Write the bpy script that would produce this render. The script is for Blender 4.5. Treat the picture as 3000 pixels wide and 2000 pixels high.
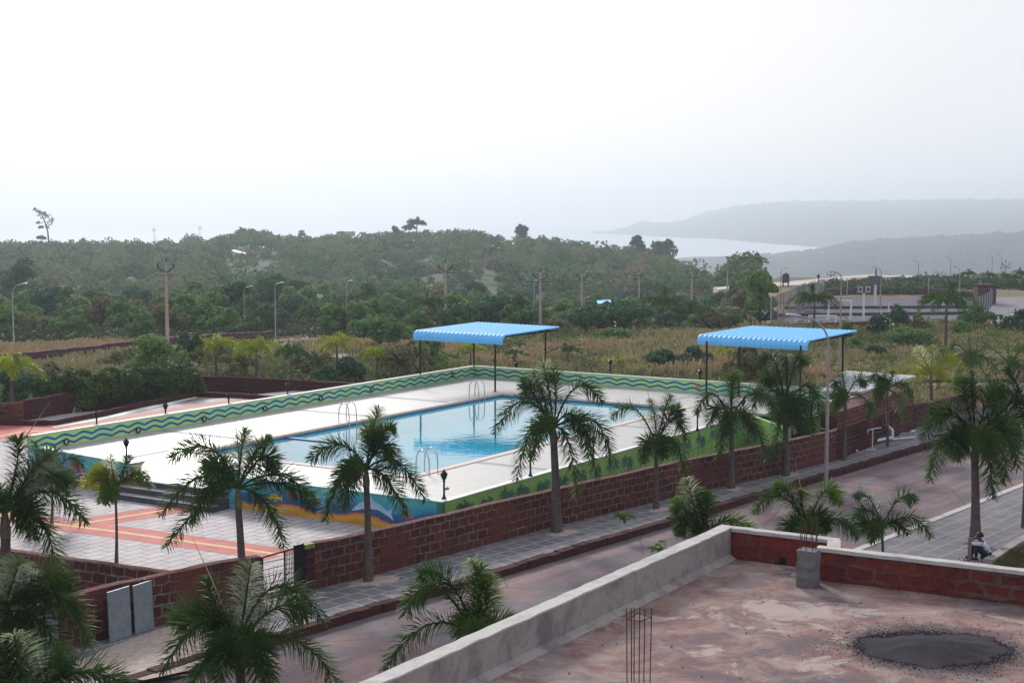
import bpy, math, random
import numpy as np
from mathutils import Vector
R = math.radians
scn = bpy.context.scene
for o in list(bpy.data.objects): bpy.data.objects.remove(o)
COL = scn.collection
# ------------------------------------------------------------------ camera
FPX, CH, HY = 4450.0, 11.0, 615.0          # focal length in photo pixels, eye height, horizon row
PIT = math.atan((1000 - HY) / FPX)
cam_d = bpy.data.cameras.new('camera'); cam = bpy.data.objects.new('camera', cam_d); COL.objects.link(cam)
cam.location = (0, 0, CH); cam.rotation_euler = (math.pi / 2 - PIT, 0, 0)
cam_d.sensor_width = 36; cam_d.lens = 36 * FPX / 3000
cam_d.clip_start = 0.5; cam_d.clip_end = 30000
scn.camera = cam
# ------------------------------------------------------------------ world, sun, exposure
SUN_EL, SUN_AZ = 27.0, -16.0               # azimuth from +Y, negative = to the left
w = bpy.data.worlds.new('World'); scn.world = w; w.use_nodes = True
nt = w.node_tree; nt.nodes.clear()
out = nt.nodes.new('ShaderNodeOutputWorld'); bg = nt.nodes.new('ShaderNodeBackground')
sky = nt.nodes.new('ShaderNodeTexSky'); sky.sky_type = 'NISHITA'; sky.sun_disc = False
sky.sun_elevation = R(SUN_EL); sky.sun_rotation = R(SUN_AZ); sky.dust_density = 4; sky.air_density = 1.0
tc = nt.nodes.new('ShaderNodeTexCoord'); dot = nt.nodes.new('ShaderNodeVectorMath'); dot.operation = 'DOT_PRODUCT'
g0 = Vector((-0.10, 0.97, 0.20)).normalized(); dot.inputs[1].default_value = g0
nt.links.new(tc.outputs['Generated'], dot.inputs[0])
rp = nt.nodes.new('ShaderNodeValToRGB'); nt.links.new(dot.outputs['Value'], rp.inputs[0])
K = 10.0
els = rp.color_ramp.elements
els[0].position = 0.0; els[0].color = (.62, .67, .78, 1); els[1].position = 1.0; els[1].color = (.985, .965, .955, 1)
for p_, c_ in ((.60, (.78, .83, .94, 1)), (.86, (.82, .86, .94, 1)), (.93, (.84, .855, .895, 1)), (.975, (.935, .93, .94, 1))):
    e = els.new(p_); e.color = c_
sc_ = nt.nodes.new('ShaderNodeVectorMath'); sc_.operation = 'SCALE'; sc_.inputs['Scale'].default_value = K
nt.links.new(rp.outputs[0], sc_.inputs[0])
mx = nt.nodes.new('ShaderNodeMix'); mx.data_type = 'RGBA'; mx.inputs[0].default_value = 0.94
nt.links.new(sky.outputs[0], mx.inputs[6]); nt.links.new(sc_.outputs[0], mx.inputs[7])
nt.links.new(mx.outputs[2], bg.inputs['Color']); bg.inputs['Strength'].default_value = 0.10
nt.links.new(bg.outputs[0], out.inputs['Surface'])
sl = bpy.data.lights.new('sun', 'SUN'); sun = bpy.data.objects.new('sun', sl); COL.objects.link(sun)
sl.energy = 3.0; sl.angle = R(12); sl.color = (1.0, .97, .93)
sd = Vector((math.sin(R(SUN_AZ)) * math.cos(R(SUN_EL)), math.cos(R(SUN_AZ)) * math.cos(R(SUN_EL)), math.sin(R(SUN_EL))))
sun.rotation_euler = sd.to_track_quat('Z', 'Y').to_euler(); sun.location = sd * 200
vs = scn.view_settings; vs.view_transform = 'Standard'; vs.look = 'None'; vs.gamma = 1; vs.exposure = 0.12
scn.render.engine = 'CYCLES'
# ------------------------------------------------------------------ geometry helpers
def G(px, py, z=0.0):                        # photo pixel -> world point at height z
    x = (px - 1500) / FPX; y = -(py - 1000) / FPX
    dx, dy, dz = x, math.cos(PIT) + y * math.sin(PIT), -math.sin(PIT) + y * math.cos(PIT)
    t = (z - CH) / dz
    return Vector((dx * t, dy * t, z))
def D(px, py, dist):                         # photo pixel -> world point at ground distance dist
    x = (px - 1500) / FPX; y = -(py - 1000) / FPX
    dx, dy, dz = x, math.cos(PIT) + y * math.sin(PIT), -math.sin(PIT) + y * math.cos(PIT)
    t = dist / dy
    return Vector((dx * t, dist, CH + dz * t))
AE = R(58); EA = (math.cos(AE), math.sin(AE)); EB = (-math.sin(AE), math.cos(AE))
def U(a, b, z=0.0): return Vector((EA[0] * a + EB[0] * b, EA[1] * a + EB[1] * b, z))   # pool frame
def smooth01(t): t = min(1, max(0, t)); return t * t * (3 - 2 * t)

class MB:
    def __init__(s): s.v = []; s.f = []; s.uv = []; s.sm = []
    def add(s, vs, fs, uvs=None, smooth=False):
        n = len(s.v); s.v += [tuple(p) for p in vs]
        for i, f in enumerate(fs):
            s.f.append(tuple(k + n for k in f)); s.sm.append(smooth)
            s.uv.append(uvs[i] if uvs else None)
    def quad(s, a, b, c, d, uv=None): s.add([a, b, c, d], [(0, 1, 2, 3)], [uv] if uv else None)
    def box(s, c, d, rz=0.0, tilt=None):
        hx, hy, hz = d[0] / 2, d[1] / 2, d[2] / 2; cs, sn = math.cos(rz), math.sin(rz); P = []; UVs = []
        for z in (-hz, hz):
            for x, y in ((-hx, -hy), (hx, -hy), (hx, hy), (-hx, hy)):
                P.append((c[0] + x * cs - y * sn, c[1] + x * sn + y * cs, c[2] + z))
        F = [(3, 2, 1, 0), (4, 5, 6, 7), (0, 1, 5, 4), (1, 2, 6, 5), (2, 3, 7, 6), (3, 0, 4, 7)]
        uu = [[(0, 0), (d[0], 0), (d[0], d[1]), (0, d[1])]] * 2 + [[(0, 0), (d[0], 0), (d[0], d[2]), (0, d[2])], [(0, 0), (d[1], 0), (d[1], d[2]), (0, d[2])]] * 2
        s.add(P, F, uu)
    def tube(s, pts, r, n=8, cap=True):
        pts = [Vector(p) for p in pts]; m = len(pts)
        rr = r if isinstance(r, (list, tuple)) else [r] * m
        V = []; F = []; ref = None
        for i, p in enumerate(pts):
            t = (pts[min(i + 1, m - 1)] - pts[max(i - 1, 0)]).normalized()
            if ref is None: ref = Vector((1, 0, 0)) if abs(t.x) < .9 else Vector((0, 1, 0))
            a = t.cross(ref).normalized(); b = t.cross(a).normalized(); ref = -b if False else ref
            for k in range(n):
                q = 2 * math.pi * k / n
                V.append(p + a * math.cos(q) * rr[i] + b * math.sin(q) * rr[i])
        for i in range(m - 1):
            for k in range(n):
                F.append((i * n + k, i * n + (k + 1) % n, (i + 1) * n + (k + 1) % n, (i + 1) * n + k))
        s.add(V, F, None, True)
        if cap: s.add(V[:n], [tuple(range(n))]); s.add(V[-n:], [tuple(reversed(range(n)))])
    def lathe(s, c, prof, n=10):             # prof = [(r, z)]
        V = []; F = []
        for r, z in prof:
            for k in range(n):
                q = 2 * math.pi * k / n; V.append((c[0] + r * math.cos(q), c[1] + r * math.sin(q), c[2] + z))
        for i in range(len(prof) - 1):
            for k in range(n): F.append((i * n + k, i * n + (k + 1) % n, (i + 1) * n + (k + 1) % n, (i + 1) * n + k))
        s.add(V, F, None, True)
        s.add(V[:n], [tuple(reversed(range(n)))]); s.add(V[-n:], [tuple(range(n))])
    def prism(s, poly, z0, z1, uvang=0.0):
        n = len(poly); cs, sn = math.cos(uvang), math.sin(uvang)
        zz0 = z0 if isinstance(z0, (list, tuple)) else [z0] * n; zz1 = z1 if isinstance(z1, (list, tuple)) else [z1] * n
        lo = [(p[0], p[1], zz0[i]) for i, p in enumerate(poly)]; hi = [(p[0], p[1], zz1[i]) for i, p in enumerate(poly)]
        uvp = [(p[0] * cs + p[1] * sn, -p[0] * sn + p[1] * cs) for p in poly]
        s.add(hi, [tuple(range(n))], [uvp]); s.add(lo, [tuple(reversed(range(n)))], [uvp[::-1]])
        L = 0
        for i in range(n):
            j = (i + 1) % n; l = math.hypot(poly[j][0] - poly[i][0], poly[j][1] - poly[i][1])
            s.quad(lo[i], lo[j], hi[j], hi[i], [(L, lo[i][2]), (L + l, lo[j][2]), (L + l, hi[j][2]), (L, hi[i][2])]); L += l
    def build(s, name, mat, parent=None, root=None, smooth=None):
        o0 = Vector((0, 0, 0))
        r = parent
        while r is not None:
            o0 += r.location; r = r.parent
        me = bpy.data.meshes.new(name)
        me.from_pydata([(p[0] - o0.x, p[1] - o0.y, p[2] - o0.z) for p in s.v], [], s.f)
        uvl = me.uv_layers.new(name='UVMap'); buf = []
        for f, uv in zip(s.f, s.uv): buf += [c for q in (uv if uv else [(0, 0)] * len(f)) for c in q]
        uvl.data.foreach_set('uv', buf)
        me.polygons.foreach_set('use_smooth', [bool(x) if smooth is None else smooth for x in s.sm])
        me.materials.append(mat); me.update()
        ob = bpy.data.objects.new(name, me); COL.objects.link(ob)
        if parent is not None: ob.parent = parent
        return ob
def np_obj(name, V, F, mat, parent=None):    # V (n,3), F (m,4) with triangles given as repeated... all quads
    me = bpy.data.meshes.new(name); V = np.asarray(V, dtype=np.float32); F = np.asarray(F, dtype=np.int32)
    if parent is not None: V = V - np.array(parent.location, dtype=np.float32)
    me.vertices.add(len(V)); me.vertices.foreach_set('co', V.ravel())
    k = F.shape[1]
    me.loops.add(F.size); me.loops.foreach_set('vertex_index', F.ravel())
    me.polygons.add(len(F)); me.polygons.foreach_set('loop_start', np.arange(0, F.size, k, dtype=np.int32))
    me.polygons.foreach_set('loop_total', np.full(len(F), k, dtype=np.int32))
    me.update(calc_edges=True); me.materials.append(mat)
    ob = bpy.data.objects.new(name, me); COL.objects.link(ob)
    if parent is not None: ob.parent = parent
    return ob
def tag(o, label=None, cat=None, group=None, kind=None):
    if label: o['label'] = label
    if cat: o['category'] = cat
    if group: o['group'] = group
    if kind: o['kind'] = kind
    return o
def empty(name, loc, label=None, cat=None, group=None):
    o = bpy.data.objects.new(name, None); COL.objects.link(o); o.location = loc; o.empty_display_size = .3
    return tag(o, label, cat, group)
def copy_tree(o, parent=None):
    c = o.copy(); COL.objects.link(c)
    if parent is not None: c.parent = parent
    for ch in [x for x in KIDS.get(o.name, [])]: copy_tree(ch, c)
    return c
KIDS = {}
def register(o):                             # remember the children of a prototype so copying is quick
    KIDS[o.name] = list(o.children)
    for c in o.children: register(c)
# ------------------------------------------------------------------ materials
class N:
    def __init__(s, name):
        s.m = bpy.data.materials.new(name); s.m.use_nodes = True; s.t = s.m.node_tree
        s.b = s.t.nodes['Principled BSDF']; s.b.inputs['Roughness'].default_value = .8
        s.b.inputs['Specular IOR Level'].default_value = .25
        s._tc = None
    def n(s, k): return s.t.nodes.new(k)
    def put(s, a, sock):
        if hasattr(a, 'is_linked') or isinstance(a, bpy.types.NodeSocket): s.t.links.new(a, sock)
        else:
            if hasattr(sock.default_value, '__len__') and isinstance(a, (tuple, list)) and len(sock.default_value) == 4 and len(a) == 3: a = (*a, 1)
            sock.default_value = a
    def tc(s, k='Object'):
        if s._tc is None: s._tc = s.n('ShaderNodeTexCoord')
        return s._tc.outputs[k]
    def pos(s): return s.n('ShaderNodeNewGeometry').outputs['Position']
    def vscale(s, v, k):
        m = s.n('ShaderNodeVectorMath'); m.operation = 'MULTIPLY'; s.put(v, m.inputs[0]); m.inputs[1].default_value = k; return m.outputs[0]
    def noise(s, scale, detail=4, vec=None, rough=.6, dist=0.0, out='Fac'):
        q = s.n('ShaderNodeTexNoise'); q.inputs['Scale'].default_value = scale; q.inputs['Detail'].default_value = detail
        q.inputs['Roughness'].default_value = rough; q.inputs['Distortion'].default_value = dist
        s.put(vec if vec is not None else s.pos(), q.inputs['Vector']); return q.outputs[out]
    def ramp(s, fac, stops):
        q = s.n('ShaderNodeValToRGB'); s.put(fac, q.inputs[0]); e = q.color_ramp.elements
        e[0].position, e[1].position = stops[0][0], stops[-1][0]
        col = lambda c: (*c, 1) if isinstance(c, (tuple, list)) else (c, c, c, 1)
        e[0].color, e[1].color = col(stops[0][1]), col(stops[-1][1])
        for p, c in stops[1:-1]: x = e.new(p); x.color = col(c)
        return q.outputs[0]
    def mix(s, f, a, b, mode='MIX'):
        q = s.n('ShaderNodeMix'); q.data_type = 'RGBA'; q.blend_type = mode
        s.put(f, q.inputs[0]); s.put(a, q.inputs[6]); s.put(b, q.inputs[7]); return q.outputs[2]
    def mth(s, op, a, b=None, c=None):
        q = s.n('ShaderNodeMath'); q.operation = op; s.put(a, q.inputs[0])
        if b is not None: s.put(b, q.inputs[1])
        if c is not None: s.put(c, q.inputs[2])
        return q.outputs[0]
    def sep(s, v): q = s.n('ShaderNodeSeparateXYZ'); s.put(v, q.inputs[0]); return q.outputs
    def comb(s, x, y, z=0.0): q = s.n('ShaderNodeCombineXYZ'); s.put(x, q.inputs[0]); s.put(y, q.inputs[1]); s.put(z, q.inputs[2]); return q.outputs[0]
    def brick(s, vec, w, h, mort, c1, c2, cm, off=.5, bias=0.0, smooth=.1):
        q = s.n('ShaderNodeTexBrick'); s.put(vec, q.inputs['Vector']); q.inputs['Scale'].default_value = 1
        q.inputs['Brick Width'].default_value = w; q.inputs['Row Height'].default_value = h; q.inputs['Mortar Size'].default_value = mort
        q.inputs['Mortar Smooth'].default_value = smooth; q.inputs['Bias'].default_value = bias; q.offset = off
        s.put(c1, q.inputs['Color1']); s.put(c2, q.inputs['Color2']); s.put(cm, q.inputs['Mortar']); return q.outputs
    def col(s, c): s.put(c, s.b.inputs['Base Color']); return s
    def set(s, **k):
        for a, v in k.items(): s.put(v, s.b.inputs[a.replace('_', ' ')])
        return s
    def bump(s, h, st=.3, d=.02):
        q = s.n('ShaderNodeBump'); q.inputs['Strength'].default_value = st; q.inputs['Distance'].default_value = d
        s.put(h, q.inputs['Height']); s.t.links.new(q.outputs[0], s.b.inputs['Normal']); return s
def plain(name, c, rough=.6, metal=0.0, var=.25, scale=3.0, spec=.3):
    m = N(name); n = m.noise(scale, 5)
    m.col(m.mix(m.ramp(n, [(.3, 0.0), (.7, 1.0)]), tuple(x * (1 - var) for x in c), tuple(min(1, x * (1 + var)) for x in c)))
    m.set(Roughness=rough, Metallic=metal); m.b.inputs['Specular IOR Level'].default_value = spec
    return m.m
MAT = {}
def laterite(name, cA, cB, cm, w=.42, h=.235, fade=.62, mort=.022, wob=.07):
    m = N(name); uv = m.tc('UV')
    wobn = m.noise(3.2, 3, m.vscale(uv, (1, 1, 1)), out='Color')
    q = m.n('ShaderNodeVectorMath'); q.operation = 'MULTIPLY_ADD'; m.put(wobn, q.inputs[0]); q.inputs[1].default_value = (wob, wob, 0); m.put(uv, q.inputs[2])
    b = m.brick(q.outputs[0], w, h, mort, cA, cB, cm, smooth=.3)
    n1 = m.noise(9, 6, rough=.75); n2 = m.noise(.55, 3)
    c = m.mix(m.ramp(n1, [(.35, 0.0), (.7, 1.0)]), b[0], m.mix(1.0, b[0], (.42, .38, .38), 'MULTIPLY'))
    blk = m.mix(m.ramp(n1, [(.3, 0.0), (.75, 1.0)]), cA, tuple(x * .45 for x in cA))
    c = m.mix(m.ramp(n2, [(fade - .12, 0.0), (fade + .05, 1.0)]), c, blk)      # mortar lost in patches
    c = m.mix(m.ramp(m.noise(.8, 4, m.vscale(m.pos(), (1, 1, .35))), [(.5, 0.0), (.72, .55)]), c, (.028, .015, .022))
    m.col(c).bump(m.mth('ADD', m.mth('MULTIPLY', n1, .6), m.mth('MULTIPLY', b[1], -.7)), .8, .03)
    m.set(Roughness=.95); return m.m
MAT['laterite'] = laterite('laterite_wall', (.175, .050, .040), (.070, .024, .024), (.27, .18, .16), w=.46, h=.275, wob=.18, fade=.60, mort=.026)
MAT['laterite_old'] = laterite('laterite_old_wall', (.085, .020, .023), (.045, .014, .019), (.13, .08, .08), fade=.5, h=.27, wob=.12)
MAT['laterite_far'] = laterite('laterite_far_wall', (.15, .055, .06), (.06, .03, .04), (.22, .15, .15), w=.5, h=.3, mort=.05)
MAT['laterite_fresh'] = laterite('laterite_fresh', (.22, .040, .030), (.13, .030, .027), (.17, .085, .075), w=.50, h=.31, mort=.06, fade=.56, wob=.30)
MAT['kerb'] = laterite('laterite_kerb', (.085, .024, .026), (.05, .016, .021), (.12, .07, .07), w=.5, h=.3, fade=.45)
def paving(name, cA, cB, cm, w, h, mort, tint=None, tf=.5, dirt=.4):
    m = N(name); uv = m.tc('UV'); b = m.brick(uv, w, h, mort, cA, cB, cm)
    # a second, finer cell value gives each slab its own tone
    v = m.n('ShaderNodeTexVoronoi'); m.put(m.vscale(uv, (1 / w, 1 / h, 1)), v.inputs['Vector']); v.inputs['Scale'].default_value = 1; v.inputs['Randomness'].default_value = .25
    c = m.mix(m.mth('MULTIPLY', m.sep(v.outputs['Color'])[0], .5), b[0], tint or cB)
    n = m.noise(1.1, 5); c = m.mix(m.ramp(n, [(.42, 0.0), (.75, dirt)]), c, tuple(x * .45 for x in cA))
    c = m.mix(m.ramp(m.noise(14, 4), [(.4, 0.0), (.8, .35)]), c, tuple(min(1, x * 1.4) for x in cA))
    c = m.mix(m.mth('MULTIPLY', b[1], .85), c, cm)
    m.col(c).bump(b[1], -.3, .01); m.set(Roughness=.75); return m.m
MAT['plaza'] = paving('plaza_stone', (.44, .41, .42), (.32, .30, .325), (.12, .10, .11), .85, .44, .024, (.52, .36, .30), dirt=.4)
MAT['pavement'] = paving('pavement_stone', (.21, .19, .20), (.13, .12, .135), (.36, .33, .32), .62, .62, .035, (.20, .19, .215), dirt=.5)
MAT['pavement_b'] = paving('pavement_pale_stone', (.15, .138, .15), (.105, .10, .112), (.25, .23, .235), .9, .6, .03, (.24, .21, .22), dirt=.5)
def m_road():
    m = N('road_surface'); a = m.noise(.28, 6, m.vscale(m.pos(), (1, 1, 1)), rough=.7, dist=.6); b = m.noise(1.6, 6, rough=.75)
    c = m.ramp(a, [(.3, (.10, .085, .10)), (.46, (.145, .11, .12)), (.56, (.22, .125, .118)), (.66, (.18, .13, .135)), (.75, (.12, .10, .115))])
    c = m.mix(m.ramp(b, [(.5, 0.0), (.75, .7)]), c, (.25, .20, .21))
    c = m.mix(m.ramp(m.noise(3.0, 5, dist=2.0), [(.58, 0.0), (.68, .6)]), c, (.07, .058, .072))
    dt = lambda v: (lambda q: (m.put(m.pos(), q.inputs[0]), setattr(q, 'operation', 'DOT_PRODUCT'), setattr(q.inputs[1], 'default_value', v), q.outputs['Value'])[3])(m.n('ShaderNodeVectorMath'))
    al, ac = dt((math.cos(R(51.5)), math.sin(R(51.5)), 0)), dt((-math.sin(R(51.5)), math.cos(R(51.5)), 0))
    st_ = m.noise(1.0, 6, m.comb(m.mth('MULTIPLY', al, .10), m.mth('MULTIPLY', ac, 1.5)), rough=.65, dist=.3)
    c = m.mix(m.ramp(st_, [(.40, .6), (.52, 0.0)]), c, (.085, .075, .09)); c = m.mix(m.ramp(st_, [(.56, 0.0), (.70, .55)]), c, (.26, .215, .22))
    v = m.n('ShaderNodeTexVoronoi'); v.feature = 'DISTANCE_TO_EDGE'; v.inputs['Scale'].default_value = .22; m.put(m.noise(.6, 3, out='Color'), v.inputs['Vector']) if False else m.put(m.pos(), v.inputs['Vector'])
    c = m.mix(m.ramp(m.mth('ADD', v.outputs['Distance'], m.mth('MULTIPLY', m.noise(2, 4), .02)), [(.012, .7), (.02, 0.0)]), c, (.06, .05, .06))
    m.col(c).bump(b, .35, .02); m.set(Roughness=.85); return m.m
MAT['road'] = m_road()
def m_terrace():
    m = N('terrace_screed'); a = m.noise(.42, 5, rough=.65, dist=.8); b = m.noise(1.2, 6, rough=.75, dist=.5); f = m.noise(22, 5, rough=.8)
    c = m.ramp(a, [(.32, (.12, .098, .10)), (.44, (.155, .10, .098)), (.52, (.235, .125, .105)), (.62, (.27, .205, .18)), (.75, (.17, .14, .145))])
    c = m.mix(m.ramp(b, [(.46, 0.0), (.66, .65)]), c, (.40, .315, .275))
    c = m.mix(m.ramp(m.noise(.5, 7, rough=.7, dist=.9), [(.555, 0.0), (.575, .75)]), c, (.42, .34, .30))
    c = m.mix(m.ramp(b, [(.36, .8), (.47, 0.0)]), c, (.13, .10, .115))
    c = m.mix(m.ramp(m.noise(.9, 4, m.vscale(m.pos(), (1, 1.0, 1)), dist=1.5), [(.60, 0.0), (.68, .6)]), c, (.25, .09, .075))
    c = m.mix(m.ramp(f, [(.52, 0.0), (.75, .5)]), c, (.15, .10, .10))
    HP = G(2735, 1900, 4.08); dv = m.n('ShaderNodeVectorMath'); dv.operation = 'DISTANCE'; m.put(m.pos(), dv.inputs[0]); dv.inputs[1].default_value = HP
    q_ = m.mth('ADD', dv.outputs['Value'], m.mth('MULTIPLY', m.mth('SUBTRACT', m.noise(2.2, 6, rough=.75), .5), 1.5))
    c = m.mix(m.ramp(m.mth('DIVIDE', q_, 3.0), [(.34, .95), (.44, .6), (.56, 0.0)]), c, (.042, .033, .040))
    m.col(c).bump(m.mth('ADD', f, b), .5, .015); m.set(Roughness=.95); return m.m
MAT['terrace'] = m_terrace()
def m_plaster(name, c1, c2, c3, sc=2.5):
    m = N(name); a = m.noise(sc, 6, rough=.7); b = m.noise(14, 5, rough=.75)
    c = m.ramp(a, [(.35, c1), (.55, c2), (.72, c3)]); c = m.mix(m.ramp(b, [(.5, 0.0), (.8, .4)]), c, tuple(x * .6 for x in c1))
    m.col(c).bump(b, .35, .012); m.set(Roughness=.9); return m.m
MAT['plaster'] = m_plaster('parapet_plaster', (.19, .165, .165), (.36, .31, .285), (.24, .21, .21), 1.3)
MAT['cap'] = m_plaster('coping_plaster', (.36, .33, .31), (.52, .48, .45), (.42, .39, .37), 1.6)
MAT['rough_cement'] = m_plaster('rough_cement', (.13, .12, .13), (.18, .165, .175), (.10, .09, .10), 5)
MAT['roofslab'] = m_plaster('roof_slab', (.33, .32, .34), (.52, .50, .52), (.28, .26, .28), .9)
MAT['white'] = plain('white_paint', (.72, .72, .72), .5, var=.08)
MAT['rim'] = plain('cream_rim', (.66, .64, .55), .6, var=.1)
MAT['steel'] = plain('stainless_steel', (.6, .6, .62), .25, .9, var=.05)
MAT['black'] = plain('black_iron', (.012, .012, .016), .45, .3, var=.3)
MAT['blue_roof'] = plain('blue_roof_sheet', (.15, .54, .95), .5, .0, var=.06, scale=1.2, spec=.5)
MAT['conc_pole'] = plain('concrete_pole', (.42, .35, .32), .9, var=.2)
MAT['galv'] = plain('galvanised_steel', (.42, .43, .45), .45, .6, var=.1)
MAT['lampgrey'] = plain('lamp_pole_paint', (.33, .29, .28), .5, .2, var=.12)
MAT['rust'] = plain('rusty_steel', (.13, .045, .035), .85, .3, var=.4, scale=20)
MAT['pvc'] = plain('white_pvc', (.62, .64, .68), .4, var=.08)
MAT['sheetmetal'] = plain('grey_sheet', (.22, .25, .28), .5, .2, var=.18, scale=6)
MAT['wood'] = plain('weathered_wood', (.20, .14, .11), .9, var=.3, scale=14)
MAT['darkstone'] = plain('dark_step_stone', (.062, .058, .075), .55, var=.3, scale=4)
MAT['steptop'] = plain('step_tread', (.26, .235, .26), .7, var=.2, scale=4)
MAT['redpaint'] = plain('red_paving_paint', (.46, .115, .10), .8, var=.22, scale=2)
MAT['yellowpaint'] = plain('yellow_paving_paint', (.68, .38, .17), .8, var=.15, scale=3)
MAT['orangepaint'] = plain('orange_paving_paint', (.50, .22, .14), .8, var=.15, scale=2)
MAT['greystripe'] = plain('grey_deck_band', (.27, .27, .30), .7, var=.12, scale=2)
MAT['coping_pink'] = plain('pink_coping', (.62, .47, .40), .7, var=.1, scale=5)
MAT['beige'] = plain('beige_render', (.52, .42, .38), .9, var=.15, scale=.5)
MAT['ivory'] = plain('ivory_render', (.50, .42, .38), .9, var=.1, scale=.5)
MAT['court'] = plain('court_surface', (.085, .075, .09), .9, var=.25, scale=.25)
MAT['asphalt'] = plain('asphalt', (.19, .17, .185), .9, var=.2, scale=.5)
MAT['fence_net'] = plain('fence_mesh', (.16, .15, .17), .7, .4, var=.1)
MAT['tank'] = plain('black_tank', (.05, .055, .075), .6, var=.1)
MAT['gravel'] = None
def m_deck():
    m = N('pool_deck_tiles'); uv = m.tc('UV'); b = m.brick(uv, .6, .6, .006, (.46, .425, .40), (.43, .405, .385), (.32, .29, .275), off=0.0)
    n = m.noise(.35, 5, rough=.7); c = m.mix(m.ramp(n, [(.45, 0.0), (.75, .35)]), b[0], (.40, .365, .345))
    c = m.mix(m.ramp(m.noise(2.2, 5), [(.52, 0.0), (.75, .4)]), c, (.31, .28, .275))
    c = m.mix(m.ramp(m.noise(.9, 6, rough=.8, dist=1.2), [(.60, 0.0), (.66, .35)]), c, (.26, .235, .235))
    m.col(c); m.set(Roughness=.42); m.b.inputs['Specular IOR Level'].default_value = .35; return m.m
MAT['deck'] = m_deck()
def m_basin():
    m = N('pool_basin_tiles'); uv = m.tc('UV'); b = m.brick(uv, .3, .3, .006, (.62, .95, .97), (.58, .94, .96), (.64, .92, .95), off=0.0)
    m.col(b[0]); m.set(Roughness=.3); return m.m
MAT['basin'] = m_basin()
MAT['waterline'] = plain('blue_waterline_tile', (.035, .17, .36), .25, var=.15, scale=9)
def m_poolwater():
    m = N('pool_water'); t = m.t
    tr = m.n('ShaderNodeBsdfTransparent'); tr.inputs[0].default_value = (.26, .87, .98, 1)
    gl = m.n('ShaderNodeBsdfGlossy'); gl.inputs['Roughness'].default_value = .015; gl.inputs['Color'].default_value = (1, 1, 1, 1)
    fr = m.n('ShaderNodeFresnel'); fr.inputs['IOR'].default_value = 1.36
    bp = m.n('ShaderNodeBump'); bp.inputs['Strength'].default_value = .10; bp.inputs['Distance'].default_value = .05
    wv = m.noise(1.5, 3, m.vscale(m.pos(), (1, 1.6, 1)), rough=.5)
    t.links.new(wv, bp.inputs['Height']); t.links.new(bp.outputs[0], gl.inputs['Normal']); t.links.new(bp.outputs[0], fr.inputs['Normal'])
    fac = m.mth('MULTIPLY', fr.outputs[0], 1.05); fac = m.mth('MINIMUM', fac, 1.0)
    ms = m.n('ShaderNodeMixShader'); t.links.new(fac, ms.inputs[0]); t.links.new(tr.outputs[0], ms.inputs[1]); t.links.new(gl.outputs[0], ms.inputs[2])
    t.links.new(ms.outputs[0], t.nodes['Material Output'].inputs['Surface']); return m.m
MAT['poolwater'] = m_poolwater()
def m_wave():
    m = N('painted_waves'); u, v, _ = m.sep(m.tc('UV'))
    g1, g2 = (.50, .74, .24), (.34, .70, .36)
    c = m.mix(m.ramp(m.noise(1.2, 3), [(.4, 0.0), (.65, 1.0)]), g1, g2)
    saw = m.mth('PINGPONG', m.mth('ADD', u, m.mth('MULTIPLY', m.noise(.9, 2), .35)), .5)   # rounded zig-zag, 0..0.42
    saw = m.mth('SMOOTH_MIN', saw, .42, .14)
    for off, wd in ((.36, .046), (.12, .046)):
        ln = m.mth('ADD', m.mth('MULTIPLY', saw, .30), off)
        dd = m.mth('ABSOLUTE', m.mth('SUBTRACT', v, ln))
        c = m.mix(m.ramp(dd, [(wd, 1.0), (wd + .008, 0.0)]), c, (.018, .13, .33))
    c = m.mix(m.ramp(v, [(.04, .5), (.09, 0.0)]), c, (.45, .45, .22))
    c = m.mix(m.ramp(m.noise(1.6, 6, m.vscale(m.pos(), (1, 1, .4)), rough=.75), [(.52, 0.0), (.75, .45)]), c, (.30, .34, .22))
    m.col(c); m.set(Roughness=.6); return m.m
MAT['wave'] = m_wave()
def m_sea():
    m = N('painted_seabed'); u, v, _ = m.sep(m.tc('UV'))
    wv = m.mth('MULTIPLY', m.mth('SINE', m.mth('MULTIPLY', u, 1.9)), .07)
    nz = m.mth('MULTIPLY', m.mth('SUBTRACT', m.noise(1.3, 3), .5), .35)
    h = m.mth('ADD', v, m.mth('ADD', wv, nz))
    c = m.ramp(h, [(.0, (.50, .24, .03)), (.14, (.62, .36, .04)), (.23, (.66, .22, .06)), (.27, (.55, .12, .05)), (.29, (.035, .08, .20)),
                   (.52, (.03, .12, .30)), (.60, (.04, .25, .40)), (.80, (.05, .38, .44)), (1.0, (.10, .44, .46))])
    c = m.mix(m.ramp(m.noise(2.6, 4, dist=1.5), [(.60, 0.0), (.66, .6)]), c, (.07, .28, .22))
    c = m.mix(m.ramp(m.noise(1.9, 3), [(.66, 0.0), (.70, .8)]), c, (.50, .10, .06))
    m.col(c); m.set(Roughness=.6); return m.m
MAT['sea_mural'] = m_sea()
def m_greenmural():
    m = N('painted_green_ground'); u, v, _ = m.sep(m.tc('UV'))
    c = m.mix(m.ramp(m.noise(1.0, 4), [(.35, 0.0), (.65, 1.0)]), (.19, .40, .09), (.28, .50, .15))
    h = m.mth('ADD', v, m.mth('MULTIPLY', m.mth('SINE', m.mth('MULTIPLY', u, 1.1)), .08))
    c = m.mix(m.ramp(m.mth('ABSOLUTE', m.mth('SUBTRACT', h, .62)), [(.012, .8), (.02, 0.0)]), c, (.05, .20, .10))
    m.col(c); m.set(Roughness=.65); return m.m
MAT['green_mural'] = m_greenmural()
MAT['paint_palm'] = plain('painted_palm_teal', (.03, .14, .13), .7, var=.5, scale=2)
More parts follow.
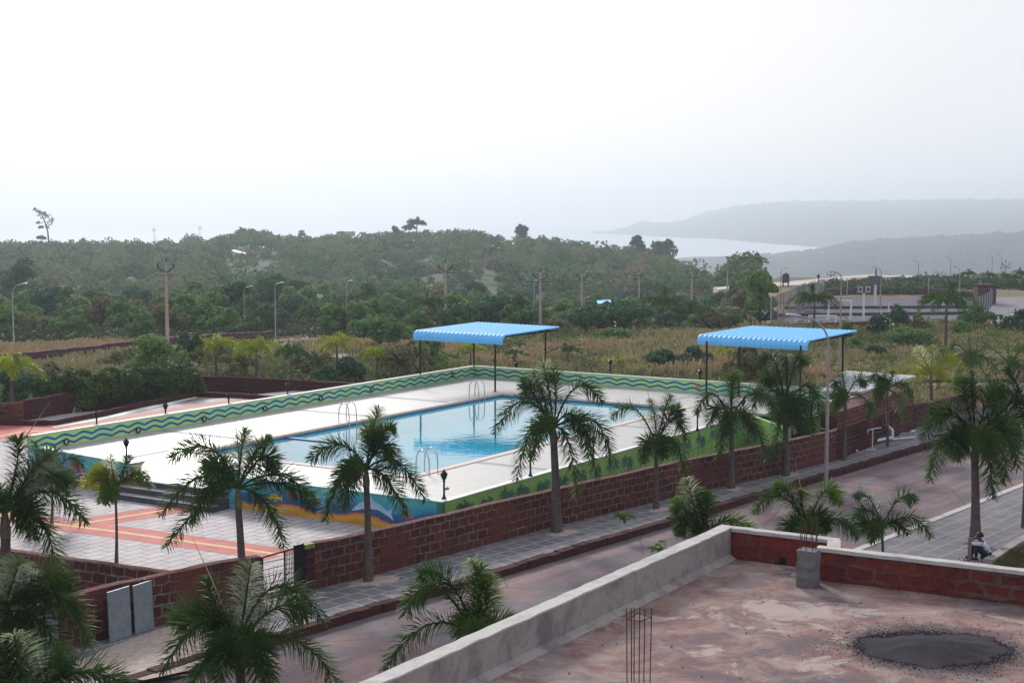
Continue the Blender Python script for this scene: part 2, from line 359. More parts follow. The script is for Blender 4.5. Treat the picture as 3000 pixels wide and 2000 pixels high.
MAT['paint_palm_trunk'] = plain('painted_palm_trunk', (.11, .08, .08), .7, var=.3)
MAT['paint_orange'] = plain('painted_orange', (.55, .13, .05), .7, var=.25)
MAT['paint_yellow'] = plain('painted_yellow', (.62, .42, .04), .7, var=.2)
MAT['paint_red'] = plain('painted_red', (.45, .04, .05), .7, var=.2)
MAT['paint_dolphin'] = plain('painted_pale_blue', (.36, .55, .68), .7, var=.2)
def foliage(name, c1, c2, c3=None, rough=.7, trans=.3, ns=.6, per=True, tone=False):
    m = N(name); n = m.noise(ns, 3)
    c = m.mix(m.ramp(n, [(.35, 0.0), (.65, 1.0)]), c1, c2)
    if per:
        oi = m.n('ShaderNodeObjectInfo'); c = m.mix(m.ramp(oi.outputs['Random'], [(.0, 0.0), (1.0, .75)]), c, c3 or c1)
    if tone:
        at = m.n('ShaderNodeAttribute'); at.attribute_name = 'tone'
        c = m.mix(.8, c, m.ramp(at.outputs['Fac'], [(0, (.036, .09, .05)), (.3, (.078, .155, .065)), (.6, (.15, .24, .085)), (.85, (.19, .21, .10)), (1.0, (.27, .20, .15))]))
    isl = m.n('ShaderNodeNewGeometry'); c = m.mix(m.mth('MULTIPLY', isl.outputs['Random Per Island'], .30), c, tuple(x * 1.5 for x in c2))
    m.col(c); m.set(Roughness=rough); m.b.inputs['Specular IOR Level'].default_value = .12; t = m.t
    if trans > 0:
        tr = m.n('ShaderNodeBsdfTranslucent'); t.links.new(c, tr.inputs[0]); ms = m.n('ShaderNodeMixShader'); ms.inputs[0].default_value = trans
        t.links.new(m.b.outputs[0], ms.inputs[1]); t.links.new(tr.outputs[0], ms.inputs[2]); t.links.new(ms.outputs[0], t.nodes['Material Output'].inputs['Surface'])
    return m.m
MAT['frond'] = foliage('foxtail_frond', (.042, .088, .020), (.092, .165, .032), (.030, .072, .022), rough=.62, trans=.18)
MAT['frond_new'] = foliage('foxtail_frond_new', (.06, .13, .016), (.12, .21, .024), rough=.62, trans=.25, per=False)
MAT['frond_yel'] = foliage('yellow_palm_frond', (.22, .28, .025), (.40, .40, .035), (.16, .27, .03), rough=.5, trans=.3)
MAT['frond_mid'] = foliage('green_palm_frond', (.045, .10, .025), (.08, .15, .035), (.03, .08, .03), rough=.5, trans=.25)
MAT['spear'] = plain('spear_leaf', (.30, .30, .14), .6, var=.15)
MAT['shaft'] = plain('palm_crownshaft', (.17, .17, .11), .5, var=.25, scale=6)
def m_trunk():
    m = N('palm_trunk'); _, _, z = m.sep(m.pos()); rg = m.mth('FRACT', m.mth('MULTIPLY', z, 7.0))
    c = m.mix(m.ramp(rg, [(.0, 0.0), (.12, 1.0)]), (.060, .048, .046), (.125, .100, .092))
    c = m.mix(m.ramp(m.noise(5, 5), [(.45, 0.0), (.75, .7)]), c, (.05, .04, .042))
    m.col(c).bump(rg, .3, .01); m.set(Roughness=.9); return m.m
MAT['trunk'] = m_trunk()
MAT['bark'] = plain('tree_bark', (.10, .075, .06), .95, var=.3, scale=4)
MAT['leaf_a'] = foliage('broadleaf_green', (.085, .175, .050), (.18, .29, .075), (.060, .145, .058), ns=.35)
MAT['leaf_b'] = foliage('broadleaf_dark', (.042, .10, .048), (.085, .17, .068), (.038, .095, .058), ns=.35)
MAT['leaf_c'] = foliage('broadleaf_olive', (.13, .15, .058), (.20, .21, .08), (.16, .14, .08), ns=.35)
MAT['leaf_far'] = foliage('woodland_leaves', (.045, .085, .035), (.10, .14, .05), rough=.9, ns=.045, per=False, trans=.25, tone=True)
MAT['leaf_hedge'] = foliage('hedge_leaves', (.034, .070, .016), (.085, .13, .026), (.028, .060, .018), ns=1.2)
MAT['leaf_plumeria'] = foliage('plumeria_leaves', (.035, .075, .030), (.06, .11, .04), ns=.8)
MAT['petal'] = plain('white_petals', (.70, .72, .66), .7, var=.08)
MAT['leaf_areca'] = foliage('areca_leaves', (.10, .20, .03), (.20, .30, .05), (.08, .16, .03), ns=1.5, per=True)
def m_grassblades():
    m = N('dry_grass_blades'); n = m.noise(.055, 4); n2 = m.noise(.6, 3)
    c = m.ramp(n, [(.38, (.17, .20, .07)), (.49, (.27, .27, .10)), (.56, (.38, .29, .14)), (.62, (.48, .28, .18)), (.70, (.46, .24, .17))])
    c = m.mix(m.ramp(n2, [(.45, 0.0), (.7, .6)]), c, (.34, .33, .15))
    isl = m.n('ShaderNodeNewGeometry'); c = m.mix(m.mth('MULTIPLY', isl.outputs['Random Per Island'], .5), c, (.66, .46, .32))
    m.col(c); m.set(Roughness=.9); return m.m
MAT['drygrass'] = m_grassblades()
MAT['greengrass'] = foliage('green_grass', (.05, .09, .015), (.09, .14, .03), ns=2, per=False)
def m_ground():
    m = N('ground_soil'); n = m.noise(.05, 5); n2 = m.noise(.9, 5, rough=.7)
    c = m.ramp(n, [(.34, (.16, .15, .07)), (.44, (.28, .20, .12)), (.52, (.42, .23, .155)), (.66, (.44, .24, .17))])
    c = m.mix(m.ramp(n2, [(.5, 0.0), (.75, .6)]), c, (.11, .10, .055))
    dst = m.n('ShaderNodeVectorMath'); dst.operation = 'LENGTH'; m.put(m.pos(), dst.inputs[0])
    c = m.mix(m.ramp(m.mth('DIVIDE', dst.outputs['Value'], 1000), [(.17, 0.0), (.24, 1.0)]), c, m.ramp(m.noise(.03, 4), [(.4, (.045, .07, .03)), (.62, (.11, .11, .06)), (.7, (.25, .17, .12))]))
    m.col(c).bump(n2, .4, .1); m.set(Roughness=1.0); return m.m
MAT['ground'] = m_ground()
def m_hill():
    m = N('hill_cover'); n = m.noise(.009, 8, rough=.8)
    m.col(m.ramp(n, [(.35, (.010, .024, .030)), (.5, (.022, .045, .048)), (.62, (.06, .075, .07)), (.7, (.03, .05, .05))])); m.set(Roughness=1.0); return m.m
MAT['hill'] = m_hill()
def m_gravel():
    m = N('dark_sand'); n = m.noise(1.6, 5); f = m.noise(60, 4, rough=.8)
    c = m.ramp(n, [(.35, (.022, .018, .027)), (.6, (.036, .028, .036))]); c = m.mix(m.ramp(f, [(.55, 0.0), (.8, .5)]), c, (.11, .09, .095))
    m.col(c).bump(f, .6, .02); m.set(Roughness=1.0); return m.m
MAT['gravel'] = m_gravel()
MAT['skin'] = plain('skin', (.14, .062, .040), .6, var=.1)
MAT['hair'] = plain('black_hair', (.010, .009, .010), .5, var=.2)
MAT['trousers'] = plain('dark_navy_cloth', (.012, .018, .032), .85, var=.3)
def m_shirt():
    m = N('patterned_shirt'); n = m.noise(7, 3, m.tc('Object')); n2 = m.noise(5, 2, m.tc('UV') if False else m.vscale(m.tc('Object'), (1.3, .8, 1.1)))
    c = m.mix(m.ramp(n, [(.56, 0.0), (.60, .85)]), (.58, .60, .70), (.06, .20, .52)); c = m.mix(m.ramp(n2, [(.64, 0.0), (.68, .7)]), c, (.45, .20, .24))
    m.col(c); m.set(Roughness=.85); return m.m
MAT['shirt'] = m_shirt()
# ================================================================== TERRAIN, SEA, HILLS
def interp(x, xs, ys):
    if x <= xs[0]: return ys[0]
    for i in range(1, len(xs)):
        if x <= xs[i]:
            t = (x - xs[i - 1]) / (xs[i] - xs[i - 1]); return ys[i - 1] + (ys[i] - ys[i - 1]) * t
    return ys[-1]
RX = [-400, 500, 700, 780, 900, 1200, 1350, 1500, 1700, 1900, 1990, 2070, 2150]
RZ = [-6.5, -6.5, -3.5, -3.0, -4.6, -3.2, -2.6, -4.2, -6.6, -8.4, -11.5, -16, -20]
EX = [1500, 1900, 2000, 2150, 2260]; EY = [600, 560, 500, 400, 330]
def terrain(x, y):
    d = math.hypot(x, y)
    if y < 60: return 0.0
    q = 1500 + FPX * x / y
    q = max(-1500, min(4500, q))
    rz = interp(q, RX, RZ); ed = interp(q, EX, EY)
    side = smooth01((q - 2080) / 170)                       # 1 on the right, where the courts are
    h = -3.5 * smooth01((d - 118) / 70) - 5.5 * smooth01((d - 180) / 130)
    hl = h if d < 320 else -9 + (rz + 9) * smooth01((d - 320) / (ed * .97 - 320)) if ed > 330 else h
    hr = -1.5 * smooth01((d - 215) / 60)
    z = hl * (1 - side) + hr * side
    e2 = ed if side < .5 else 300
    e2 = ed * (1 - side) + 300 * side
    if d > e2: z -= (d - e2) * .13
    und = .5 * math.sin(x * .07 + 1) * math.sin(y * .05) * smooth01((d - 130) / 80)
    return max(-85, z + und)
def sheet_grid(name, xs, ys, fz, mat):
    nx, ny = len(xs), len(ys)
    V = [(x, y, fz(x, y)) for y in ys for x in xs]
    F = [(j * nx + i, j * nx + i + 1, (j + 1) * nx + i + 1, (j + 1) * nx + i) for j in range(ny - 1) for i in range(nx - 1)]
    o = np_obj(name, V, F, mat); o.data.polygons.foreach_set('use_smooth', [True] * len(F)); return o
xs = [-1500, -1000, -700, -500] + list(range(-380, 381, 8)) + [450, 600, 800, 1100, 1500]
ys = [-60, -20, 20, 60] + list(range(80, 400, 6)) + list(range(400, 700, 10)) + list(range(720, 1400, 40))
g = sheet_grid('ground', xs, ys, lambda x, y: terrain(x, y) - .03, MAT['ground']); tag(g, kind='structure')
mb = MB(); mb.quad((-9000, 650, -80), (9000, 650, -80), (9000, 7700, -80), (-9000, 7700, -80))
ms = N('sea_water'); ms.col((.52, .56, .60)).set(Roughness=.7); ms.b.inputs['Specular IOR Level'].default_value = .08; ms.bump(ms.noise(.05, 3, ms.vscale(ms.pos(), (1, .3, 1))), .1, .3)
sea = mb.build('sea', ms.m); tag(sea, kind='structure')
# far headland across the bay: skyline traced in photo pixels at about six kilometres, with a body behind it
def hill(name, sky_px, shore_px, d_top, seed, rough, rows=26, back=1100):
    rnd = random.Random(seed); x0, x1 = sky_px[0][0], sky_px[-1][0]; V = []; F = []; n = 420
    sx, sy = [p[0] for p in sky_px], [p[1] for p in sky_px]; hx, hy_ = [p[0] for p in shore_px], [p[1] for p in shore_px]
    for i in range(n + 1):
        px = x0 + (x1 - x0) * i / n
        top = D(px, interp(px, sx, sy), d_top(px) if callable(d_top) else d_top)
        sh = G(px, max(interp(px, hx, hy_), 640), -82)
        if sh.y > top.y - 60: sh = Vector((top.x * (top.y - 60) / top.y, top.y - 60, -82))
        for k in range(rows + 1):
            t = k / rows; p = sh.lerp(top, t)
            z = -82 + (top.z + 82) * (t ** .8) + (rough * (math.sin(px * .03 + k * .7) * math.sin(k * .9 + px * .011)) * (math.sin(math.pi * t)))
            if k == rows: z = top.z + rnd.uniform(-.5, .5) * rough * .8 + rough * .35 * math.sin(px * .11) * math.sin(px * .037)
            elif k > 2: z += rnd.uniform(-.5, .5) * rough * .5
            V.append((p.x, p.y, z))
        V.append((top.x * 1.03, top.y + back * .25, top.z - 12)); V.append((top.x * 1.1, top.y + back, -85))
    m = rows + 3
    for i in range(n):
        for k in range(m - 1): F.append((i * m + k, (i + 1) * m + k, (i + 1) * m + k + 1, i * m + k + 1))
    o = np_obj(name, V, F, MAT['hill']); o.data.polygons.foreach_set('use_smooth', [True] * len(F)); tag(o, kind='structure'); return o
hill('far_hill', [(1735, 684), (1760, 681), (1800, 676), (1835, 666), (1875, 648), (1893, 649), (1915, 653), (1960, 651), (1990, 647), (2030, 634), (2054, 625), (2100, 613), (2143, 606), (2200, 598),
                  (2245, 594), (2334, 588), (2500, 588), (2679, 585), (2850, 583), (3000, 582), (3300, 578), (3900, 590)],
     [(1735, 686), (1850, 691), (2000, 699), (2100, 702), (2250, 716), (2380, 726), (2500, 735), (3900, 760)], 6300, 3, 9)
hill('near_hill', [(1960, 772), (2020, 764), (2080, 756), (2150, 749), (2240, 745), (2320, 738), (2400, 730), (2480, 712), (2550, 702), (2650, 698), (2800, 690), (3000, 680), (3300, 672), (3800, 690)],
     [(1960, 900), (3800, 900)], 2300, 5, 5, back=900)
# ================================================================== SITE: road, pavements, plaza, pool deck
def sheet(name, poly, z, mat, ang=AE, thick=None, parent=None, kind='structure'):
    mb = MB()
    if thick: mb.prism(poly, z - thick, z, ang)
    else:
        cs, sn = math.cos(ang), math.sin(ang)
        mb.add([(p[0], p[1], z) for p in poly], [tuple(range(len(poly)))], [[(p[0] * cs + p[1] * sn, -p[0] * sn + p[1] * cs) for p in poly]])
    o = mb.build(name, mat, parent)
    if kind and parent is None: tag(o, kind=kind)
    return o
RA = R(51.5); ER = Vector((math.cos(RA), math.sin(RA), 0)); NR = Vector((-math.sin(RA), math.cos(RA), 0))   # road direction, and away from the camera
R0 = Vector((0, 45.3, 0))                                           # a point on the far kerb foot
def Q(t, s, z=0.0): return R0 + ER * t + NR * s + Vector((0, 0, z))
def qp(*L): return [(Q(t, s).x, Q(t, s).y) for t, s in L]
sheet('road', qp((-40, -7.0), (70, -7.0), (70, 0), (-40, 0)), 0.005, MAT['road'], RA)
sheet('near_pavement', qp((-40, -11.2), (70, -11.2), (70, -7.0), (-40, -7.0)), .2, MAT['pavement_b'], RA, .25)
kb = MB(); kb.prism(qp((-40, -7.25), (70, -7.25), (70, -6.98), (-40, -6.98)), 0, .225, RA); tag(kb.build('near_kerb', MAT['cap']), 'pale concrete kerb edging the pavement by the seated person', 'kerb')
# wall line (retaining wall between pavement and pool grounds) traced along the photo
WL = [G(-250, 2085, .2), G(100, 1935, .2), G(319, 1868, .2), G(697, 1776, .2), G(1079, 1688, .2), G(1631, 1540, .2), G(2000, 1450, .2), G(2302, 1385, .2), G(2450, 1348, .2), G(2675, 1258, .2), G(2760, 1226, .2), G(2860, 1192, .2)]
pav = [(p.x, p.y) for p in WL]; kf = qp((-14, .0), (4, .0), (20, .0), (60, 0.0))
sheet('pavement', qp((-18, 0.28), (60, .28)) + [(p[0], p[1]) for p in pav[::-1]], .2, MAT['pavement'], RA, .22)
# uneven laterite kerb
kb = MB(); rnd = random.Random(4)
t = -18.0
while t < 60:
    L = rnd.uniform(.42, .6); z = .235 + rnd.uniform(-.02, .03); s0 = rnd.uniform(-.03, .02)
    a = [Q(t, s0), Q(t + L - .012, s0), Q(t + L - .012, .30), Q(t, .30)]; kb.prism([(p.x, p.y) for p in a], 0, [z + rnd.uniform(-.01, .01) for _ in a], RA); t += L
tag(kb.build('kerb', MAT['kerb']), 'rough dark laterite kerb stepping down from the stone pavement to the road', 'kerb')
# bare strips along the pavement (sand round the trunks)
def blob(name, cx, cy, z, rx, ry, rot, mat, seed, label=None, cat=None):
    rnd = random.Random(seed); n = 22; P = []
    for k in range(n):
        q = 2 * math.pi * k / n; r = 1 + rnd.uniform(-.22, .22)
        x, y = math.cos(q) * rx * r, math.sin(q) * ry * r; P.append((cx + x * math.cos(rot) - y * math.sin(rot), cy + x * math.sin(rot) + y * math.cos(rot)))
    mb = MB(); mb.add([(p[0], p[1], z) for p in P] + [(cx, cy, z + .02)], [(k, (k + 1) % n, n) for k in range(n)], None, True)
    o = mb.build(name, mat); tag(o, label, cat, kind=None if label else 'structure'); return o
MAT['sand'] = plain('pale_sand', (.46, .36, .30), 1.0, var=.25, scale=5)
for i, (px, py, rx, ry) in enumerate(((1100, 1700, .9, .45), (1650, 1560, .75, .38), (720, 1772, .9, .5), (1932, 1492, .5, .3), (2150, 1432, .5, .3), (2312, 1392, .6, .3))):
    p = G(px, py, .204); blob('sand_patch', p.x, p.y, .206, rx, ry, RA, MAT['sand'], 30 + i)
sp = [G(420, 1990, .21), G(560, 1960, .21), G(700, 1900, .21), G(640, 1810, .21), G(480, 1835, .21), G(330, 1890, .21), G(200, 1950, .21)]
sheet('sand_strip', [(p.x, p.y) for p in sp], .2045, MAT['sand'])
# plaza sheets
PZ = .3
def gp(L, z): return [(G(a, b, z).x, G(a, b, z).y) for a, b in L]
wl = [(p.x, p.y) for p in WL]
inner = [(p[0] + NR.x * .3, p[1] + NR.y * .3) for p in wl]
plz = [inner[2], inner[3], inner[4], tuple(U(40.9, 27.9).xy), tuple(U(40.9, 50).xy), tuple(U(76, 50).xy), tuple(U(76, 57).xy)] + gp([(-300, 1262)], PZ) + gp([(-300, 1560), (0, 1612), (490, 1690)], PZ)
mbp = MB(); mbp.prism(plz, .02, PZ, AE); tag(mbp.build('plaza', MAT['plaza']), kind='structure')
def band(name, pts, wid, z, mat, off=0.0):
    mb = MB(); P = [G(a, b, z) for a, b in pts]
    for i in range(len(P) - 1):
        d = (P[i + 1] - P[i]).normalized(); n = Vector((-d.y, d.x, 0)); a, b = P[i] + n * off, P[i + 1] + n * off
        mb.quad(a - n * wid / 2, b - n * wid / 2, b + n * wid / 2, a + n * wid / 2)
    return tag(mb.build(name, mat), kind='structure')
band('red_paving_band', [(-150, 1487), (153, 1532), (332, 1555), (748, 1613), (830, 1625)], 1.55, PZ + .004, MAT['redpaint'])
band('yellow_paving_line', [(-150, 1487), (153, 1532), (332, 1555), (748, 1613), (830, 1625)], .24, PZ + .008, MAT['yellowpaint'])
band('red_paving_band', [(215, 1536), (446, 1500), (560, 1481)], 1.6, PZ + .0055, MAT['redpaint'])
band('yellow_paving_line', [(215, 1536), (446, 1500), (560, 1481)], .26, PZ + .0095, MAT['yellowpaint'])
# plaza behind the pool
band('orange_paving_line', [(0, 1282), (270, 1240), (520, 1196), (735, 1165), (840, 1158)], .8, PZ + .004, MAT['orangepaint'])
band('orange_paving_line', [(330, 1262), (600, 1208), (800, 1172)], .45, PZ + .004, MAT['orangepaint'])
sheet('red_paving', gp([(-60, 1243), (150, 1246), (280, 1258), (270, 1268), (-60, 1292)], PZ + .0025), PZ + .0065, MAT['redpaint'])
band('yellow_paving_line', [(0, 1278), (70, 1262), (190, 1262), (280, 1268)], .3, PZ + .0105, MAT['yellowpaint'])
# grass patch inside the low wall, lower left
gs = gp([(-100, 1690), (0, 1700), (120, 1715), (262, 1735), (240, 1765), (100, 1830), (-100, 1900)], .2)
sheet('grass_bed', gs, .12, MAT['ground'])
# ------------------------------------------------------------------ the pool deck
DZ = 1.4; A0, A1, B0, B1 = 40.75, 72.7, 28.2, 48.0; PA0, PA1, PB0, PB1 = 44.2, 66.8, 31.9, 42.4; STEP0, STEP1 = 37.2, 42.6
deck = MB()
def dpoly(a0, a1, b0, b1, z=DZ, thick=.12):
    deck.prism([tuple(U(a0, b1).xy), tuple(U(a0, b0).xy), tuple(U(a1, b0).xy), tuple(U(a1, b1).xy)], z - thick, z, AE)
dpoly(A0 + .05, PA0, B0, STEP0 - .02); dpoly(41.6, PA0, STEP0 - .02, STEP1 + .02); dpoly(A0 + .05, PA0, STEP1 + .02, B1)
dpoly(PA0, PA1, B0, PB0); dpoly(PA0, PA1, PB1, B1); dpoly(PA1, A1, B0 - 2.5, B1)
pool = tag(deck.build('pool_deck', MAT['deck']), kind='structure')
for (a, b0, b1) in ((47.5, PB1 + .35, B1 - .1), (56.0, PB1 + .35, B1 - .1), (62.3, PB1 + .35, B1 - .1), (47.8, B0 + .3, PB0 - .4), (53.0, B0 + .3, PB0 - .4), (59.5, B0 + .3, PB0 - .4)):
    sheet('grey_deck_band', [tuple(U(a, b0).xy), tuple(U(a + .42, b0).xy), tuple(U(a + .42, b1).xy), tuple(U(a, b1).xy)], DZ + .004, MAT['greystripe'])
for (a0, a1, b) in ((41.5, PA0 - .4, 43.4), (PA1 + .4, A1 - .2, 33.4), (PA1 + .4, A1 - .2, 38.6), (41.5, PA0 - .4, 31.2)):
    sheet('grey_deck_band', [tuple(U(a0, b).xy), tuple(U(a1, b).xy), tuple(U(a1, b + .4).xy), tuple(U(a0, b + .4).xy)], DZ + .004, MAT['greystripe'])
# coping ring
cp = MB()
def cq(a0, a1, b0, b1, mbx, z, th): mbx.prism([tuple(U(a0, b1).xy), tuple(U(a0, b0).xy), tuple(U(a1, b0).xy), tuple(U(a1, b1).xy)], z - th, z, AE)
W_ = .32
cq(PA0 - W_, PA0 + .03, PB0 - W_, PB1 + W_, cp, DZ + .03, .09); cq(PA1 - .03, PA1 + W_, PB0 - W_, PB1 + W_, cp, DZ + .03, .09)
cq(PA0 + .03, PA1 - .03, PB0 - W_, PB0 + .03, cp, DZ + .03, .09); cq(PA0 + .03, PA1 - .03, PB1 - .03, PB1 + W_, cp, DZ + .03, .09)
ring = tag(empty('swimming_pool', U(55, 37, DZ)), 'large pale blue swimming pool sunk in the white tiled deck', 'swimming pool')
cp.build('coping', MAT['coping_pink'], ring)
bs = MB(); BZ = .36
def wallq(p, q, z0, z1, mbx):
    a, b = U(*p), U(*q); l = (b - a).length
    mbx.quad((a.x, a.y, z0), (b.x, b.y, z0), (b.x, b.y, z1), (a.x, a.y, z1), [(0, z0), (l, z0), (l, z1), (0, z1)])
bs.add([U(PA0, PB0, BZ), U(PA1, PB0, BZ), U(PA1, PB1, BZ), U(PA0, PB1, BZ)], [(0, 1, 2, 3)], [[(0, 0), (22.6, 0), (22.6, 10.5), (0, 10.5)]])
corners = [(PA0, PB0), (PA1, PB0), (PA1, PB1), (PA0, PB1)]
for i in range(4): wallq(corners[i], corners[(i + 1) % 4], BZ, DZ - .16, bs)
bs.build('basin', MAT['basin'], ring)
wl_ = MB()
for i in range(4): wallq(corners[i], corners[(i + 1) % 4], DZ - .16, DZ - .02, wl_)
cq(49.5, 49.72, PB1 - 2.9, PB1 - .002, wl_, DZ - .09, .10)           # divider wall of the shallow end
wl_.build('waterline_tiles', MAT['waterline'], ring)
wt = MB(); wt.add([U(PA0, PB0, DZ - .13), U(PA1, PB0, DZ - .13), U(PA1, PB1, DZ - .13), U(PA0, PB1, DZ - .13)], [(0, 1, 2, 3)])
tag(wt.build('pool_water', MAT['poolwater']), kind='structure')
# ================================================================== WALLS
def wall(name, pts, z0, z1, thick, mat, parent=None, seed=0, jit=.0, step=.5, side=1, u0=0.0, v0=0.0):
    """vertical wall along pts (x, y); z0/z1 numbers or lists; thickness goes to the left (side=1) of the path"""
    rnd = random.Random(seed); n = len(pts); z0 = z0 if isinstance(z0, list) else [z0] * n; z1 = z1 if isinstance(z1, list) else [z1] * n
    S = []; L = u0
    for i in range(n - 1):
        a, b = Vector((pts[i][0], pts[i][1])), Vector((pts[i + 1][0], pts[i + 1][1])); l = (b - a).length; k = max(1, int(l / step)) if jit else 1
        for j in range(k + (i == n - 2)):
            t = j / k; S.append((a.lerp(b, t), z0[i] + (z0[i + 1] - z0[i]) * t, z1[i] + (z1[i + 1] - z1[i]) * t + rnd.uniform(-jit, jit), L + l * t))
        L += l
    mb = MB(); N_ = len(S); O = []
    for i in range(N_):
        d = (S[min(i + 1, N_ - 1)][0] - S[max(i - 1, 0)][0]).normalized(); nn = Vector((-d.y, d.x)) * thick * side; O.append(S[i][0] + nn)
    for i in range(N_ - 1):
        (p, a0, a1, u), (q, b0, b1, v) = S[i], S[i + 1]; po, qo = O[i], O[i + 1]
        mb.quad((p.x, p.y, a0), (q.x, q.y, b0), (q.x, q.y, b1), (p.x, p.y, a1), [(u, a0 - v0), (v, b0 - v0), (v, b1 - v0), (u, a1 - v0)])
        mb.quad((qo.x, qo.y, b0), (po.x, po.y, a0), (po.x, po.y, a1), (qo.x, qo.y, b1), [(v, b0), (u, a0), (u, a1), (v, b1)])
        mb.quad((p.x, p.y, a1), (q.x, q.y, b1), (qo.x, qo.y, b1), (po.x, po.y, a1), [(u, 0), (v, 0), (v, thick), (u, thick)])
    for i in (0, N_ - 1):
        p, a0, a1, u = S[i]; po = O[i]; mb.quad((po.x, po.y, a0), (p.x, p.y, a0), (p.x, p.y, a1), (po.x, po.y, a1), [(0, a0), (thick, a0), (thick, a1), (0, a1)])
    return mb.build(name, mat, parent)
xy = lambda p: (p[0], p[1])
gate_a, gate_b = G(768, 1764, .2), G(893, 1733, .2)
w1 = wall('brick_wall', [xy(WL[0]), xy(WL[1]), xy(WL[2]), xy(WL[3]), xy(gate_a)], 0.0, [1.5, 1.5, 1.52, 1.5, 1.5], .3, MAT['laterite'], seed=1, jit=.015)
tag(w1, 'dark red laterite block wall left of the gate, with grey sheets leaning on it', 'wall')
w2 = wall('brick_wall', [xy(gate_b), xy(WL[4]), xy(WL[5]), xy(WL[6]), xy(WL[7]), xy(WL[8]), xy(WL[9])], 0.0, [1.52, 1.5, 1.47, 1.5, 1.5, 1.5, 1.45], .3, MAT['laterite'], seed=2, jit=.015)
tag(w2, 'long dark red laterite block wall running from the gate past the pool', 'wall')
w3 = wall('brick_wall', [xy(WL[9]), xy(WL[10]), xy(WL[11])], 0.0, [1.35, 1.2, 1.0], .3, MAT['laterite_old'], seed=3, jit=.02)
tag(w3, 'low maroon laterite wall beyond the pump room, beside the dry grass', 'wall')
# low wall that closes the plaza in the lower left
lw = [G(-300, 1655, .2), G(0, 1697, .2), G(262, 1728, .2), G(500, 1762, .2)]
o = wall('brick_wall', [xy(p) for p in lw], 0.0, [1.15, 1.08, 1.02, 1.0], .28, MAT['laterite'], seed=5, jit=.012); tag(o, 'low laterite wall between the grass patch and the striped plaza', 'wall')
# gate pier and black gate
dg = (gate_b - gate_a).normalized(); ngt = Vector((-dg.y, dg.x, 0)); angg = math.atan2(dg.y, dg.x)
pr = MB(); c = gate_b + dg * .16 + ngt * .12; pr.box((c.x, c.y, .86), (.34, .36, 1.36), angg); pier = pr.build('gate_pier', MAT['laterite_old'])
tag(pier, 'laterite gate pier with a patch of yellow green paint on top', 'pier')
pc = MB(); pc.box((c.x, c.y, 1.50), (.35, .37, .13), angg); pc.build('painted_cap', plain('lime_paint', (.26, .27, .06), .7, var=.3), pier)
gt = empty('metal_gate', gate_a, 'black metal bar gate in the laterite wall', 'gate')
def seg(t, z, off=0.0): p = gate_a + dg * t + ngt * off; return (p.x, p.y, z)
GW = (gate_b - gate_a).length - .05
fm = MB()
for a, b in ((seg(.03, .25), seg(.03, 1.48)), (seg(GW, .25), seg(GW, 1.62)), (seg(.03, 1.46), seg(GW - .35, 1.52)), (seg(.03, .3), seg(GW, .3)), (seg(GW * .55, .3), seg(GW * .55, 1.5))): fm.tube([a, b], .028, 6)
fm.build('gate_frame', MAT['black'], gt)
br = MB()
for k in range(1, 6): br.tube([seg(.03, .3 + k * .2), seg(GW * .55, .3 + k * .2)], .012, 5)
br.build('gate_bars', MAT['black'], gt)
gr = MB()
for k in range(1, 9): gr.tube([seg(GW * .55, .3 + k * .135), seg(GW - .35, .3 + k * .135)], .011, 5)
for k in range(1, 6): t_ = GW * .55 + (GW * .45 - .35) * k / 5.5; gr.tube([seg(t_, .3), seg(t_, 1.5)], .011, 5)
gr.build('gate_grille', MAT['black'], gt)
pn = MB(); p = gate_a + dg * (GW - .17); pn.box((p.x, p.y, .95), (.32, .05, 1.32), angg); pn.build('gate_panel', MAT['black'], gt)
# grey sheets that lean on the wall
def lean(name, a, b, za, label):
    pa, pb = G(*a, .21), G(*b, .21); d = (pb - pa).normalized(); n = Vector((-d.y, d.x, 0)); mb = MB()
    base = n * -.12; tp = n * .05 + Vector((0, 0, za))
    P = [pa, pb, pb + tp, pa + tp]; P2 = [p + n * -.03 for p in P]
    mb.add(P + P2, [(0, 1, 2, 3), (7, 6, 5, 4), (0, 4, 5, 1), (1, 5, 6, 2), (2, 6, 7, 3), (3, 7, 4, 0)]); o = mb.build(name, MAT['sheetmetal']); tag(o, label, 'panel', 'grey panels leaning on the brick wall'); return o
lean('grey_panel', (320, 1882), (384, 1860), 1.28, 'left one of the two grey sheets in clear view leaning on the laterite wall')
lean('grey_panel', (395, 1858), (449, 1838), 1.26, 'right one of the two grey sheets in clear view leaning on the laterite wall')
lean('grey_panel', (105, 1938), (128, 1930), 1.2, 'grey sheet half hidden by palm fronds, leftmost on the wall')
lean('grey_panel', (140, 1928), (172, 1914), 1.2, 'grey sheet half hidden by palm fronds, between the leftmost sheet and the clear pair')
# ---- painted walls round the deck
cD, cA = U(A1, B1), U(A0, B1)
wv1 = empty('wave_wall', U((A0 + A1) / 2, B1, DZ), 'long green wall painted with two blue wavy stripes along the left side of the pool deck', 'wall')
wall('wall_face', [xy(U(A1, B1)), xy(U(A0 - .1, B1))], DZ + .002 - .0, DZ + .62, .16, MAT['wave'], wv1, side=-1, v0=DZ)
wall('wall_back', [xy(U(A1 + .16, B1 + .163)), xy(U(A0 - .1, B1 + .163))], .05, DZ + .618, .04, MAT['ivory'], wv1, side=-1)
wall('rim', [xy(U(A1 + .1, B1 - .02)), xy(U(A0 - .12, B1 - .02))], DZ + .62, DZ + .66, .24, MAT['rim'], wv1, side=-1)
wv2 = empty('wave_wall', U(A1, 36, DZ), 'green wall painted with blue wavy stripes across the far end of the pool deck', 'wall')
wall('wall_face', [xy(U(A1, 25.9)), xy(U(A1, B1))], DZ + .002, DZ + .62, .16, MAT['wave'], wv2, side=-1, v0=DZ)
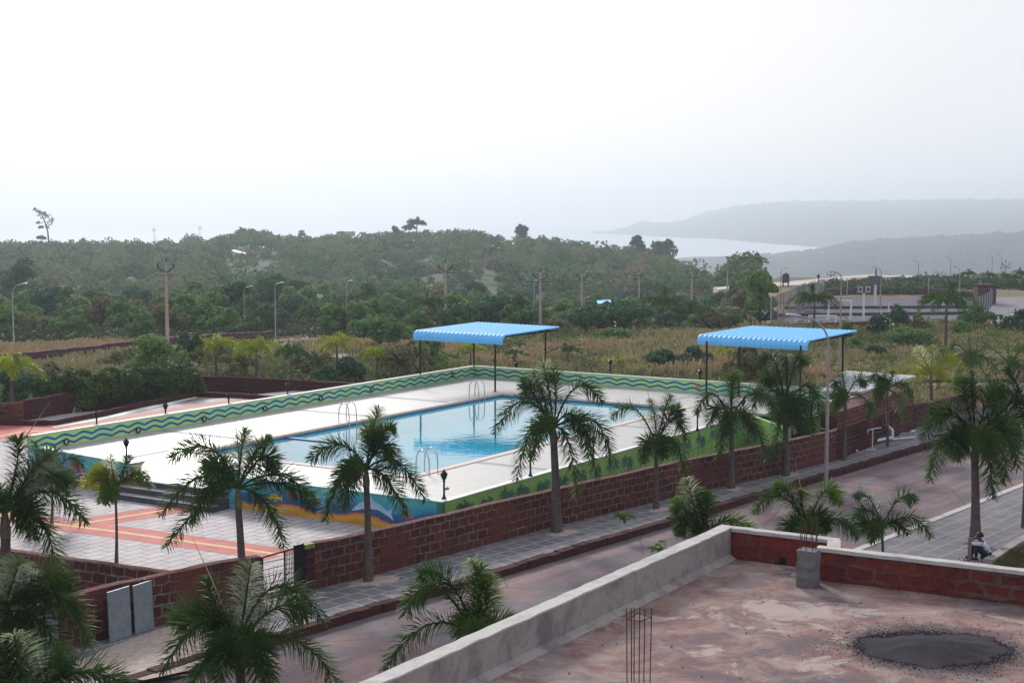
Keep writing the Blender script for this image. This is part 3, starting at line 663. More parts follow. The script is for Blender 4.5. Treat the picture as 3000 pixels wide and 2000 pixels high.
wall('wall_back', [xy(U(A1 + .163, 25.9)), xy(U(A1 + .163, B1 + .1))], .05, DZ + .618, .04, MAT['ivory'], wv2, side=-1)
wall('rim', [xy(U(A1 - .02, 25.9)), xy(U(A1 - .02, B1 + .1))], DZ + .62, DZ + .66, .24, MAT['rim'], wv2, side=-1)
MAT['teal_rim'] = plain('pale_teal_rim', (.42, .58, .54), .6, var=.15)
# vertical UV from the wall foot, so the murals start at the plaza
def mural(name, p, q, z0, z1, mat, parent):
    a, b = U(*p), U(*q); l = (b - a).length; mb = MB(); k = 1; d = (b - a).normalized(); n = Vector((d.y, -d.x, 0)) * -.2
    z1a, z1b = z1 if isinstance(z1, tuple) else (z1, z1)
    H = z1a - z0
    mb.quad((a.x, a.y, z0), (b.x, b.y, z0), (b.x, b.y, z1b), (a.x, a.y, z1a), [(0, 0), (l, 0), (l, (z1b - z0) / 1.1), (0, (z1a - z0) / 1.1)])
    a2, b2 = a + n, b + n
    mb.quad((b2.x, b2.y, z0), (a2.x, a2.y, z0), (a2.x, a2.y, z1a), (b2.x, b2.y, z1b), [(l, 0), (0, 0), (0, 1), (l, 1)])
    mb.quad((a.x, a.y, z1a), (b.x, b.y, z1b), (b2.x, b2.y, z1b), (a2.x, a2.y, z1a), [(0, .97), (l, .97), (l, .98), (0, .98)])
    mb.quad((a2.x, a2.y, z0), (a.x, a.y, z0), (a.x, a.y, z1a), (a2.x, a2.y, z1a), [(0, 0), (0, 0), (0, 1), (0, 1)])
    mb.quad((b.x, b.y, z0), (b2.x, b2.y, z0), (b2.x, b2.y, z1b), (b.x, b.y, z1b), [(l, 0), (l, 0), (l, 1), (l, 1)])
    return mb.build(name, mat, parent)
fl = empty('painted_wall', U(A0, 45.5, PZ), 'painted underwater mural wall left of the dark steps, with orange creature and yellow sand', 'wall')
mural('wall_face', (A0 - .15, B1 + .1), (A0 - .15, STEP1 + .05), PZ, (DZ + .22, DZ + .03), MAT['sea_mural'], fl)
fr_ = empty('painted_wall', U(A0, 33, PZ), 'painted underwater mural wall right of the dark steps, with fish and dolphin', 'wall')
mural('wall_face', (A0 - .15, STEP0 - .05), (A0 - .15, B0 - .1), PZ, DZ + .03, MAT['sea_mural'], fr_)
bs_ = MB(); c = U(A0 - .08, STEP0 + .05); bs_.lathe((c.x, c.y, PZ), [(.34, 0), (.34, 1.0), (.30, 1.2), (.2, 1.33), (.0, 1.36)], 18); bs_.build('rounded_end', plain('teal_paint', (.05, .30, .36), .6, var=.4, scale=3), fr_)
rm = MB()
for p, q, za, zb in (((A0 - .2, B1 + .1), (A0 - .2, STEP1 + .05), DZ + .22, DZ + .03),):
    a, b = U(*p), U(*q); n = U(.3, 0) ; mb_ = rm
    mb_.prism([xy(a), xy(b), xy(b + n), xy(a + n)], [za + .002, zb + .002, zb + .002, za + .002], [za + .05, zb + .04, zb + .04, za + .05])
rm.build('rim', MAT['teal_rim'], fl)
rm = MB(); a, b, n = U(A0 - .2, STEP0 - .05), U(A0 - .2, B0 - .15), U(.3, 0); rm.prism([xy(a), xy(b), xy(b + n), xy(a + n)], DZ + .031, DZ + .06); rm.build('rim', MAT['teal_rim'], fr_)
# flat painted creatures, 6 mm proud of the wall
def painted(name, parent, wall_a, bc, zc, shape, s, mat, flip=1):
    mb = MB(); pts = []
    for x, z in shape: p = U(wall_a, bc - x * s * flip); pts.append((p.x, p.y, zc + z * s))
    o = U(-.006, 0); P2 = [(x + o.x, y + o.y, z) for x, y, z in pts]; n = len(pts)
    mb.add(P2 + pts, [tuple(range(n))] + [(i, (i + 1) % n, n + (i + 1) % n, n + i) for i in range(n)]); return mb.build(name, mat, parent)
FISH = [(-.5, 0), (-.3, .16), (0, .24), (.3, .12), (.42, .02), (.62, .2), (.6, -.18), (.42, -.04), (.3, -.12), (0, -.22), (-.3, -.14)]
DOL = [(-.9, -.25), (-.75, -.1), (-.5, .08), (-.15, .2), (-.05, .42), (.1, .2), (.4, .1), (.7, -.1), (.95, .02), (.88, -.2), (1.0, -.42), (.7, -.26), (.3, -.1), (-.1, -.1), (-.2, -.34), (-.35, -.12), (-.65, -.22)]
OCT = [(-.5, .3), (-.2, .5), (.15, .42), (.35, .2), (.6, -.1), (.72, -.5), (.5, -.35), (.3, -.02), (.1, -.1), (.05, -.35), (-.08, -.1), (-.35, -.05), (-.6, -.2), (-.7, .02), (-.45, .1)]
painted('painted_fish', fr_, A0 - .15, 35.3, .86, FISH, .62, MAT['paint_yellow'])
painted('painted_fish', fr_, A0 - .15, 34.4, 1.03, FISH, .5, MAT['paint_red'], -1)
painted('painted_dolphin', fr_, A0 - .15, 31.0, 1.0, DOL, .95, MAT['paint_dolphin'])
painted('painted_fish', fr_, A0 - .15, 29.5, .8, FISH, .4, MAT['paint_orange'])
painted('painted_octopus', fl, A0 - .15, 45.35, 1.0, OCT, .62, MAT['paint_orange'])
painted('painted_fish', fl, A0 - .15, 45.7, .62, FISH, .4, MAT['paint_red'])
# green mural wall with painted palms along the right side of the deck
gmw = empty('painted_wall', U(54, B0, .2), 'green mural wall with painted palm trees along the right side of the pool deck', 'wall')
B_end = 66.0
mural('wall_face', (A0 - .15, B0 - .1), (B_end, B0 - .1), -.05, DZ + .0, MAT['green_mural'], gmw)
rmg = MB(); a, b, n = U(A0 - .15, B0 - .12), U(B_end, B0 - .12), U(0, .25); rmg.prism([xy(a), xy(b), xy(b + n), xy(a + n)], DZ + .002, DZ + .03); rmg.build('rim', MAT['white'], gmw)
pp, pt = MB(), MB(); rnd = random.Random(12)
def wp(a, z, off=.006): p = U(a, B0 - .1 - off); return (p.x, p.y, z)
a = A0 + .9
while a < B_end - .4:
    for q in range(2):
        ac = a + q * rnd.uniform(.38, .5); zb = .28; zt = rnd.uniform(.80, 1.02); off = .006 + .003 * q
        pt.add([wp(ac - .025, zb, off), wp(ac + .03, zb, off), wp(ac + .02, zt, off), wp(ac - .015, zt, off)], [(0, 1, 2, 3)])
        for k in range(11):
            th = R(-50 + 28 * k + rnd.uniform(-9, 9)); L = rnd.uniform(.28, .46)
            tx, tz = ac + math.cos(th) * L, zt + math.sin(th) * L * .8 - (.10 if abs(math.cos(th)) > .5 else 0); mxx, mz = ac + math.cos(th) * L * .55, zt + math.sin(th) * L * .6 + .03
            pxn, pzn = -math.sin(th) * .035, math.cos(th) * .035
            tz = max(.2, tz); pp.add([wp(ac, zt, off + .002 + k * .0003), wp(mxx + pxn, mz + pzn, off + .002 + k * .0003), wp(tx, tz, off + .002 + k * .0003), wp(mxx - pxn, mz - pzn, off + .002 + k * .0003)], [(0, 1, 2, 3)])
    a += rnd.uniform(1.05, 1.5)
pp.build('painted_palm_fronds', MAT['paint_palm'], gmw); pt.build('painted_palm_trunks', MAT['paint_palm_trunk'], gmw)
# dark steps up to the deck
st = empty('stone_steps', U(A0, (STEP0 + STEP1) / 2, PZ), 'dark stone steps leading from the plaza up to the pool deck', 'steps')
for k, (a_, z_) in enumerate(((39.45, .52), (39.8, .74), (40.15, .96))):
    b0_, b1_ = STEP0, STEP1 + (.05 if k == 0 else 0)
    m1 = MB(); m1.prism([xy(U(a_, b1_)), xy(U(a_, b0_)), xy(U(40.7, b0_)), xy(U(40.7, b1_))], z_ - .22 + .002, z_ - .03, AE); m1.build('riser', MAT['darkstone'], st)
    m2 = MB(); w2_ = .40 if k < 2 else .10; m2.prism([xy(U(a_ - .03, b1_)), xy(U(a_ - .03, b0_)), xy(U(a_ + w2_, b0_)), xy(U(a_ + w2_, b1_))], z_ - .028, z_, AE); m2.build('tread', MAT['steptop'], st)
m1 = MB(); cs_ = [U(40.25, STEP1), U(40.25, STEP0), U(41.6, STEP0), U(41.6, STEP1)]; m1.prism([xy(p) for p in cs_], .7, [.961, .961, 1.398, 1.398], AE); m1.build('landing', MAT['deck'], st)
# planting strip between the mural wall and the laterite wall
sheet('planting_strip', [xy(U(A0 - .1, B0 - .15)), inner[4], inner[5], inner[6], inner[7], inner[8], xy(U(B_end + 1.5, B0 - .15))][::1], .03, MAT['ground'])
# ================================================================== PUMP ROOM (low flat-roofed building)
RZ_ = 2.42
rc = [G(2404, 1145, RZ_), G(2524, 1146, RZ_), G(2684, 1100, RZ_), G(2478, 1085, RZ_)]
br_ = empty('pump_room', (sum(p.x for p in rc) / 4, sum(p.y for p in rc) / 4, 0), 'low laterite building with a pale flat concrete roof at the end of the pool deck', 'building')
wn, wf = Vector((WL[8].x, WL[8].y, 0)), Vector((WL[9].x, WL[9].y, 0))
near_l = U(B_end + 1.6, B0 - .1)
body = [xy(wn + Vector((.0, .02, 0))), xy(wf), xy(rc[3] + (rc[2] - rc[3]) * .06), xy(U(A1 + .3, 25.6)), xy(rc[0])]
far_l = (wf.x - 3.4, wf.y + 2.2)
bm_ = MB(); bm_.prism([xy(wn), xy(wf), far_l, (rc[0].x + .6, rc[0].y + .8), (rc[0].x + 1.0, rc[0].y - .9)], 0.02, RZ_ - .14, RA)
bm_.build('wall', laterite('laterite_room', (.21, .055, .045), (.11, .032, .033), (.26, .14, .13), fade=.7, w=.32, h=.2, mort=.03), br_)
rs = MB(); rs.prism([xy(p) for p in rc], RZ_ - .12, RZ_, AE); rs.build('roof', MAT['roofslab'], br_)
pc_ = [G(2436, 1181, 2.3), G(2520, 1160, 2.3)]
wall('coping', [xy(pc_[0]), xy(pc_[1])], 2.29, 2.36, .34, MAT['cap'], br_)
wall('inner_wall', [xy(pc_[0] + Vector((-.34, .42, 0))), xy(pc_[1] + Vector((-.3, .5, 0)))], 1.9, 2.32, .1, MAT['green_mural'], br_)
vt = MB(); p = wn.lerp(wf, .40); pn_ = Vector((wf.y - wn.y, -(wf.x - wn.x), 0)).normalized(); vt.box((p.x + pn_.x * .01, p.y + pn_.y * .01, 1.72), (.5, .06, .4), math.atan2(wf.y - wn.y, wf.x - wn.x)); vt.build('vent', MAT['black'], br_)
# black grille gate in the mural wall beside the pump room
ga, gb_, gc = Vector((12.15, 66.4, 0)), Vector((13.5, 67.8, 0)), Vector((14.0, 68.35, 0)); gd = (gb_ - ga).normalized(); GL = (gb_ - ga).length
bg_ = empty('grille_gate', (ga.x, ga.y, .3), 'tall black grille gate between the green mural wall and the pump room', 'gate')
f1, b1x = MB(), MB()
for t_ in (0, GL / 2, GL): q = ga + gd * t_; f1.tube([(q.x, q.y, .2), (q.x, q.y, 2.5)], .035, 6)
for z_ in (.45, 1.3, 2.45): q = ga + gd * GL; f1.tube([(ga.x, ga.y, z_), (q.x, q.y, z_)], .03, 6)
k = .09
while k < GL: q = ga + gd * k; b1x.tube([(q.x, q.y, .3), (q.x, q.y, 2.45)], .022, 5); k += .10
f1.build('gate_frame', MAT['black'], bg_); b1x.build('gate_bars', MAT['black'], bg_)
def flatwall(name, p, q, z0, z1, mat, label):
    d = (q - p).normalized(); n = Vector((-d.y, d.x, 0)) * .2; mb = MB(); mb.prism([v_2(p), v_2(q), v_2(q + n), v_2(p + n)], z0, z1); o = mb.build(name, mat); tag(o, label, 'wall'); return o
v_2 = lambda p: (p.x, p.y)
flatwall('green_pier', gb_ + gd * .03, gc, .2, 1.75, MAT['green_mural'], 'narrow green painted pier between the black grille gate and the pump room')
flatwall('green_wall', U(B_end + .02, B0 - .1), ga - gd * .05, -.05, DZ, MAT['green_mural'], 'short green painted wall turning from the mural wall to the black grille gate')
# ================================================================== SHADE CANOPIES over the deck corners
def canopy(name, NL, NR, FR, FL, posts, zt, label):
    """corners in plan (near left, near right, far right, far left); corrugations run near -> far, near edge rolls down"""
    root = empty(name, ((NL[0] + FR[0]) / 2, (NL[1] + FR[1]) / 2, DZ), label, 'canopy', 'blue shade canopies on the pool deck')
    NLv, NRv, FRv, FLv = [Vector((p[0], p[1], 0)) for p in (NL, NR, FR, FL)]
    nr = 22; steps = nr * 6; prof = [(0.0, -.46), (-.035, -.36), (-.03, -.24), (.03, -.12), (.12, -.045), (.26, -.005), (.5, .0)]
    u = (FLv - NLv).length; fw = (FLv - NLv).normalized(); mb = MB(); V = []; F = []; m = len(prof) + 5
    for i in range(steps + 1):
        t = i / steps; n0 = NLv.lerp(NRv, t); f0 = FLv.lerp(FRv, t); rip = abs(math.sin(math.pi * nr * t)) ** .5 * .055
        for (s_, z_), wx_, wz_ in zip(prof, (1, 1, .95, .75, .4, .1, 0), (0, 0, .2, .6, .9, 1, 1)): q = n0 + fw * (s_ - rip * wx_); V.append((q.x, q.y, zt + z_ + rip * wz_))
        for k in range(1, 6): q = n0.lerp(f0, .5 / u + (1 - .5 / u) * k / 5); V.append((q.x, q.y, zt + rip + .02 * k))
    for i in range(steps):
        for k in range(m - 1): F.append((i * m + k, (i + 1) * m + k, (i + 1) * m + k + 1, i * m + k + 1))
    mb.add(V, F, None, True); V2 = [(x, y, z - .02) for x, y, z in V]; mb.add(V2, [f[::-1] for f in F], None, True); mb.build('roof_sheet', MAT['blue_roof'], root)
    ff = MB()
    for a, b in ((NLv, NRv), (NRv, FRv), (FRv, FLv), (FLv, NLv)):
        a2, b2 = a.lerp((NLv + FRv) / 2, .05), b.lerp((NLv + FRv) / 2, .05); ff.tube([(a2.x, a2.y, zt - .07), (b2.x, b2.y, zt - .07)], .045, 6)
    for k in range(1, 5): a, b = NLv.lerp(FLv, k / 5), NRv.lerp(FRv, k / 5); ff.tube([(a.x, a.y, zt - .06), (b.x, b.y, zt - .06)], .028, 5)
    ff.build('roof_frame', MAT['black'], root)
    for (x, y, zb) in posts:
        pm = MB(); pm.tube([(x, y, zb), (x, y, zt - .05)], .052, 10); pm.box((x, y, zb + .01), (.2, .2, .02)); pm.build('post', MAT['black'], root)
    return root
z1 = 4.5
c1 = [G(1211, 969, z1), G(1474, 983, z1), G(1640, 964, z1), G(1397, 950, z1)]
far = U(A1 + .05, B1 + .05)
p_nl, p_fl = U(A1 - 5.25, B1 + .06), U(A1 + .05, B1 + .05); p_fr, p_nr = U(A1 + .05, B1 - 4.75), U(A1 - 5.25, B1 - 4.8)
canopy('shade_canopy', c1[0], c1[1], c1[2], c1[3], [(p_nl.x, p_nl.y, .2), (p_fl.x, p_fl.y, .2), (p_fr.x, p_fr.y, .2), (p_nr.x, p_nr.y, DZ)], z1, 'blue corrugated shade canopy at the far left corner of the pool deck')
z2 = 4.45
c2 = [G(2044, 981, z2), G(2367, 999, z2), G(2512, 975, z2), G(2200, 961, z2)]
q_fl, q_fr, q_nl, q_nr = U(A1 - .1, 31.3), U(A1 - .1, 25.6), U(A1 - 5.4, 31.7), U(A1 - 5.4, 27.0)
canopy('shade_canopy', c2[0], c2[1], c2[2], c2[3], [(*xy(G(2069, 1172, DZ)), DZ), (*xy(U(A1 - .12, 31.5)), DZ), (*xy(G(2343, 1190, DZ)), .3), (*xy(G(2467, 1142, DZ)), .3)], z2, 'blue corrugated shade canopy at the far right corner of the deck by the pump room')
# ladders
def ladder(a, b, inward, label):
    root = empty('pool_ladder', U(a, b, DZ), label, 'ladder', 'stainless ladders at the pool edge')
    for s in (-.27, .27):
        m = MB(); P = []
        for (d_, z_) in ((-.42, 0.0), (-.42, .35), (-.40, .62), (-.30, .84), (-.14, .92), (.04, .86), (.14, .66), (.17, .3), (.17, -.9)):
            q = U(a + s, b + inward * d_); P.append((q.x, q.y, DZ + z_))
        m.tube(P, .026, 8); m.build('handrail', MAT['steel'], root)
    for z_ in (-.3, -.6): m = MB(); p0, p1 = U(a - .27, b + inward * .17), U(a + .27, b + inward * .17); m.box(((p0.x + p1.x) / 2, (p0.y + p1.y) / 2, DZ + z_), (.54, .08, .03), AE); m.build('tread', MAT['steel'], root)
p = G(1430, 1168, DZ); a_ = p.x * EA[0] + p.y * EA[1]; ladder(a_, PB1, -1, 'stainless pool ladder on the far long side, next to the canopy')
p = G(1025, 1238, DZ); a_ = p.x * EA[0] + p.y * EA[1]; ladder(a_, PB1, -1, 'stainless pool ladder on the far long side, behind the palm crown')
p = G(1240, 1385, DZ); a_ = p.x * EA[0] + p.y * EA[1]; ladder(a_, PB0, 1, 'stainless pool ladder on the near long side, closest to the laterite wall')
# garden lamps
def garden_lamp(base, h, label):
    root = empty('garden_lamp', base, label, 'lamp post', 'small black lantern posts round the pool'); x, y, z = base
    m = MB(); m.lathe(base, [(.085, 0), (.085, .05), (.05, .09), (.034, .2), (.034, h - .42), (.055, h - .40), (.03, h - .37), (.05, h - .34)], 10); m.build('post', MAT['black'], root)
    l = MB(); l.lathe((x, y, z + h - .34), [(.05, 0), (.075, .03), (.125, .18), (.13, .20), (.105, .215), (.06, .28), (.02, .30), (.024, .33), (.0, .36)], 6); l.build('lantern', MAT['black'], root)
    gg = MB(); gg.lathe((x, y, z + h - .31), [(.062, .015), (.112, .14)], 6); gg.build('glass', plain('lamp_glass', (.10, .10, .11), .2, var=.1), root)
LB = [((371, 1360), DZ, 'lantern post on the deck edge left of the stone steps'), ((1301, 1463), DZ, 'lantern post at the nearest corner of the deck, beside the laterite wall'), ((1554, 1396), DZ, 'lantern post on the green mural wall just left of the big palm'),
      ((1738, 1349), DZ, 'lantern post half hidden by fronds right of the big palm on the green mural wall'), ((2043, 1262), DZ, 'lantern post on the green mural wall behind the fourth large palm'), ((2177, 1228), DZ, 'lantern post nearest the black grille gate')]
for (px, py), z_, lb in LB: garden_lamp(tuple(G(px, py, z_)), 1.02 if px != 2043 else 1.05, lb)
for (px, py, py0, lb) in ((273, 1262, 1203, 'lantern post outside the wave wall, closest to the red paving'), (477, 1232, 1178, 'lantern post outside the wave wall, second from the red paving'), (664, 1202, 1148, 'lantern post outside the wave wall, third from the red paving'), (838, 1176, 1118, 'lantern post outside the wave wall, nearest the hedge corner')):
    b = G(px, 1, 0); k = (px - 1500) / FPX                                   # stands just outside the left wall, z from its pixel top
    den = (EB[0] - k * EB[1]); 
    # solve for a so that U(a, B1+.5) projects to px
    bb = B1 + .55; a_ = (k * EB[1] * bb - EB[0] * bb) / (EA[0] - k * EA[1]); q = U(a_, bb, PZ); dist = q.y
    ztop = CH - dist * (py0 - HY) / FPX; garden_lamp((q.x, q.y, PZ), max(1.2, ztop - PZ), lb)
for (px, py0, bbz, lb) in ((1790, 1050, 0, 'lantern post beyond the far wave wall, left of the second canopy'), (2054, 1080, 0, 'lantern post beyond the far wave wall, by the second canopy post'), (1512, 1057, 0, 'lantern post beyond the far wave wall, under the first canopy')):
    k = (px - 1500) / FPX; aa = A1 + 2.0; b_ = (aa * (k * EA[1] - EA[0])) / (EB[0] - k * EB[1]); q = U(aa, b_, 0); ztop = CH - q.y * (py0 - HY) / FPX; garden_lamp((q.x, q.y, 0.0), ztop, lb)
# round flood lights on the wave wall
WL_LAB = ['nearest the red paving', 'second from the red paving', 'third from the red paving', 'fourth from the red paving', 'fifth from the red paving, behind the palm', 'sixth, near the far ladder', 'seventh, closest to the first canopy']
for i, (px, py) in enumerate(((181, 1297), (395, 1262), (590, 1229), (770, 1198), (935, 1168), (1087, 1141), (1325, 1100))):
    k = (px - 1500) / FPX; bb = B1 - .04; a_ = (k * EB[1] * bb - EB[0] * bb) / (EA[0] - k * EA[1]); q = U(a_, bb); z_ = CH - q.y * (py - HY) / FPX
    root = empty('wall_light', (q.x, q.y, z_), 'small round light on the wave wall, ' + WL_LAB[i], 'wall light', 'round lights on the wave wall')
    m = MB(); P = []
    for kk in range(13): th = 2 * math.pi * kk / 12; pq = U(a_ + math.cos(th) * .12, bb - .03); P.append((pq.x, pq.y, z_ + math.sin(th) * .12))
    m.tube(P, .028, 6); m.build('ring', MAT['black'], root)
    m = MB(); cc = [U(a_ + math.cos(2 * math.pi * kk / 12) * .10, bb - .02) for kk in range(12)]; m.add([(c.x, c.y, z_ + math.sin(2 * math.pi * kk / 12) * .10) for kk, c in enumerate(cc)], [tuple(range(12))]); m.build('lens', plain('lens', (.42, .44, .40), .2, var=.05), root)
p = G(2047, 1128, 1.8); q = U(A1 - .05, p.x * EB[0] + p.y * EB[1]); root = empty('wall_light', (q.x, q.y, 1.75), 'small round light on the far wave wall beside the second canopy', 'wall light', 'round lights on the wave wall')
m = MB(); P = [];
for kk in range(13): th = 2 * math.pi * kk / 12; pq = q + Vector((EB[0], EB[1], 0)) * math.cos(th) * .12; P.append((pq.x, pq.y, 1.75 + math.sin(th) * .12))
m.tube(P, .026, 6); m.build('ring', MAT['paint_orange'], root)
# ================================================================== FOREGROUND TERRACE
TZ, TT = 4.08, 4.70
tl0, tl1 = G(1047, 2000, TT), G(2115, 1536, TT)              # outer top edge of the left parapet
dirl = (tl1 - tl0).normalized(); inn = Vector((dirl.y, -dirl.x, 0))         # towards the terrace
tl0 = tl1 - dirl * 26
s1 = G(2462, 1576, TT); s2a = G(2400, 1596, TT); s2b = G(3000, 1664, TT)
dirr = (s2b - s2a).normalized(); s2b = s2a + dirr * 8; inr = Vector((dirr.y, -dirr.x, 0))
dir1 = (s1 - tl1).normalized(); in1 = Vector((dir1.y, -dir1.x, 0))
tb = empty('terrace_building', (3, 18, 0), 'unfinished rooftop terrace with plastered and bare laterite parapets in the foreground', 'building')
def v2(p): return (p.x, p.y)
foot = [v2(tl0), v2(tl1), v2(s1), v2(s2a + dirr * .7), v2(s2b), v2(s2b + inr * 30), v2(tl0 + inn * 14)]
m = MB(); m.prism([v2(tl0 + inn * .03), v2(tl1 + inn * .03 + in1 * .03), v2(s1 + in1 * .03), v2(s2a + dirr * .6), v2(s2b), v2(s2b + inr * 23)], 0, TZ - .12, RA); m.build('wall', MAT['plaster'], tb)
flr = MB()
fx = [(-10 + .35 * i) for i in range(80)]
den_ = dirl.x * dirr.y - dirl.y * dirr.x; rr_ = s2a - tl0; tX = (rr_.x * dirr.y - rr_.y * dirr.x) / den_; Xp = tl0 + dirl * tX
flr.prism([v2(tl0 + inn * .15), v2(Xp + inn * .15 + inr * .1), v2(s2b + inr * .1), v2(s2b + inr * 23)], TZ - .115, TZ, AE)
flr.prism([v2(Xp + inn * .15 + inr * .1), v2(tl1 + inn * .15 + in1 * .1), v2(s1 + in1 * .1), v2(s1 + inr * ((s2a - s1).dot(inr) + .1))], TZ - .115, TZ, AE)
flr.build('floor', MAT['terrace'], tb)
def rough_top(name, a, b, width, inward, z0, z1, mat, seed, jit=.012, step=.25):
    rnd = random.Random(seed); L = (b - a).length; n = max(2, int(L / step)); mb = MB(); rows = []
    for i in range(n + 1):
        p = a.lerp(b, i / n); q = p + inward * (width + rnd.uniform(-jit, jit)); p = p + inward * rnd.uniform(-jit, jit) * .5
        zt = z1 + rnd.uniform(-jit, jit) * .6; zt2 = z1 + rnd.uniform(-jit, jit) * .6; rows.append([(p.x, p.y, z0), (p.x, p.y, zt), (q.x, q.y, zt2), (q.x, q.y, z0), L * i / n])
    for i in range(n):
        r, s = rows[i], rows[i + 1]
        for k in range(4):
            j = (k + 1) % 4; hh = [z0, z1, z1 + width, z0]
            mb.quad(r[k], s[k], s[j], r[j], [(r[4], hh[k]), (s[4], hh[k]), (s[4], hh[j]), (r[4], hh[j])])
    mb.add(rows[0][:4], [(3, 2, 1, 0)]); mb.add(rows[-1][:4], [(0, 1, 2, 3)]); return mb.build(name, mat, tb)
LW = .27
rough_top('left_parapet', tl0, tl1, LW, inn, TZ, TT - .03, MAT['plaster'], 1); rough_top('left_parapet_coping', tl0, tl1, LW + .012, inn, TT - .029, TT, MAT['cap'], 2)
fil = MB(); a, b = tl0 + inn * LW, tl1 + inn * LW; 
for (w_, z_) in ((.14, .03),): fil.add([(a.x, a.y, TZ + .09), (b.x, b.y, TZ + .09), (b.x + inn.x * w_, b.y + inn.y * w_, TZ + .004), (a.x + inn.x * w_, a.y + inn.y * w_, TZ + .004)], [(0, 1, 2, 3)])
fil.build('cement_fillet', MAT['plaster'], tb)
st1 = tl1 + dir1 * (LW + .02)
rough_top('laterite_parapet', st1, s1, .2, in1, TZ, TT - .07, MAT['laterite_fresh'], 3); rough_top('coping', st1, s1, .23, in1, TT - .069, TT, MAT['cap'], 4)
rough_top('laterite_parapet', s2a, s2a + dirr * 4.05, .2, inr, TZ, TT - .07, MAT['laterite_fresh'], 5, .02); rough_top('coping', s2a, s2b, .235, inr, TT - .069, TT, MAT['cap'], 6)
rough_top('cement_parapet', s2a + dirr * 4.055, s2b, .215, inr, TZ, TT - .07, MAT['rough_cement'], 7, .02)
jg = MB(); a, b = s1, s2a + dirr * .42; dd = (b - a).normalized(); nn = Vector((dd.y, -dd.x, 0))
rough_top('coping', s1 + dd * .02, b, .25, nn, TT - .2, TT - .004, MAT['cap'], 8)
m = MB(); a2 = a + nn * .24; m.prism([v2(a), v2(b), v2(b + nn * .24), v2(a2)], 0, TT - .2); m.build('jog_wall', MAT['plaster'], tb)
# drain hole in the first laterite parapet
m = MB(); p = st1.lerp(s1, .50) + in1 * .198; m.box((p.x, p.y, TZ + .09), (.15, .02, .16), math.atan2(dir1.y, dir1.x)); m.build('drain_hole', MAT['black'], tb)
# stub column with starter bars
cc = G(2372, 1722, TZ); cc = cc + Vector((0, .16, 0)); sc = empty('column_stub', (cc.x, cc.y, TZ), 'rough grey concrete column stub with rusty starter bars on the terrace', 'column')
m = MB(); rnd = random.Random(3); ca = math.atan2(dirr.y, dirr.x); rows = []
for k in range(8):
    z_ = TZ + .002 + .68 * k / 7; rows.append([(z_, rnd.uniform(-.012, .012), rnd.uniform(-.012, .012))])
V = []
for (zr,) in [tuple(r) for r in rows]:
    z_, ox, oy = zr
    for (x, y) in ((-.17, -.17), (0, -.18), (.17, -.17), (.18, 0), (.17, .17), (0, .18), (-.17, .17), (-.18, 0)):
        xx, yy = x + ox + rnd.uniform(-.008, .008), y + oy + rnd.uniform(-.008, .008); V.append((cc.x + xx * math.cos(ca) - yy * math.sin(ca), cc.y + xx * math.sin(ca) + yy * math.cos(ca), z_ + rnd.uniform(-.01, .01) * (z_ > TZ + .6)))
F = [(i * 8 + k, i * 8 + (k + 1) % 8, (i + 1) * 8 + (k + 1) % 8, (i + 1) * 8 + k) for i in range(7) for k in range(8)] + [tuple(range(56, 64))]
m.add(V, F); m.build('concrete', MAT['rough_cement'], sc)
for k, (x, y, hh) in enumerate(((-.12, -.12, .42), (0, -.13, .5), (.12, -.12, .55), (.13, .02, .5), (.12, .12, .58), (0, .13, .5), (-.12, .12, .52), (-.13, 0, .47))):
    m = MB(); x0, y0 = cc.x + x * math.cos(ca) - y * math.sin(ca), cc.y + x * math.sin(ca) + y * math.cos(ca)
    m.tube([(x0, y0, TZ + .6), (x0 + rnd.uniform(-.01, .01), y0, TZ + .66 + hh)], .008, 6); m.build('rebar', MAT['rust'], sc)
# free-standing rebar cage
cg = G(1870, 2000, TZ); rbc = empty('rebar_cage', (cg.x, cg.y, TZ), 'rusty rebar cage of thin upright rods tied with one ring standing on the terrace floor', 'rebar cage')
ring_ = []
for k, (x, y, hh) in enumerate(((-.165, 0, 1.12), (-.095, .07, 1.1), (-.055, .10, 1.1), (.0, -.12, 1.17), (.085, .05, 1.1), (.175, .03, 1.12))):
    m = MB(); x0, y0 = cg.x + x, cg.y + y; lean_ = (.012 * (k - 2.5) * .5, .01 * math.sin(k * 2))
    m.tube([(x0, y0, TZ - .01), (x0 + lean_[0] * .5, y0, TZ + .6), (x0 + lean_[0], y0 + lean_[1], TZ + hh)], .009, 6); m.build('rod', MAT['rust'], rbc)
m = MB(); zt = TZ + .98
m.tube([(cg.x - .175, cg.y, zt - .03), (cg.x - .005, cg.y + .14, zt + .03), (cg.x + .19, cg.y + .03, zt), (cg.x, cg.y - .13, zt - .02), (cg.x - .175, cg.y, zt - .03)], .008, 6); m.build('tie_ring', MAT['rust'], rbc)
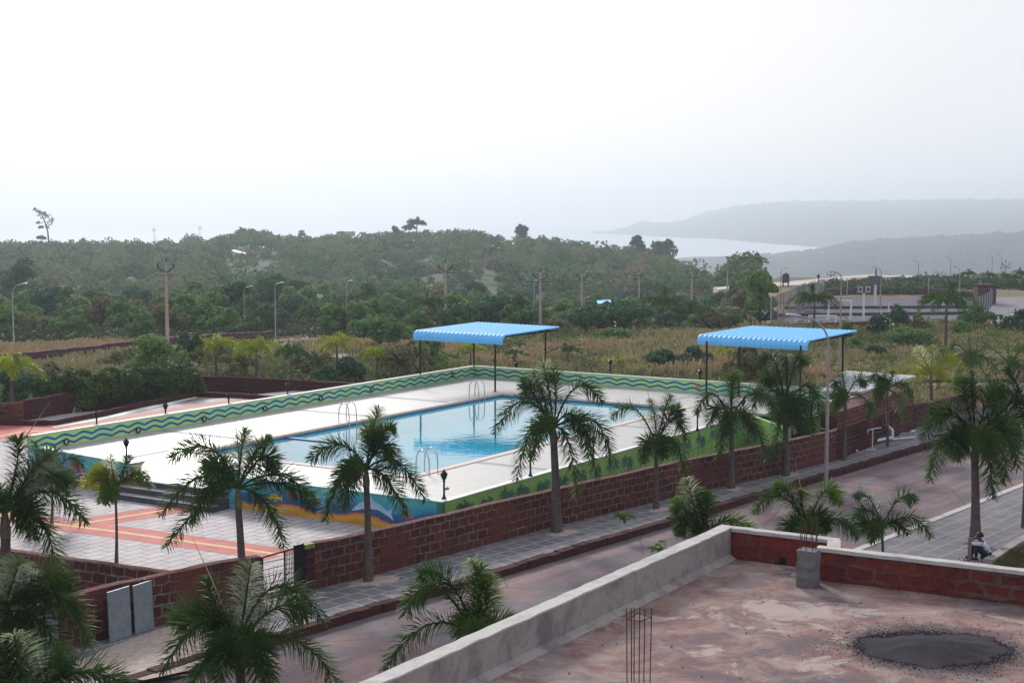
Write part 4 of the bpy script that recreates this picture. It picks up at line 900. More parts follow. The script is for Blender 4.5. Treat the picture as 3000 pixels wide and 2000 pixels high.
# heap of dark sand
hp = G(2735, 1900, TZ); rnd = random.Random(6); V = []; nr_, na = 26, 64
for i in range(nr_ + 1):
    for k in range(na):
        q = 2 * math.pi * k / na; r = i / nr_; e = 1 + .13 * math.sin(q * 2 + 1) + .07 * math.sin(3 * q) + .05 * math.sin(7 * q + 2) + .03 * math.sin(13 * q) + .02 * math.sin(23 * q + 1)
        x, y = math.cos(q) * r * 1.20 * e, math.sin(q) * r * 1.08 * e; z = .15 * (.5 + .5 * math.cos(math.pi * min(1, r))) ** .9 * (1 + r * (.10 * math.sin(5 * q + 6 * r) + .05 * math.sin(11 * q - 9 * r))) 
        V.append((hp.x + x, hp.y + y, TZ - .004 + z + (.006 * math.sin(x * 9 + 1) * math.sin(y * 8) + rnd.uniform(-.004, .004)) * (r > .1)))
F = [(i * na + k, i * na + (k + 1) % na, (i + 1) * na + (k + 1) % na, (i + 1) * na + k) for i in range(nr_) for k in range(na)]
o = np_obj('sand_heap', V, F, MAT['gravel']); o.data.polygons.foreach_set('use_smooth', [True] * len(F)); tag(o, 'low heap of dark grey sand spread on the terrace floor', 'sand heap')
# scattered grains and rubble on the terrace
rnd = random.Random(9); V = []; F = []
def stone(c, s, rnd, V, F):
    b = len(V); P = [(1, 0, 0), (-1, 0, 0), (0, 1, 0), (0, -1, 0), (0, 0, .8), (0, 0, -.5)]
    q = rnd.uniform(0, 6.28)
    for x, y, z in P:
        k = s * rnd.uniform(.7, 1.3); V.append((c[0] + (x * math.cos(q) - y * math.sin(q)) * k, c[1] + (x * math.sin(q) + y * math.cos(q)) * k, c[2] + z * k))
    for f in ((0, 2, 4), (2, 1, 4), (1, 3, 4), (3, 0, 4), (2, 0, 5), (1, 2, 5), (3, 1, 5), (0, 3, 5)): F.append(tuple(b + i for i in f))
for i in range(6000):
    r = abs(rnd.gauss(.90, .10)) if i % 3 else abs(rnd.gauss(1.0, .45)); q = rnd.uniform(0, 6.28); stone((hp.x + math.cos(q) * r * 1.2, hp.y + math.sin(q) * r, TZ + .005), rnd.uniform(.005, .013), rnd, V, F)
tag(np_obj('loose_grains', V, F, MAT['gravel']), 'dark grains scattered round the sand heap', 'gravel', kind='stuff')
V = []; F = []
for i in range(260):
    a_, b_ = rnd.uniform(0, 1), rnd.uniform(0, 1); px, py = rnd.uniform(1250, 3000), rnd.uniform(1650, 2000); p = G(px, py, TZ)
    if (p - tl1).dot(inn) < .4 or (p - s2a).dot(inr) < .3: continue
    stone((p.x, p.y, TZ + .006), rnd.choice([.006, .008, .008, .011, .02]), rnd, V, F)
for i in range(160):
    p = s2a + dirr * rnd.uniform(-1, 6) + inr * (abs(rnd.gauss(.25, .1)) + .05); stone((p.x, p.y, TZ + .006), rnd.uniform(.006, .016), rnd, V, F)
tag(np_obj('rubble', V, F, plain('laterite_rubble', (.20, .07, .055), 1, var=.4, scale=9)), 'reddish chips and pebbles scattered over the terrace floor', 'rubble', kind='stuff')
# ================================================================== VEGETATION
def frond_arrays(P0, P1, P2, leaf, n, k, rnd, w=.034, bare=.12, fwd=.55, droop=.28, sweep=1.0, flat=False):
    """a feather frond along a quadratic Bezier; k leaflets per station round the rachis (or in two rows when flat)"""
    V = []; F = []
    P0, P1, P2 = Vector(P0), Vector(P1), Vector(P2)
    bz = lambda t: P0 * (1 - t) ** 2 + P1 * 2 * t * (1 - t) + P2 * t * t
    dz = lambda t: ((P1 - P0) * (1 - t) + (P2 - P1) * t).normalized()
    # rachis
    r0 = .020 * leaf / .3; m = 9
    for i in range(m + 1):
        t = i / m; p = bz(t); T = dz(t); A = T.cross(Vector((0, 0, 1)))
        A = A.normalized() if A.length > .05 else Vector((1, 0, 0)); B = T.cross(A).normalized(); r = r0 * (1 - .85 * t)
        for q in range(4): V.append(p + (A * math.cos(q * math.pi / 2) + B * math.sin(q * math.pi / 2)) * r)
    for i in range(m):
        for q in range(4): F.append((i * 4 + q, i * 4 + (q + 1) % 4, (i + 1) * 4 + (q + 1) % 4, (i + 1) * 4 + q))
    for i in range(n):
        t = bare + (1 - bare) * (i + rnd.uniform(-.3, .3)) / n; t = min(1, max(bare * .8, t)); p = bz(t); T = dz(t)
        A = T.cross(Vector((0, 0, 1))); A = A.normalized() if A.length > .05 else Vector((1, 0, 0)); B = T.cross(A).normalized()
        u = (t - bare) / (1 - bare); L0 = leaf * (max(.05, math.sin(math.pi * (.16 + .78 * u))) ** .55)
        ph = rnd.uniform(0, 6.28)
        for q in range(k):
            if flat: th = (0.25 if q % 2 else math.pi - .25) + rnd.uniform(-.3, .3) + (math.pi if False else 0)
            else: th = ph + 2 * math.pi * q / k + rnd.uniform(-.35, .35)
            dr = (A * math.cos(th) - B * math.sin(th) * (1 if not flat else -1)) * sweep
            d = (dr + T * (fwd + .22 * u) + Vector((0, 0, -droop * .5))).normalized(); L = L0 * rnd.uniform(.8, 1.15)
            mid = p + d * L * .55; tip = p + d * L * .98 + Vector((0, 0, -droop * L * rnd.uniform(.3, .9))); wv = d.cross(T); wv = wv.normalized() * (w * .5) if wv.length > .05 else A * w * .5
            b = len(V); V += [p + wv * .4, p - wv * .4, mid - wv, mid + wv, tip - wv * .12, tip + wv * .12]; F += [(b, b + 1, b + 2, b + 3), (b + 3, b + 2, b + 4, b + 5)]
    return V, F
def palm(name, base, hub, fronds, label, cat='palm', group=None, leaf=.34, n=44, k=6, tr=.085, mats=None, spears=(), dist=None, w=.034, shaft=.45, extra=4, flare=1.35, seed=None, droop=.28, flat=False, cs=None):
    """fronds = [(ctrl px, ctrl py, tip px, tip py, depth m[, material])] drawn in photo pixels at the palm's own distance"""
    rnd = random.Random(seed if seed is not None else int(hub[0] * 7 + hub[1]))
    base = Vector(base); d = base.y; leaf = leaf * 1.45; H = D(hub[0], hub[1], d); H.x = base.x + (H.x - base.x)
    root = empty(name, base, label, cat, group); mats = mats or [MAT['frond']]
    m = MB(); n_ = 8; P = []; Rr = []
    cs = cs if cs is not None else shaft
    trunk_top = Vector((H.x, H.y, H.z - cs))
    for i in range(n_ + 1):
        t = i / n_; p = base.lerp(trunk_top, t); p = p + Vector((math.sin(t * 3) * .02, 0, 0)); P.append((p.x, p.y, p.z - (.05 if i == 0 else 0))); Rr.append(tr * (flare - (flare - 1) * min(1, t * 3)) * (1 - .28 * t))
    m.tube(P, Rr, 12); m.build('trunk', MAT['trunk'], root)
    m = MB(); m.lathe((H.x, H.y, H.z - cs), [(tr * .80, 0), (tr * .86, cs * .3), (tr * .62, cs * .75), (tr * .42, cs)], 10); m.build('crownshaft', MAT['shaft'], root)
    for f in fronds:
        c, t_ = D(f[0], f[1], d), D(f[2], f[3], d); dep = f[4] if len(f) > 4 else rnd.uniform(-.4, .4)
        c = c + Vector((0, dep * .5, 0)); t_ = t_ + Vector((0, dep, 0)); mt = f[5] if len(f) > 5 else mats[rnd.randrange(len(mats))]
        V, F = frond_arrays(H, c, t_, leaf, int(n * .95), max(3, k - 2), rnd, w=w * 1.45, droop=droop * .5, flat=flat, fwd=.26, bare=.16); np_obj('frond', V, F, mt, root)
    # fronds that point towards or away from the camera, which the side view hides
    L = max((D(f[2], f[3], d) - H).length for f in fronds)
    for e in range(max(1, extra - 1)):
        az = (math.pi / 2 if e % 2 else -math.pi / 2) + rnd.uniform(-.7, .7); dr = Vector((math.cos(az), math.sin(az), 0)); l = L * rnd.uniform(.65, .85)
        V, F = frond_arrays(H, H + dr * l * .45 + Vector((0, 0, l * .42)), H + dr * l * .92 - Vector((0, 0, l * rnd.uniform(.15, .5))), leaf * .9, int(n * .9), max(3, k - 2), rnd, w=w * 1.45, droop=droop * .6, flat=flat, fwd=.28, bare=.17)
        np_obj('frond', V, F, mats[rnd.randrange(len(mats))], root)
    for (x0, y0, x1, y1) in spears:
        a, b = D(x0, y0, d), D(x1, y1, d); m = MB(); m.tube([a, a.lerp(b, .5) + Vector((.01, 0, 0)), b], [.016, .012, .004], 6); m.build('spear_leaf', MAT['spear'], root)
    return root
FN, FR_ = MAT['frond_new'], MAT['frond']
GRP = 'foxtail palms along the street'
palm('foxtail_palm', G(712, 1757, .2), (697, 1430), [(625, 1235, 492, 1350, .3), (700, 1330, 722, 1258, 0, FN), (745, 1300, 790, 1290, .2, FN), (790, 1270, 812, 1375, -.3), (830, 1330, 932, 1470, -.2), (600, 1320, 478, 1500, -.4),
    (630, 1395, 498, 1592, -.5), (790, 1420, 838, 1592, -.4), (850, 1380, 915, 1500, .4), (640, 1350, 590, 1390, .9)], 'large foxtail palm on the pavement just left of the metal gate', group=GRP, tr=.125, spears=[(700, 1360, 688, 1212)], extra=2, cs=.55, leaf=.40, n=60, k=7)
palm('foxtail_palm', G(1079, 1702, .2), (1073, 1375), [(1085, 1270, 1110, 1192, 0, FN), (1120, 1240, 1148, 1255, .2, FN), (1135, 1230, 1160, 1370, -.3), (1010, 1245, 905, 1352, .2), (1000, 1330, 955, 1520, -.3),
    (1160, 1290, 1245, 1470, .2), (1130, 1350, 1195, 1500, -.5), (1030, 1350, 1015, 1480, -.7), (1090, 1240, 1090, 1290, .8, FN)], 'large foxtail palm with upright crown, second along the wall from the gate', group=GRP, tr=.12, extra=2, cs=.5, leaf=.38, n=60, k=7)
palm('foxtail_palm', G(1631, 1558, .2), (1622, 1252), [(1530, 1090, 1448, 1275, .3), (1590, 1160, 1562, 1085, .2, FN), (1610, 1130, 1590, 1060, -.1, FN), (1640, 1120, 1615, 1075, .5, FN), (1690, 1050, 1766, 1182, .2), (1700, 1120, 1748, 1400, -.3),
    (1770, 1160, 1790, 1360, .3), (1550, 1190, 1512, 1400, -.3), (1670, 1230, 1690, 1450, -.5), (1720, 1180, 1720, 1330, -.8), (1560, 1150, 1540, 1130, .9)], 'tallest foxtail palm with thick grey trunk before the middle of the laterite wall', group=GRP, tr=.16, extra=2, cs=.5, leaf=.42, n=62, k=7)
palm('foxtail_palm', G(1922, 1490, .2), (1922, 1302), [(1860, 1130, 1795, 1228, .2), (1925, 1230, 1905, 1170, .1, FN), (1945, 1200, 1965, 1155, 0, FN), (1985, 1160, 2012, 1290, .2), (1980, 1240, 2002, 1375, -.3), (1890, 1260, 1880, 1350, -.4), (1970, 1190, 1990, 1210, .5)],
    'slim foxtail palm in front of the green mural, right of the tallest one', group=GRP, tr=.10, spears=[(1910, 1230, 1893, 1120)], extra=2, cs=.4, leaf=.38, k=7, n=50)
palm('foxtail_palm', G(2142, 1430, .2), (2142, 1222), [(2080, 1090, 2042, 1218, .2), (2090, 1150, 2075, 1245, -.3), (2140, 1150, 2160, 1085, 0, FN), (2150, 1140, 2145, 1100, .4, FN), (2215, 1090, 2272, 1200, .2), (2210, 1190, 2245, 1345, -.4), (2115, 1230, 2103, 1335, -.4), (2200, 1180, 2215, 1290, .6)],
    'foxtail palm before the far end of the green mural, crown below the second canopy', group=GRP, tr=.125, spears=[(2140, 1190, 2138, 1070)], extra=2, leaf=.40, k=7, n=50)
palm('foxtail_palm', G(2302, 1394, .2), (2300, 1188), [(2275, 990, 2230, 1065, .2), (2335, 1000, 2352, 1065, 0), (2390, 1050, 2400, 1225, -.2), (2370, 1110, 2375, 1270, -.5), (2240, 1080, 2212, 1195, .2), (2285, 1190, 2262, 1345, -.4), (2345, 1170, 2350, 1270, .5), (2260, 1070, 2250, 1130, .6), (2310, 1080, 2300, 1040, -.2)],
    'dark dense foxtail palm beside the black grille gate and the pump room', group=GRP, tr=.14, extra=3, leaf=.46, k=8, n=56, mats=[MAT['frond']])
palm('foxtail_palm', G(2472, 1347, .2), (2477, 1165), [(2455, 1085, 2448, 1145, .2), (2470, 1110, 2466, 1095, 0), (2520, 1080, 2535, 1130, .2), (2530, 1130, 2562, 1222, -.3), (2450, 1130, 2440, 1210, -.3)], 'small foxtail palm against the side of the pump room, right of the tall street lamp', group=GRP, tr=.10, extra=2, leaf=.36)
palm('foxtail_palm', G(2600, 1308, .2), (2600, 1142), [(2572, 1065, 2552, 1120, .2), (2610, 1110, 2618, 1085, 0, FN), (2655, 1095, 2672, 1165, .2), (2565, 1120, 2548, 1210, -.3), (2635, 1140, 2645, 1240, -.3), (2580, 1100, 2600, 1130, .6)], 'thin foxtail palm by the white pipes, in front of the pump room', group=GRP, tr=.06, extra=2, leaf=.36)
palm('foxtail_palm', G(2857, 1590, .2), (2857, 1290), [(2850, 1180, 2848, 1085, 0), (2830, 1150, 2835, 1120, .5), (2790, 1160, 2738, 1215, .3), (2750, 1210, 2715, 1405, -.3), (2780, 1140, 2705, 1290, .2), (2930, 1170, 2985, 1270, .2), (2960, 1270, 2930, 1410, -.3), (2900, 1150, 2940, 1140, .5),
    (2900, 1290, 2893, 1450, -.5), (2960, 1190, 2975, 1370, -.2), (2800, 1230, 2790, 1340, -.6)], 'big dark foxtail palm on the right, above the seated person', group=GRP, tr=.165, extra=3, cs=.7, leaf=.48, n=64, k=7)
palm('foxtail_palm', G(3003, 1545, .2), (3008, 1200), [(2950, 1100, 2900, 1190, 0), (2940, 1160, 2905, 1330, -.3), (2980, 1110, 2960, 1080, .4), (3060, 1100, 3120, 1200, .2), (3080, 1200, 3120, 1350, -.3), (2980, 1200, 2960, 1320, -.5), (3010, 1100, 3020, 1040, .1)],
    'dark foxtail palm cut by the right edge of the view, behind the seated person', group=GRP, tr=.11, extra=3, leaf=.46, n=56, k=7)
palm('yellow_palm', G(2729, 1212, 0), (2728, 1095), [(2650, 1010, 2622, 1130, .2), (2700, 1030, 2685, 1020, 0), (2730, 1050, 2735, 1012, 0), (2780, 1000, 2820, 1080, .2), (2790, 1080, 2800, 1165, -.3), (2670, 1080, 2655, 1120, -.3), (2770, 1060, 2800, 1050, .5)],
    'bright yellow green palm standing in the dry grass beyond the pump room', group=None, tr=.11, extra=3, mats=[MAT['frond_yel']], leaf=.42, k=5, n=36)
palm('field_palm', G(2959, 1128, 0), (2957, 1065), [(2890, 990, 2870, 1040, .2), (2900, 1050, 2890, 1110, -.2), (2955, 1020, 2950, 970, 0, FN), (3020, 980, 3040, 1060, .2), (3010, 1060, 3020, 1110, -.2)], 'dark palm with one bright upright frond beyond the grey road at the right edge', tr=.12, extra=3, leaf=.45, k=5, n=34)
palm('field_palm', G(2846, 1165, 0), (2846, 1050), [(2790, 980, 2790, 1030, .2), (2840, 1000, 2838, 985, 0), (2900, 1020, 2925, 1100, .2), (2880, 1060, 2900, 1150, -.3), (2800, 1050, 2800, 1130, -.3)], 'dark drooping palm right of the bright yellow green palm', tr=.12, extra=3, leaf=.45, k=5, n=34)
# foreground palms between the terrace and the road
palm('foxtail_palm', D(1388, 2010, 30) * 1.0 - Vector((0, 0, D(1388, 2010, 30).z)), (1392, 1868), [(1425, 1750, 1382, 1640, .1, FN), (1400, 1740, 1410, 1665, .4, FN), (1440, 1760, 1425, 1690, -.1, FN), (1260, 1600, 1182, 1810, .2), (1250, 1730, 1118, 1975, -.2), (1330, 1660, 1230, 1700, .6), (1470, 1790, 1520, 1900, .5)],
    'foxtail palm rising behind the plastered terrace parapet, one frond standing upright', group=GRP, tr=.12, extra=3, cs=.5, leaf=.36, n=60, k=7, w=.026)
p0 = D(720, 2100, 29.4); palm('foxtail_palm', (p0.x, 29.4, 0), (700, 1885), [(790, 1580, 948, 1830, .2), (720, 1760, 735, 1650, 0), (620, 1700, 478, 1960, -.2), (600, 1760, 600, 1700, .3), (880, 1790, 1002, 2010, -.2), (620, 1850, 545, 2060, -.5), (760, 1860, 800, 2060, -.5), (690, 1820, 660, 1960, -.9), (560, 1760, 500, 1840, .6), (820, 1720, 880, 1830, .6)],
    'wide dark foxtail palm in the foreground below the metal gate', group=GRP, tr=.13, spears=[(672, 1815, 562, 1570)], extra=3, cs=.5, leaf=.38, n=64, k=7, w=.026)
p0 = D(5, 1985, 35.3); palm('foxtail_palm', (p0.x, 35.3, .2), (14, 1500), [(110, 1340, 190, 1420, .3), (90, 1370, 150, 1330, 0), (130, 1420, 185, 1700, -.2), (60, 1330, 40, 1290, .3), (90, 1440, 120, 1560, -.5), (-80, 1350, -150, 1500, 0), (-60, 1440, -110, 1620, -.3), (150, 1370, 235, 1540, .4)],
    'tall dark foxtail palm at the left edge, its trunk cut by the frame', group=GRP, tr=.16, spears=[(38, 1330, 147, 1175)], extra=3, cs=.6, leaf=.42, n=58, k=7)
p0 = D(20, 2100, 30.3); palm('foxtail_palm', (p0.x, 30.3, 0), (10, 1790), [(170, 1620, 252, 1900, .2), (110, 1640, 190, 1720, .4), (40, 1680, 60, 1650, 0), (150, 1760, 200, 1960, -.3), (-90, 1650, -160, 1850, 0), (80, 1800, 95, 1960, -.6), (100, 1700, 235, 1800, .1)],
    'dense foxtail palm crown in the lower left corner, over the grass patch', group=GRP, tr=.14, extra=3, cs=.5, leaf=.42, n=60, k=7, w=.03)
p0 = D(60, 2250, 26); palm('foxtail_palm', (p0.x, 26, 0), (60, 2060), [(230, 1900, 372, 2030, .2), (120, 1930, 190, 1960, .3), (60, 1940, 40, 1860, 0), (-40, 1950, -110, 2050, 0), (200, 2000, 300, 2120, -.3), (0, 1950, -20, 1880, .3)],
    'foxtail palm tips poking up at the very bottom left of the view', group=GRP, tr=.13, extra=2, cs=.5, leaf=.42, n=60, k=7, w=.03)
def pxb(px, py, d): q = D(px, py, d); return (q.x, d, .0)
palm('foxtail_palm', (*xy(G(2062, 1800, 0)), 0), (2062, 1590), [(2035, 1480, 2010, 1400, 0, FN), (2060, 1500, 2052, 1435, .3, FN), (2000, 1480, 1985, 1560, -.2), (2110, 1480, 2212, 1560, .2), (2090, 1520, 2120, 1600, -.3), (2005, 1460, 1985, 1490, .4, FN), (2080, 1480, 2075, 1460, .5)],
    'bushy foxtail palm just beyond the corner of the terrace parapet', group=GRP, tr=.11, extra=3, leaf=.34, n=52, k=7, mats=[FN, FR_])
palm('foxtail_palm', (*xy(G(2362, 1745, 0)), 0), (2365, 1548), [(2290, 1380, 2212, 1505, .2), (2320, 1430, 2280, 1425, .4, FN), (2420, 1370, 2465, 1478, .2, FN), (2450, 1470, 2508, 1572, -.2), (2300, 1500, 2290, 1590, -.3), (2400, 1480, 2430, 1560, .5), (2340, 1450, 2350, 1440, 0, FN)],
    'foxtail palm with two arching fronds behind the starter bars of the column stub', group=GRP, tr=.11, spears=[(2350, 1450, 2330, 1357)], extra=3, leaf=.34, n=52, k=7, mats=[FN, FR_])
palm('foxtail_palm', (*xy(G(2585, 1668, .2)), .2), (2585, 1545), [(2550, 1420, 2510, 1460, .2, MAT['frond_mid']), (2540, 1440, 2482, 1545, -.1), (2640, 1415, 2686, 1472, .2, MAT['frond_mid']), (2680, 1470, 2724, 1572, -.1, MAT['frond_mid']), (2530, 1500, 2500, 1555, -.3), (2620, 1500, 2650, 1555, -.4)],
    'young pale trunked palm on the near pavement, its light green crown over the parapet', group=GRP, tr=.055, extra=2, leaf=.30, n=46, k=6, mats=[MAT['frond_mid']], cs=.3)
# young palms on the plaza
palm('yellow_palm', G(341, 1655, PZ), (338, 1435), [(285, 1340, 243, 1432, .2), (330, 1380, 322, 1332, 0), (365, 1370, 370, 1340, .3), (400, 1340, 437, 1432, .2), (300, 1400, 303, 1470, -.2), (370, 1390, 400, 1400, .5), (300, 1370, 270, 1385, .5)], 'young yellow green palm with a thin dark stem standing on the striped plaza',
     tr=.05, extra=3, mats=[MAT['frond_yel'], MAT['frond_yel'], FN], leaf=.30, n=40, k=6, cs=.2)
palm('field_palm', G(151, 1533, PZ), (152, 1415), [(110, 1310, 78, 1440, .2), (130, 1330, 100, 1300, 0), (190, 1300, 238, 1370, .2), (180, 1370, 205, 1450, -.2), (150, 1340, 160, 1320, .3)], 'young dark palm on the plaza in front of the octopus coloured mural', tr=.05, extra=3, mats=[MAT['frond_mid'], FR_], leaf=.36, n=40, k=6, cs=.2)
# bushy areca clumps in the planting strip and by the murals
def clump(name, base, h, n, label, mats, spread=.6, leaf=.22, k=2, group=None, seed=0, cat='plant', nn=22):
    rnd = random.Random(seed + int(base[0] * 50)); root = empty(name, base, label, cat, group); b = Vector(base)
    for i in range(n):
        az = 2 * math.pi * i / n + rnd.uniform(-.4, .4); dr = Vector((math.cos(az), math.sin(az), 0)); s = spread * rnd.uniform(.5, 1.1); hh = h * rnd.uniform(.7, 1.1)
        V, F = frond_arrays(b, b + dr * s * .3 + Vector((0, 0, hh)), b + dr * s + Vector((0, 0, hh * rnd.uniform(.55, .95))), leaf, nn, k, rnd, w=.03, bare=.2, fwd=.8, droop=.2, flat=(k == 2)); np_obj('frond', V, F, mats[i % len(mats)], root)
    return root
clump('areca_plant', G(1185, 1538, PZ), .95, 14, 'yellow green feathery plant at the foot of the dolphin mural, behind the laterite wall', [MAT['leaf_areca']], .55)
clump('areca_plant', (*xy(G(1350, 1490, .9)), .5), .85, 16, 'green feathery plant behind the laterite wall at the nearest corner of the deck', [FN, MAT['leaf_areca']], .8)
clump('areca_plant', (*xy(G(1330, 1475, .9)), .5), 1.0, 7, 'tall fan of fronds right beside the nearest lantern post', [FN], .5)
clump('areca_plant', (*xy(G(1868, 1385, .9)), .5), .5, 9, 'low yellow green plant before the green mural, left of the slim palm', [MAT['leaf_areca']], .5)
clump('areca_plant', (*xy(G(2335, 1290, .9)), .5), .6, 9, 'bright yellow green plant in front of the black grille gate', [MAT['leaf_areca']], .5)
clump('spiky_bush', (*xy(G(1955, 1680, 0)), 0), 1.0, 16, 'low bush with brownish green spiky leaves behind the plastered parapet', [MAT['leaf_areca'], FN], .55)
clump('spiky_bush', (*xy(G(2290, 1720, 0)), 0), 1.1, 18, 'yellow tipped bush peeping over the first laterite parapet', [MAT['leaf_areca']], .7)
clump('spiky_bush', (*xy(G(2445, 1700, 0)), 0), 1.1, 16, 'yellow tipped bush right of the starter bars', [MAT['leaf_areca']], .6)
clump('spiky_bush', (*xy(G(1830, 1500, .9)), .5), .45, 7, 'small green seedling clump behind the laterite wall', [FN], .35)
# ------------------------------------------------------------------ trees (leaf-sized faces through the crown)
def leaf_quads(C, Nn, size, rng, elong=1.35):
    n = len(C); a = rng.normal(size=(n, 3)); nn = Nn / (np.linalg.norm(Nn, axis=1, keepdims=True) + 1e-6) + rng.normal(size=(n, 3)) * .55
    nn /= np.linalg.norm(nn, axis=1, keepdims=True); t = np.cross(nn, a); t /= np.linalg.norm(t, axis=1, keepdims=True) + 1e-6; b = np.cross(nn, t)
    s = size * rng.uniform(.6, 1.25, size=(n, 1)); t = t * s * elong * .5; b = b * s * .5
    V = np.stack([C - t, C + b, C + t, C - b], axis=1).reshape(-1, 3); F = np.arange(n * 4).reshape(n, 4); return V, F
def crown_points(rng, lobes, per):
    C, Nn = [], []
    for (x, y, z, r, rz) in lobes:
        u = rng.normal(size=(per, 3)); u /= np.linalg.norm(u, axis=1, keepdims=True); u[:, 2] = np.where(u[:, 2] < -.35, -u[:, 2] * .6, u[:, 2])
        rad = rng.uniform(.55, 1.05, size=(per, 1)) ** .7; bump = 1 + .16 * np.sin(u[:, :1] * 5 + x) * np.cos(u[:, 1:2] * 6 + y)
        P = u * rad * bump * np.array([[r, r, rz]]) + np.array([[x, y, z]]); C.append(P); Nn.append(u * np.array([[1, 1, 1.2]]) + np.array([[0, 0, .25]]))
    return np.concatenate(C), np.concatenate(Nn)
def make_tree(name, h, cr, nl, per, ls, mat, seed, trunk_r=.14, low=.16, asp=.78, label=None, cat='tree', group=None, sparse=False):
    rng = np.random.default_rng(seed); rnd = random.Random(seed); root = empty(name, (0, 0, 0), label, cat, group); lobes = []
    for i in range(nl):
        q = rnd.uniform(0, 6.28); r = cr * (rnd.uniform(.15, .75) if i else 0); t = rnd.uniform(0, 1)
        z = h * (low + (1 - low) * (.15 + .72 * t * (1 - .45 * r / cr))); s = cr * rnd.uniform(.34, .55) * (1 - .2 * t); lobes.append((math.cos(q) * r, math.sin(q) * r, z, s, s * asp))
    C, Nn = crown_points(rng, lobes, per); C[:, 2] = np.clip(C[:, 2], h * .06, None); V, F = leaf_quads(C, Nn, ls, rng); np_obj('crown', V, F, mat, root)
    m = MB(); top = (rnd.uniform(-.2, .2), rnd.uniform(-.2, .2), h * .62); m.tube([(0, 0, -.6), (top[0] * .3, top[1] * .3, h * .25), top], [trunk_r, trunk_r * .8, trunk_r * .35], 7)
    for l in lobes[1:min(nl, 8)]: m.tube([(top[0] * .5, top[1] * .5, h * .32), ((top[0] + l[0]) * .5, (top[1] + l[1]) * .5, (h * .32 + l[2]) * .55), (l[0], l[1], l[2])], [trunk_r * .5, trunk_r * .35, trunk_r * .12], 5)
    m.build('trunk', MAT['bark'], root); register(root); return root
PRO = []
for i, (h, cr, nl, mt, kind) in enumerate(((5.2, 2.6, 11, 'leaf_a', 'green'), (4.4, 2.4, 9, 'leaf_a', 'green'), (6.0, 2.5, 12, 'leaf_b', 'dark'), (4.2, 2.8, 10, 'leaf_b', 'dark'), (4.6, 2.3, 9, 'leaf_c', 'olive'), (3.4, 2.2, 8, 'leaf_c', 'olive'), (5.6, 2.0, 10, 'leaf_a', 'green'))):
    PRO.append((make_tree('broadleaf_tree', h, cr, nl, 330, .30, MAT[mt], 100 + i), kind, h))
KL = {'green': 'mid green leafy tree in the dense belt of trees behind the pool', 'dark': 'dark green rounded tree in the dense belt of trees behind the pool', 'olive': 'olive brown tree in the dense belt of trees behind the pool'}
rnd = random.Random(21); placed = []; used = set()
def put(i, x, y, s, sz=None, rot=None, label=None, group='trees in the belt behind the pool', cat='tree', zoff=0.0):
    P, kind, h = PRO[i]
    c = P if i not in used else copy_tree(P)
    used.add(i); c.location = (x, y, terrain(x, y) + zoff); c.rotation_euler = (0, 0, rot if rot is not None else rnd.uniform(0, 6.28)); c.scale = (s, s, sz or s)
    tag(c, label or KL[kind], cat, group); return c
FB = [-500, 0, 300, 420, 640, 700, 800, 1000, 1200, 1400, 1600, 1760, 1900, 2060, 2180, 2240]          # where the belt starts, by column
FBD = [132, 133, 134, 131, 134, 139, 146, 140, 130, 134, 146, 150, 148, 150, 158, 160]
LAND = [(-120, 'the left frame edge'), (35, 'the leftmost street lamp'), (250, 'the hedge row'), (487, 'the nearest power pole'), (625, 'the first yellow palm'), (714, 'the lamp beyond the yellow palms'), (805, 'the thin pale lamp'), (905, 'the pale stones'), (1015, 'the grey path lamp'), (1110, 'the round bush tree'), (1252, 'the wide dark palm'), (1305, 'the second power pole'), (1400, 'the first canopy top'), (1583, 'the third power pole'), (1705, 'the rusty power pole'), (1790, 'the umbrella trees'), (1872, 'the straight armed pole'), (1943, 'the taller shaggy palm'), (2057, 'the shorter shaggy palm'), (2131, 'the hazy pole'), (2228, 'the tall dark tree')]
tries = 0; target = 285
seen = set()
while len(placed) < target and tries < 80000:
    tries += 1; px = rnd.uniform(-260, 2225); d0 = interp(px, FB, FBD); d = d0 + (330 - d0) * rnd.random() ** 1.45
    x = (px - 1500) / FPX * d; y = d; gap = 3.1 + (d - 130) * .014
    if any((x - a) ** 2 + (y - b) ** 2 < gap * gap for a, b in placed): continue
    if px > 2130 and d > 240: continue
    if 1700 < px < 1800 and 200 < d < 215: continue
    i = rnd.choice([0, 0, 1, 1, 2, 3, 4, 5, 6]); hmax = 1.0 if px < 1500 else .8
    if px > 1450 and d < 210: hmax = .72
    s = rnd.uniform(.78, 1.22) * hmax
    if d < d0 + 6: s *= .88
    lm = min(LAND, key=lambda q: abs(q[0] - px)); ax = abs(px - lm[0]); sd_ = 'in line with' if ax < 12 else (('just ' if ax < 45 else 'well ') + ('left of' if px < lm[0] else 'right of'))
    kk = PRO[i][1]; dp = 'front' if d < d0 + 22 else ('middle' if d < d0 + 75 else ('rear' if d < d0 + 130 else 'far rear'))
    lb = f"{kk} {'small ' if s * PRO[i][2] < 3.6 else ('tall ' if s * PRO[i][2] > 4.8 else '')}tree, {dp} of the belt, {sd_} {lm[1]}"
    if lb in seen and tries < 60000: continue
    seen.add(lb); placed.append((x, y)); put(i, x, y, s, s * rnd.uniform(.85, 1.05), label=lb)
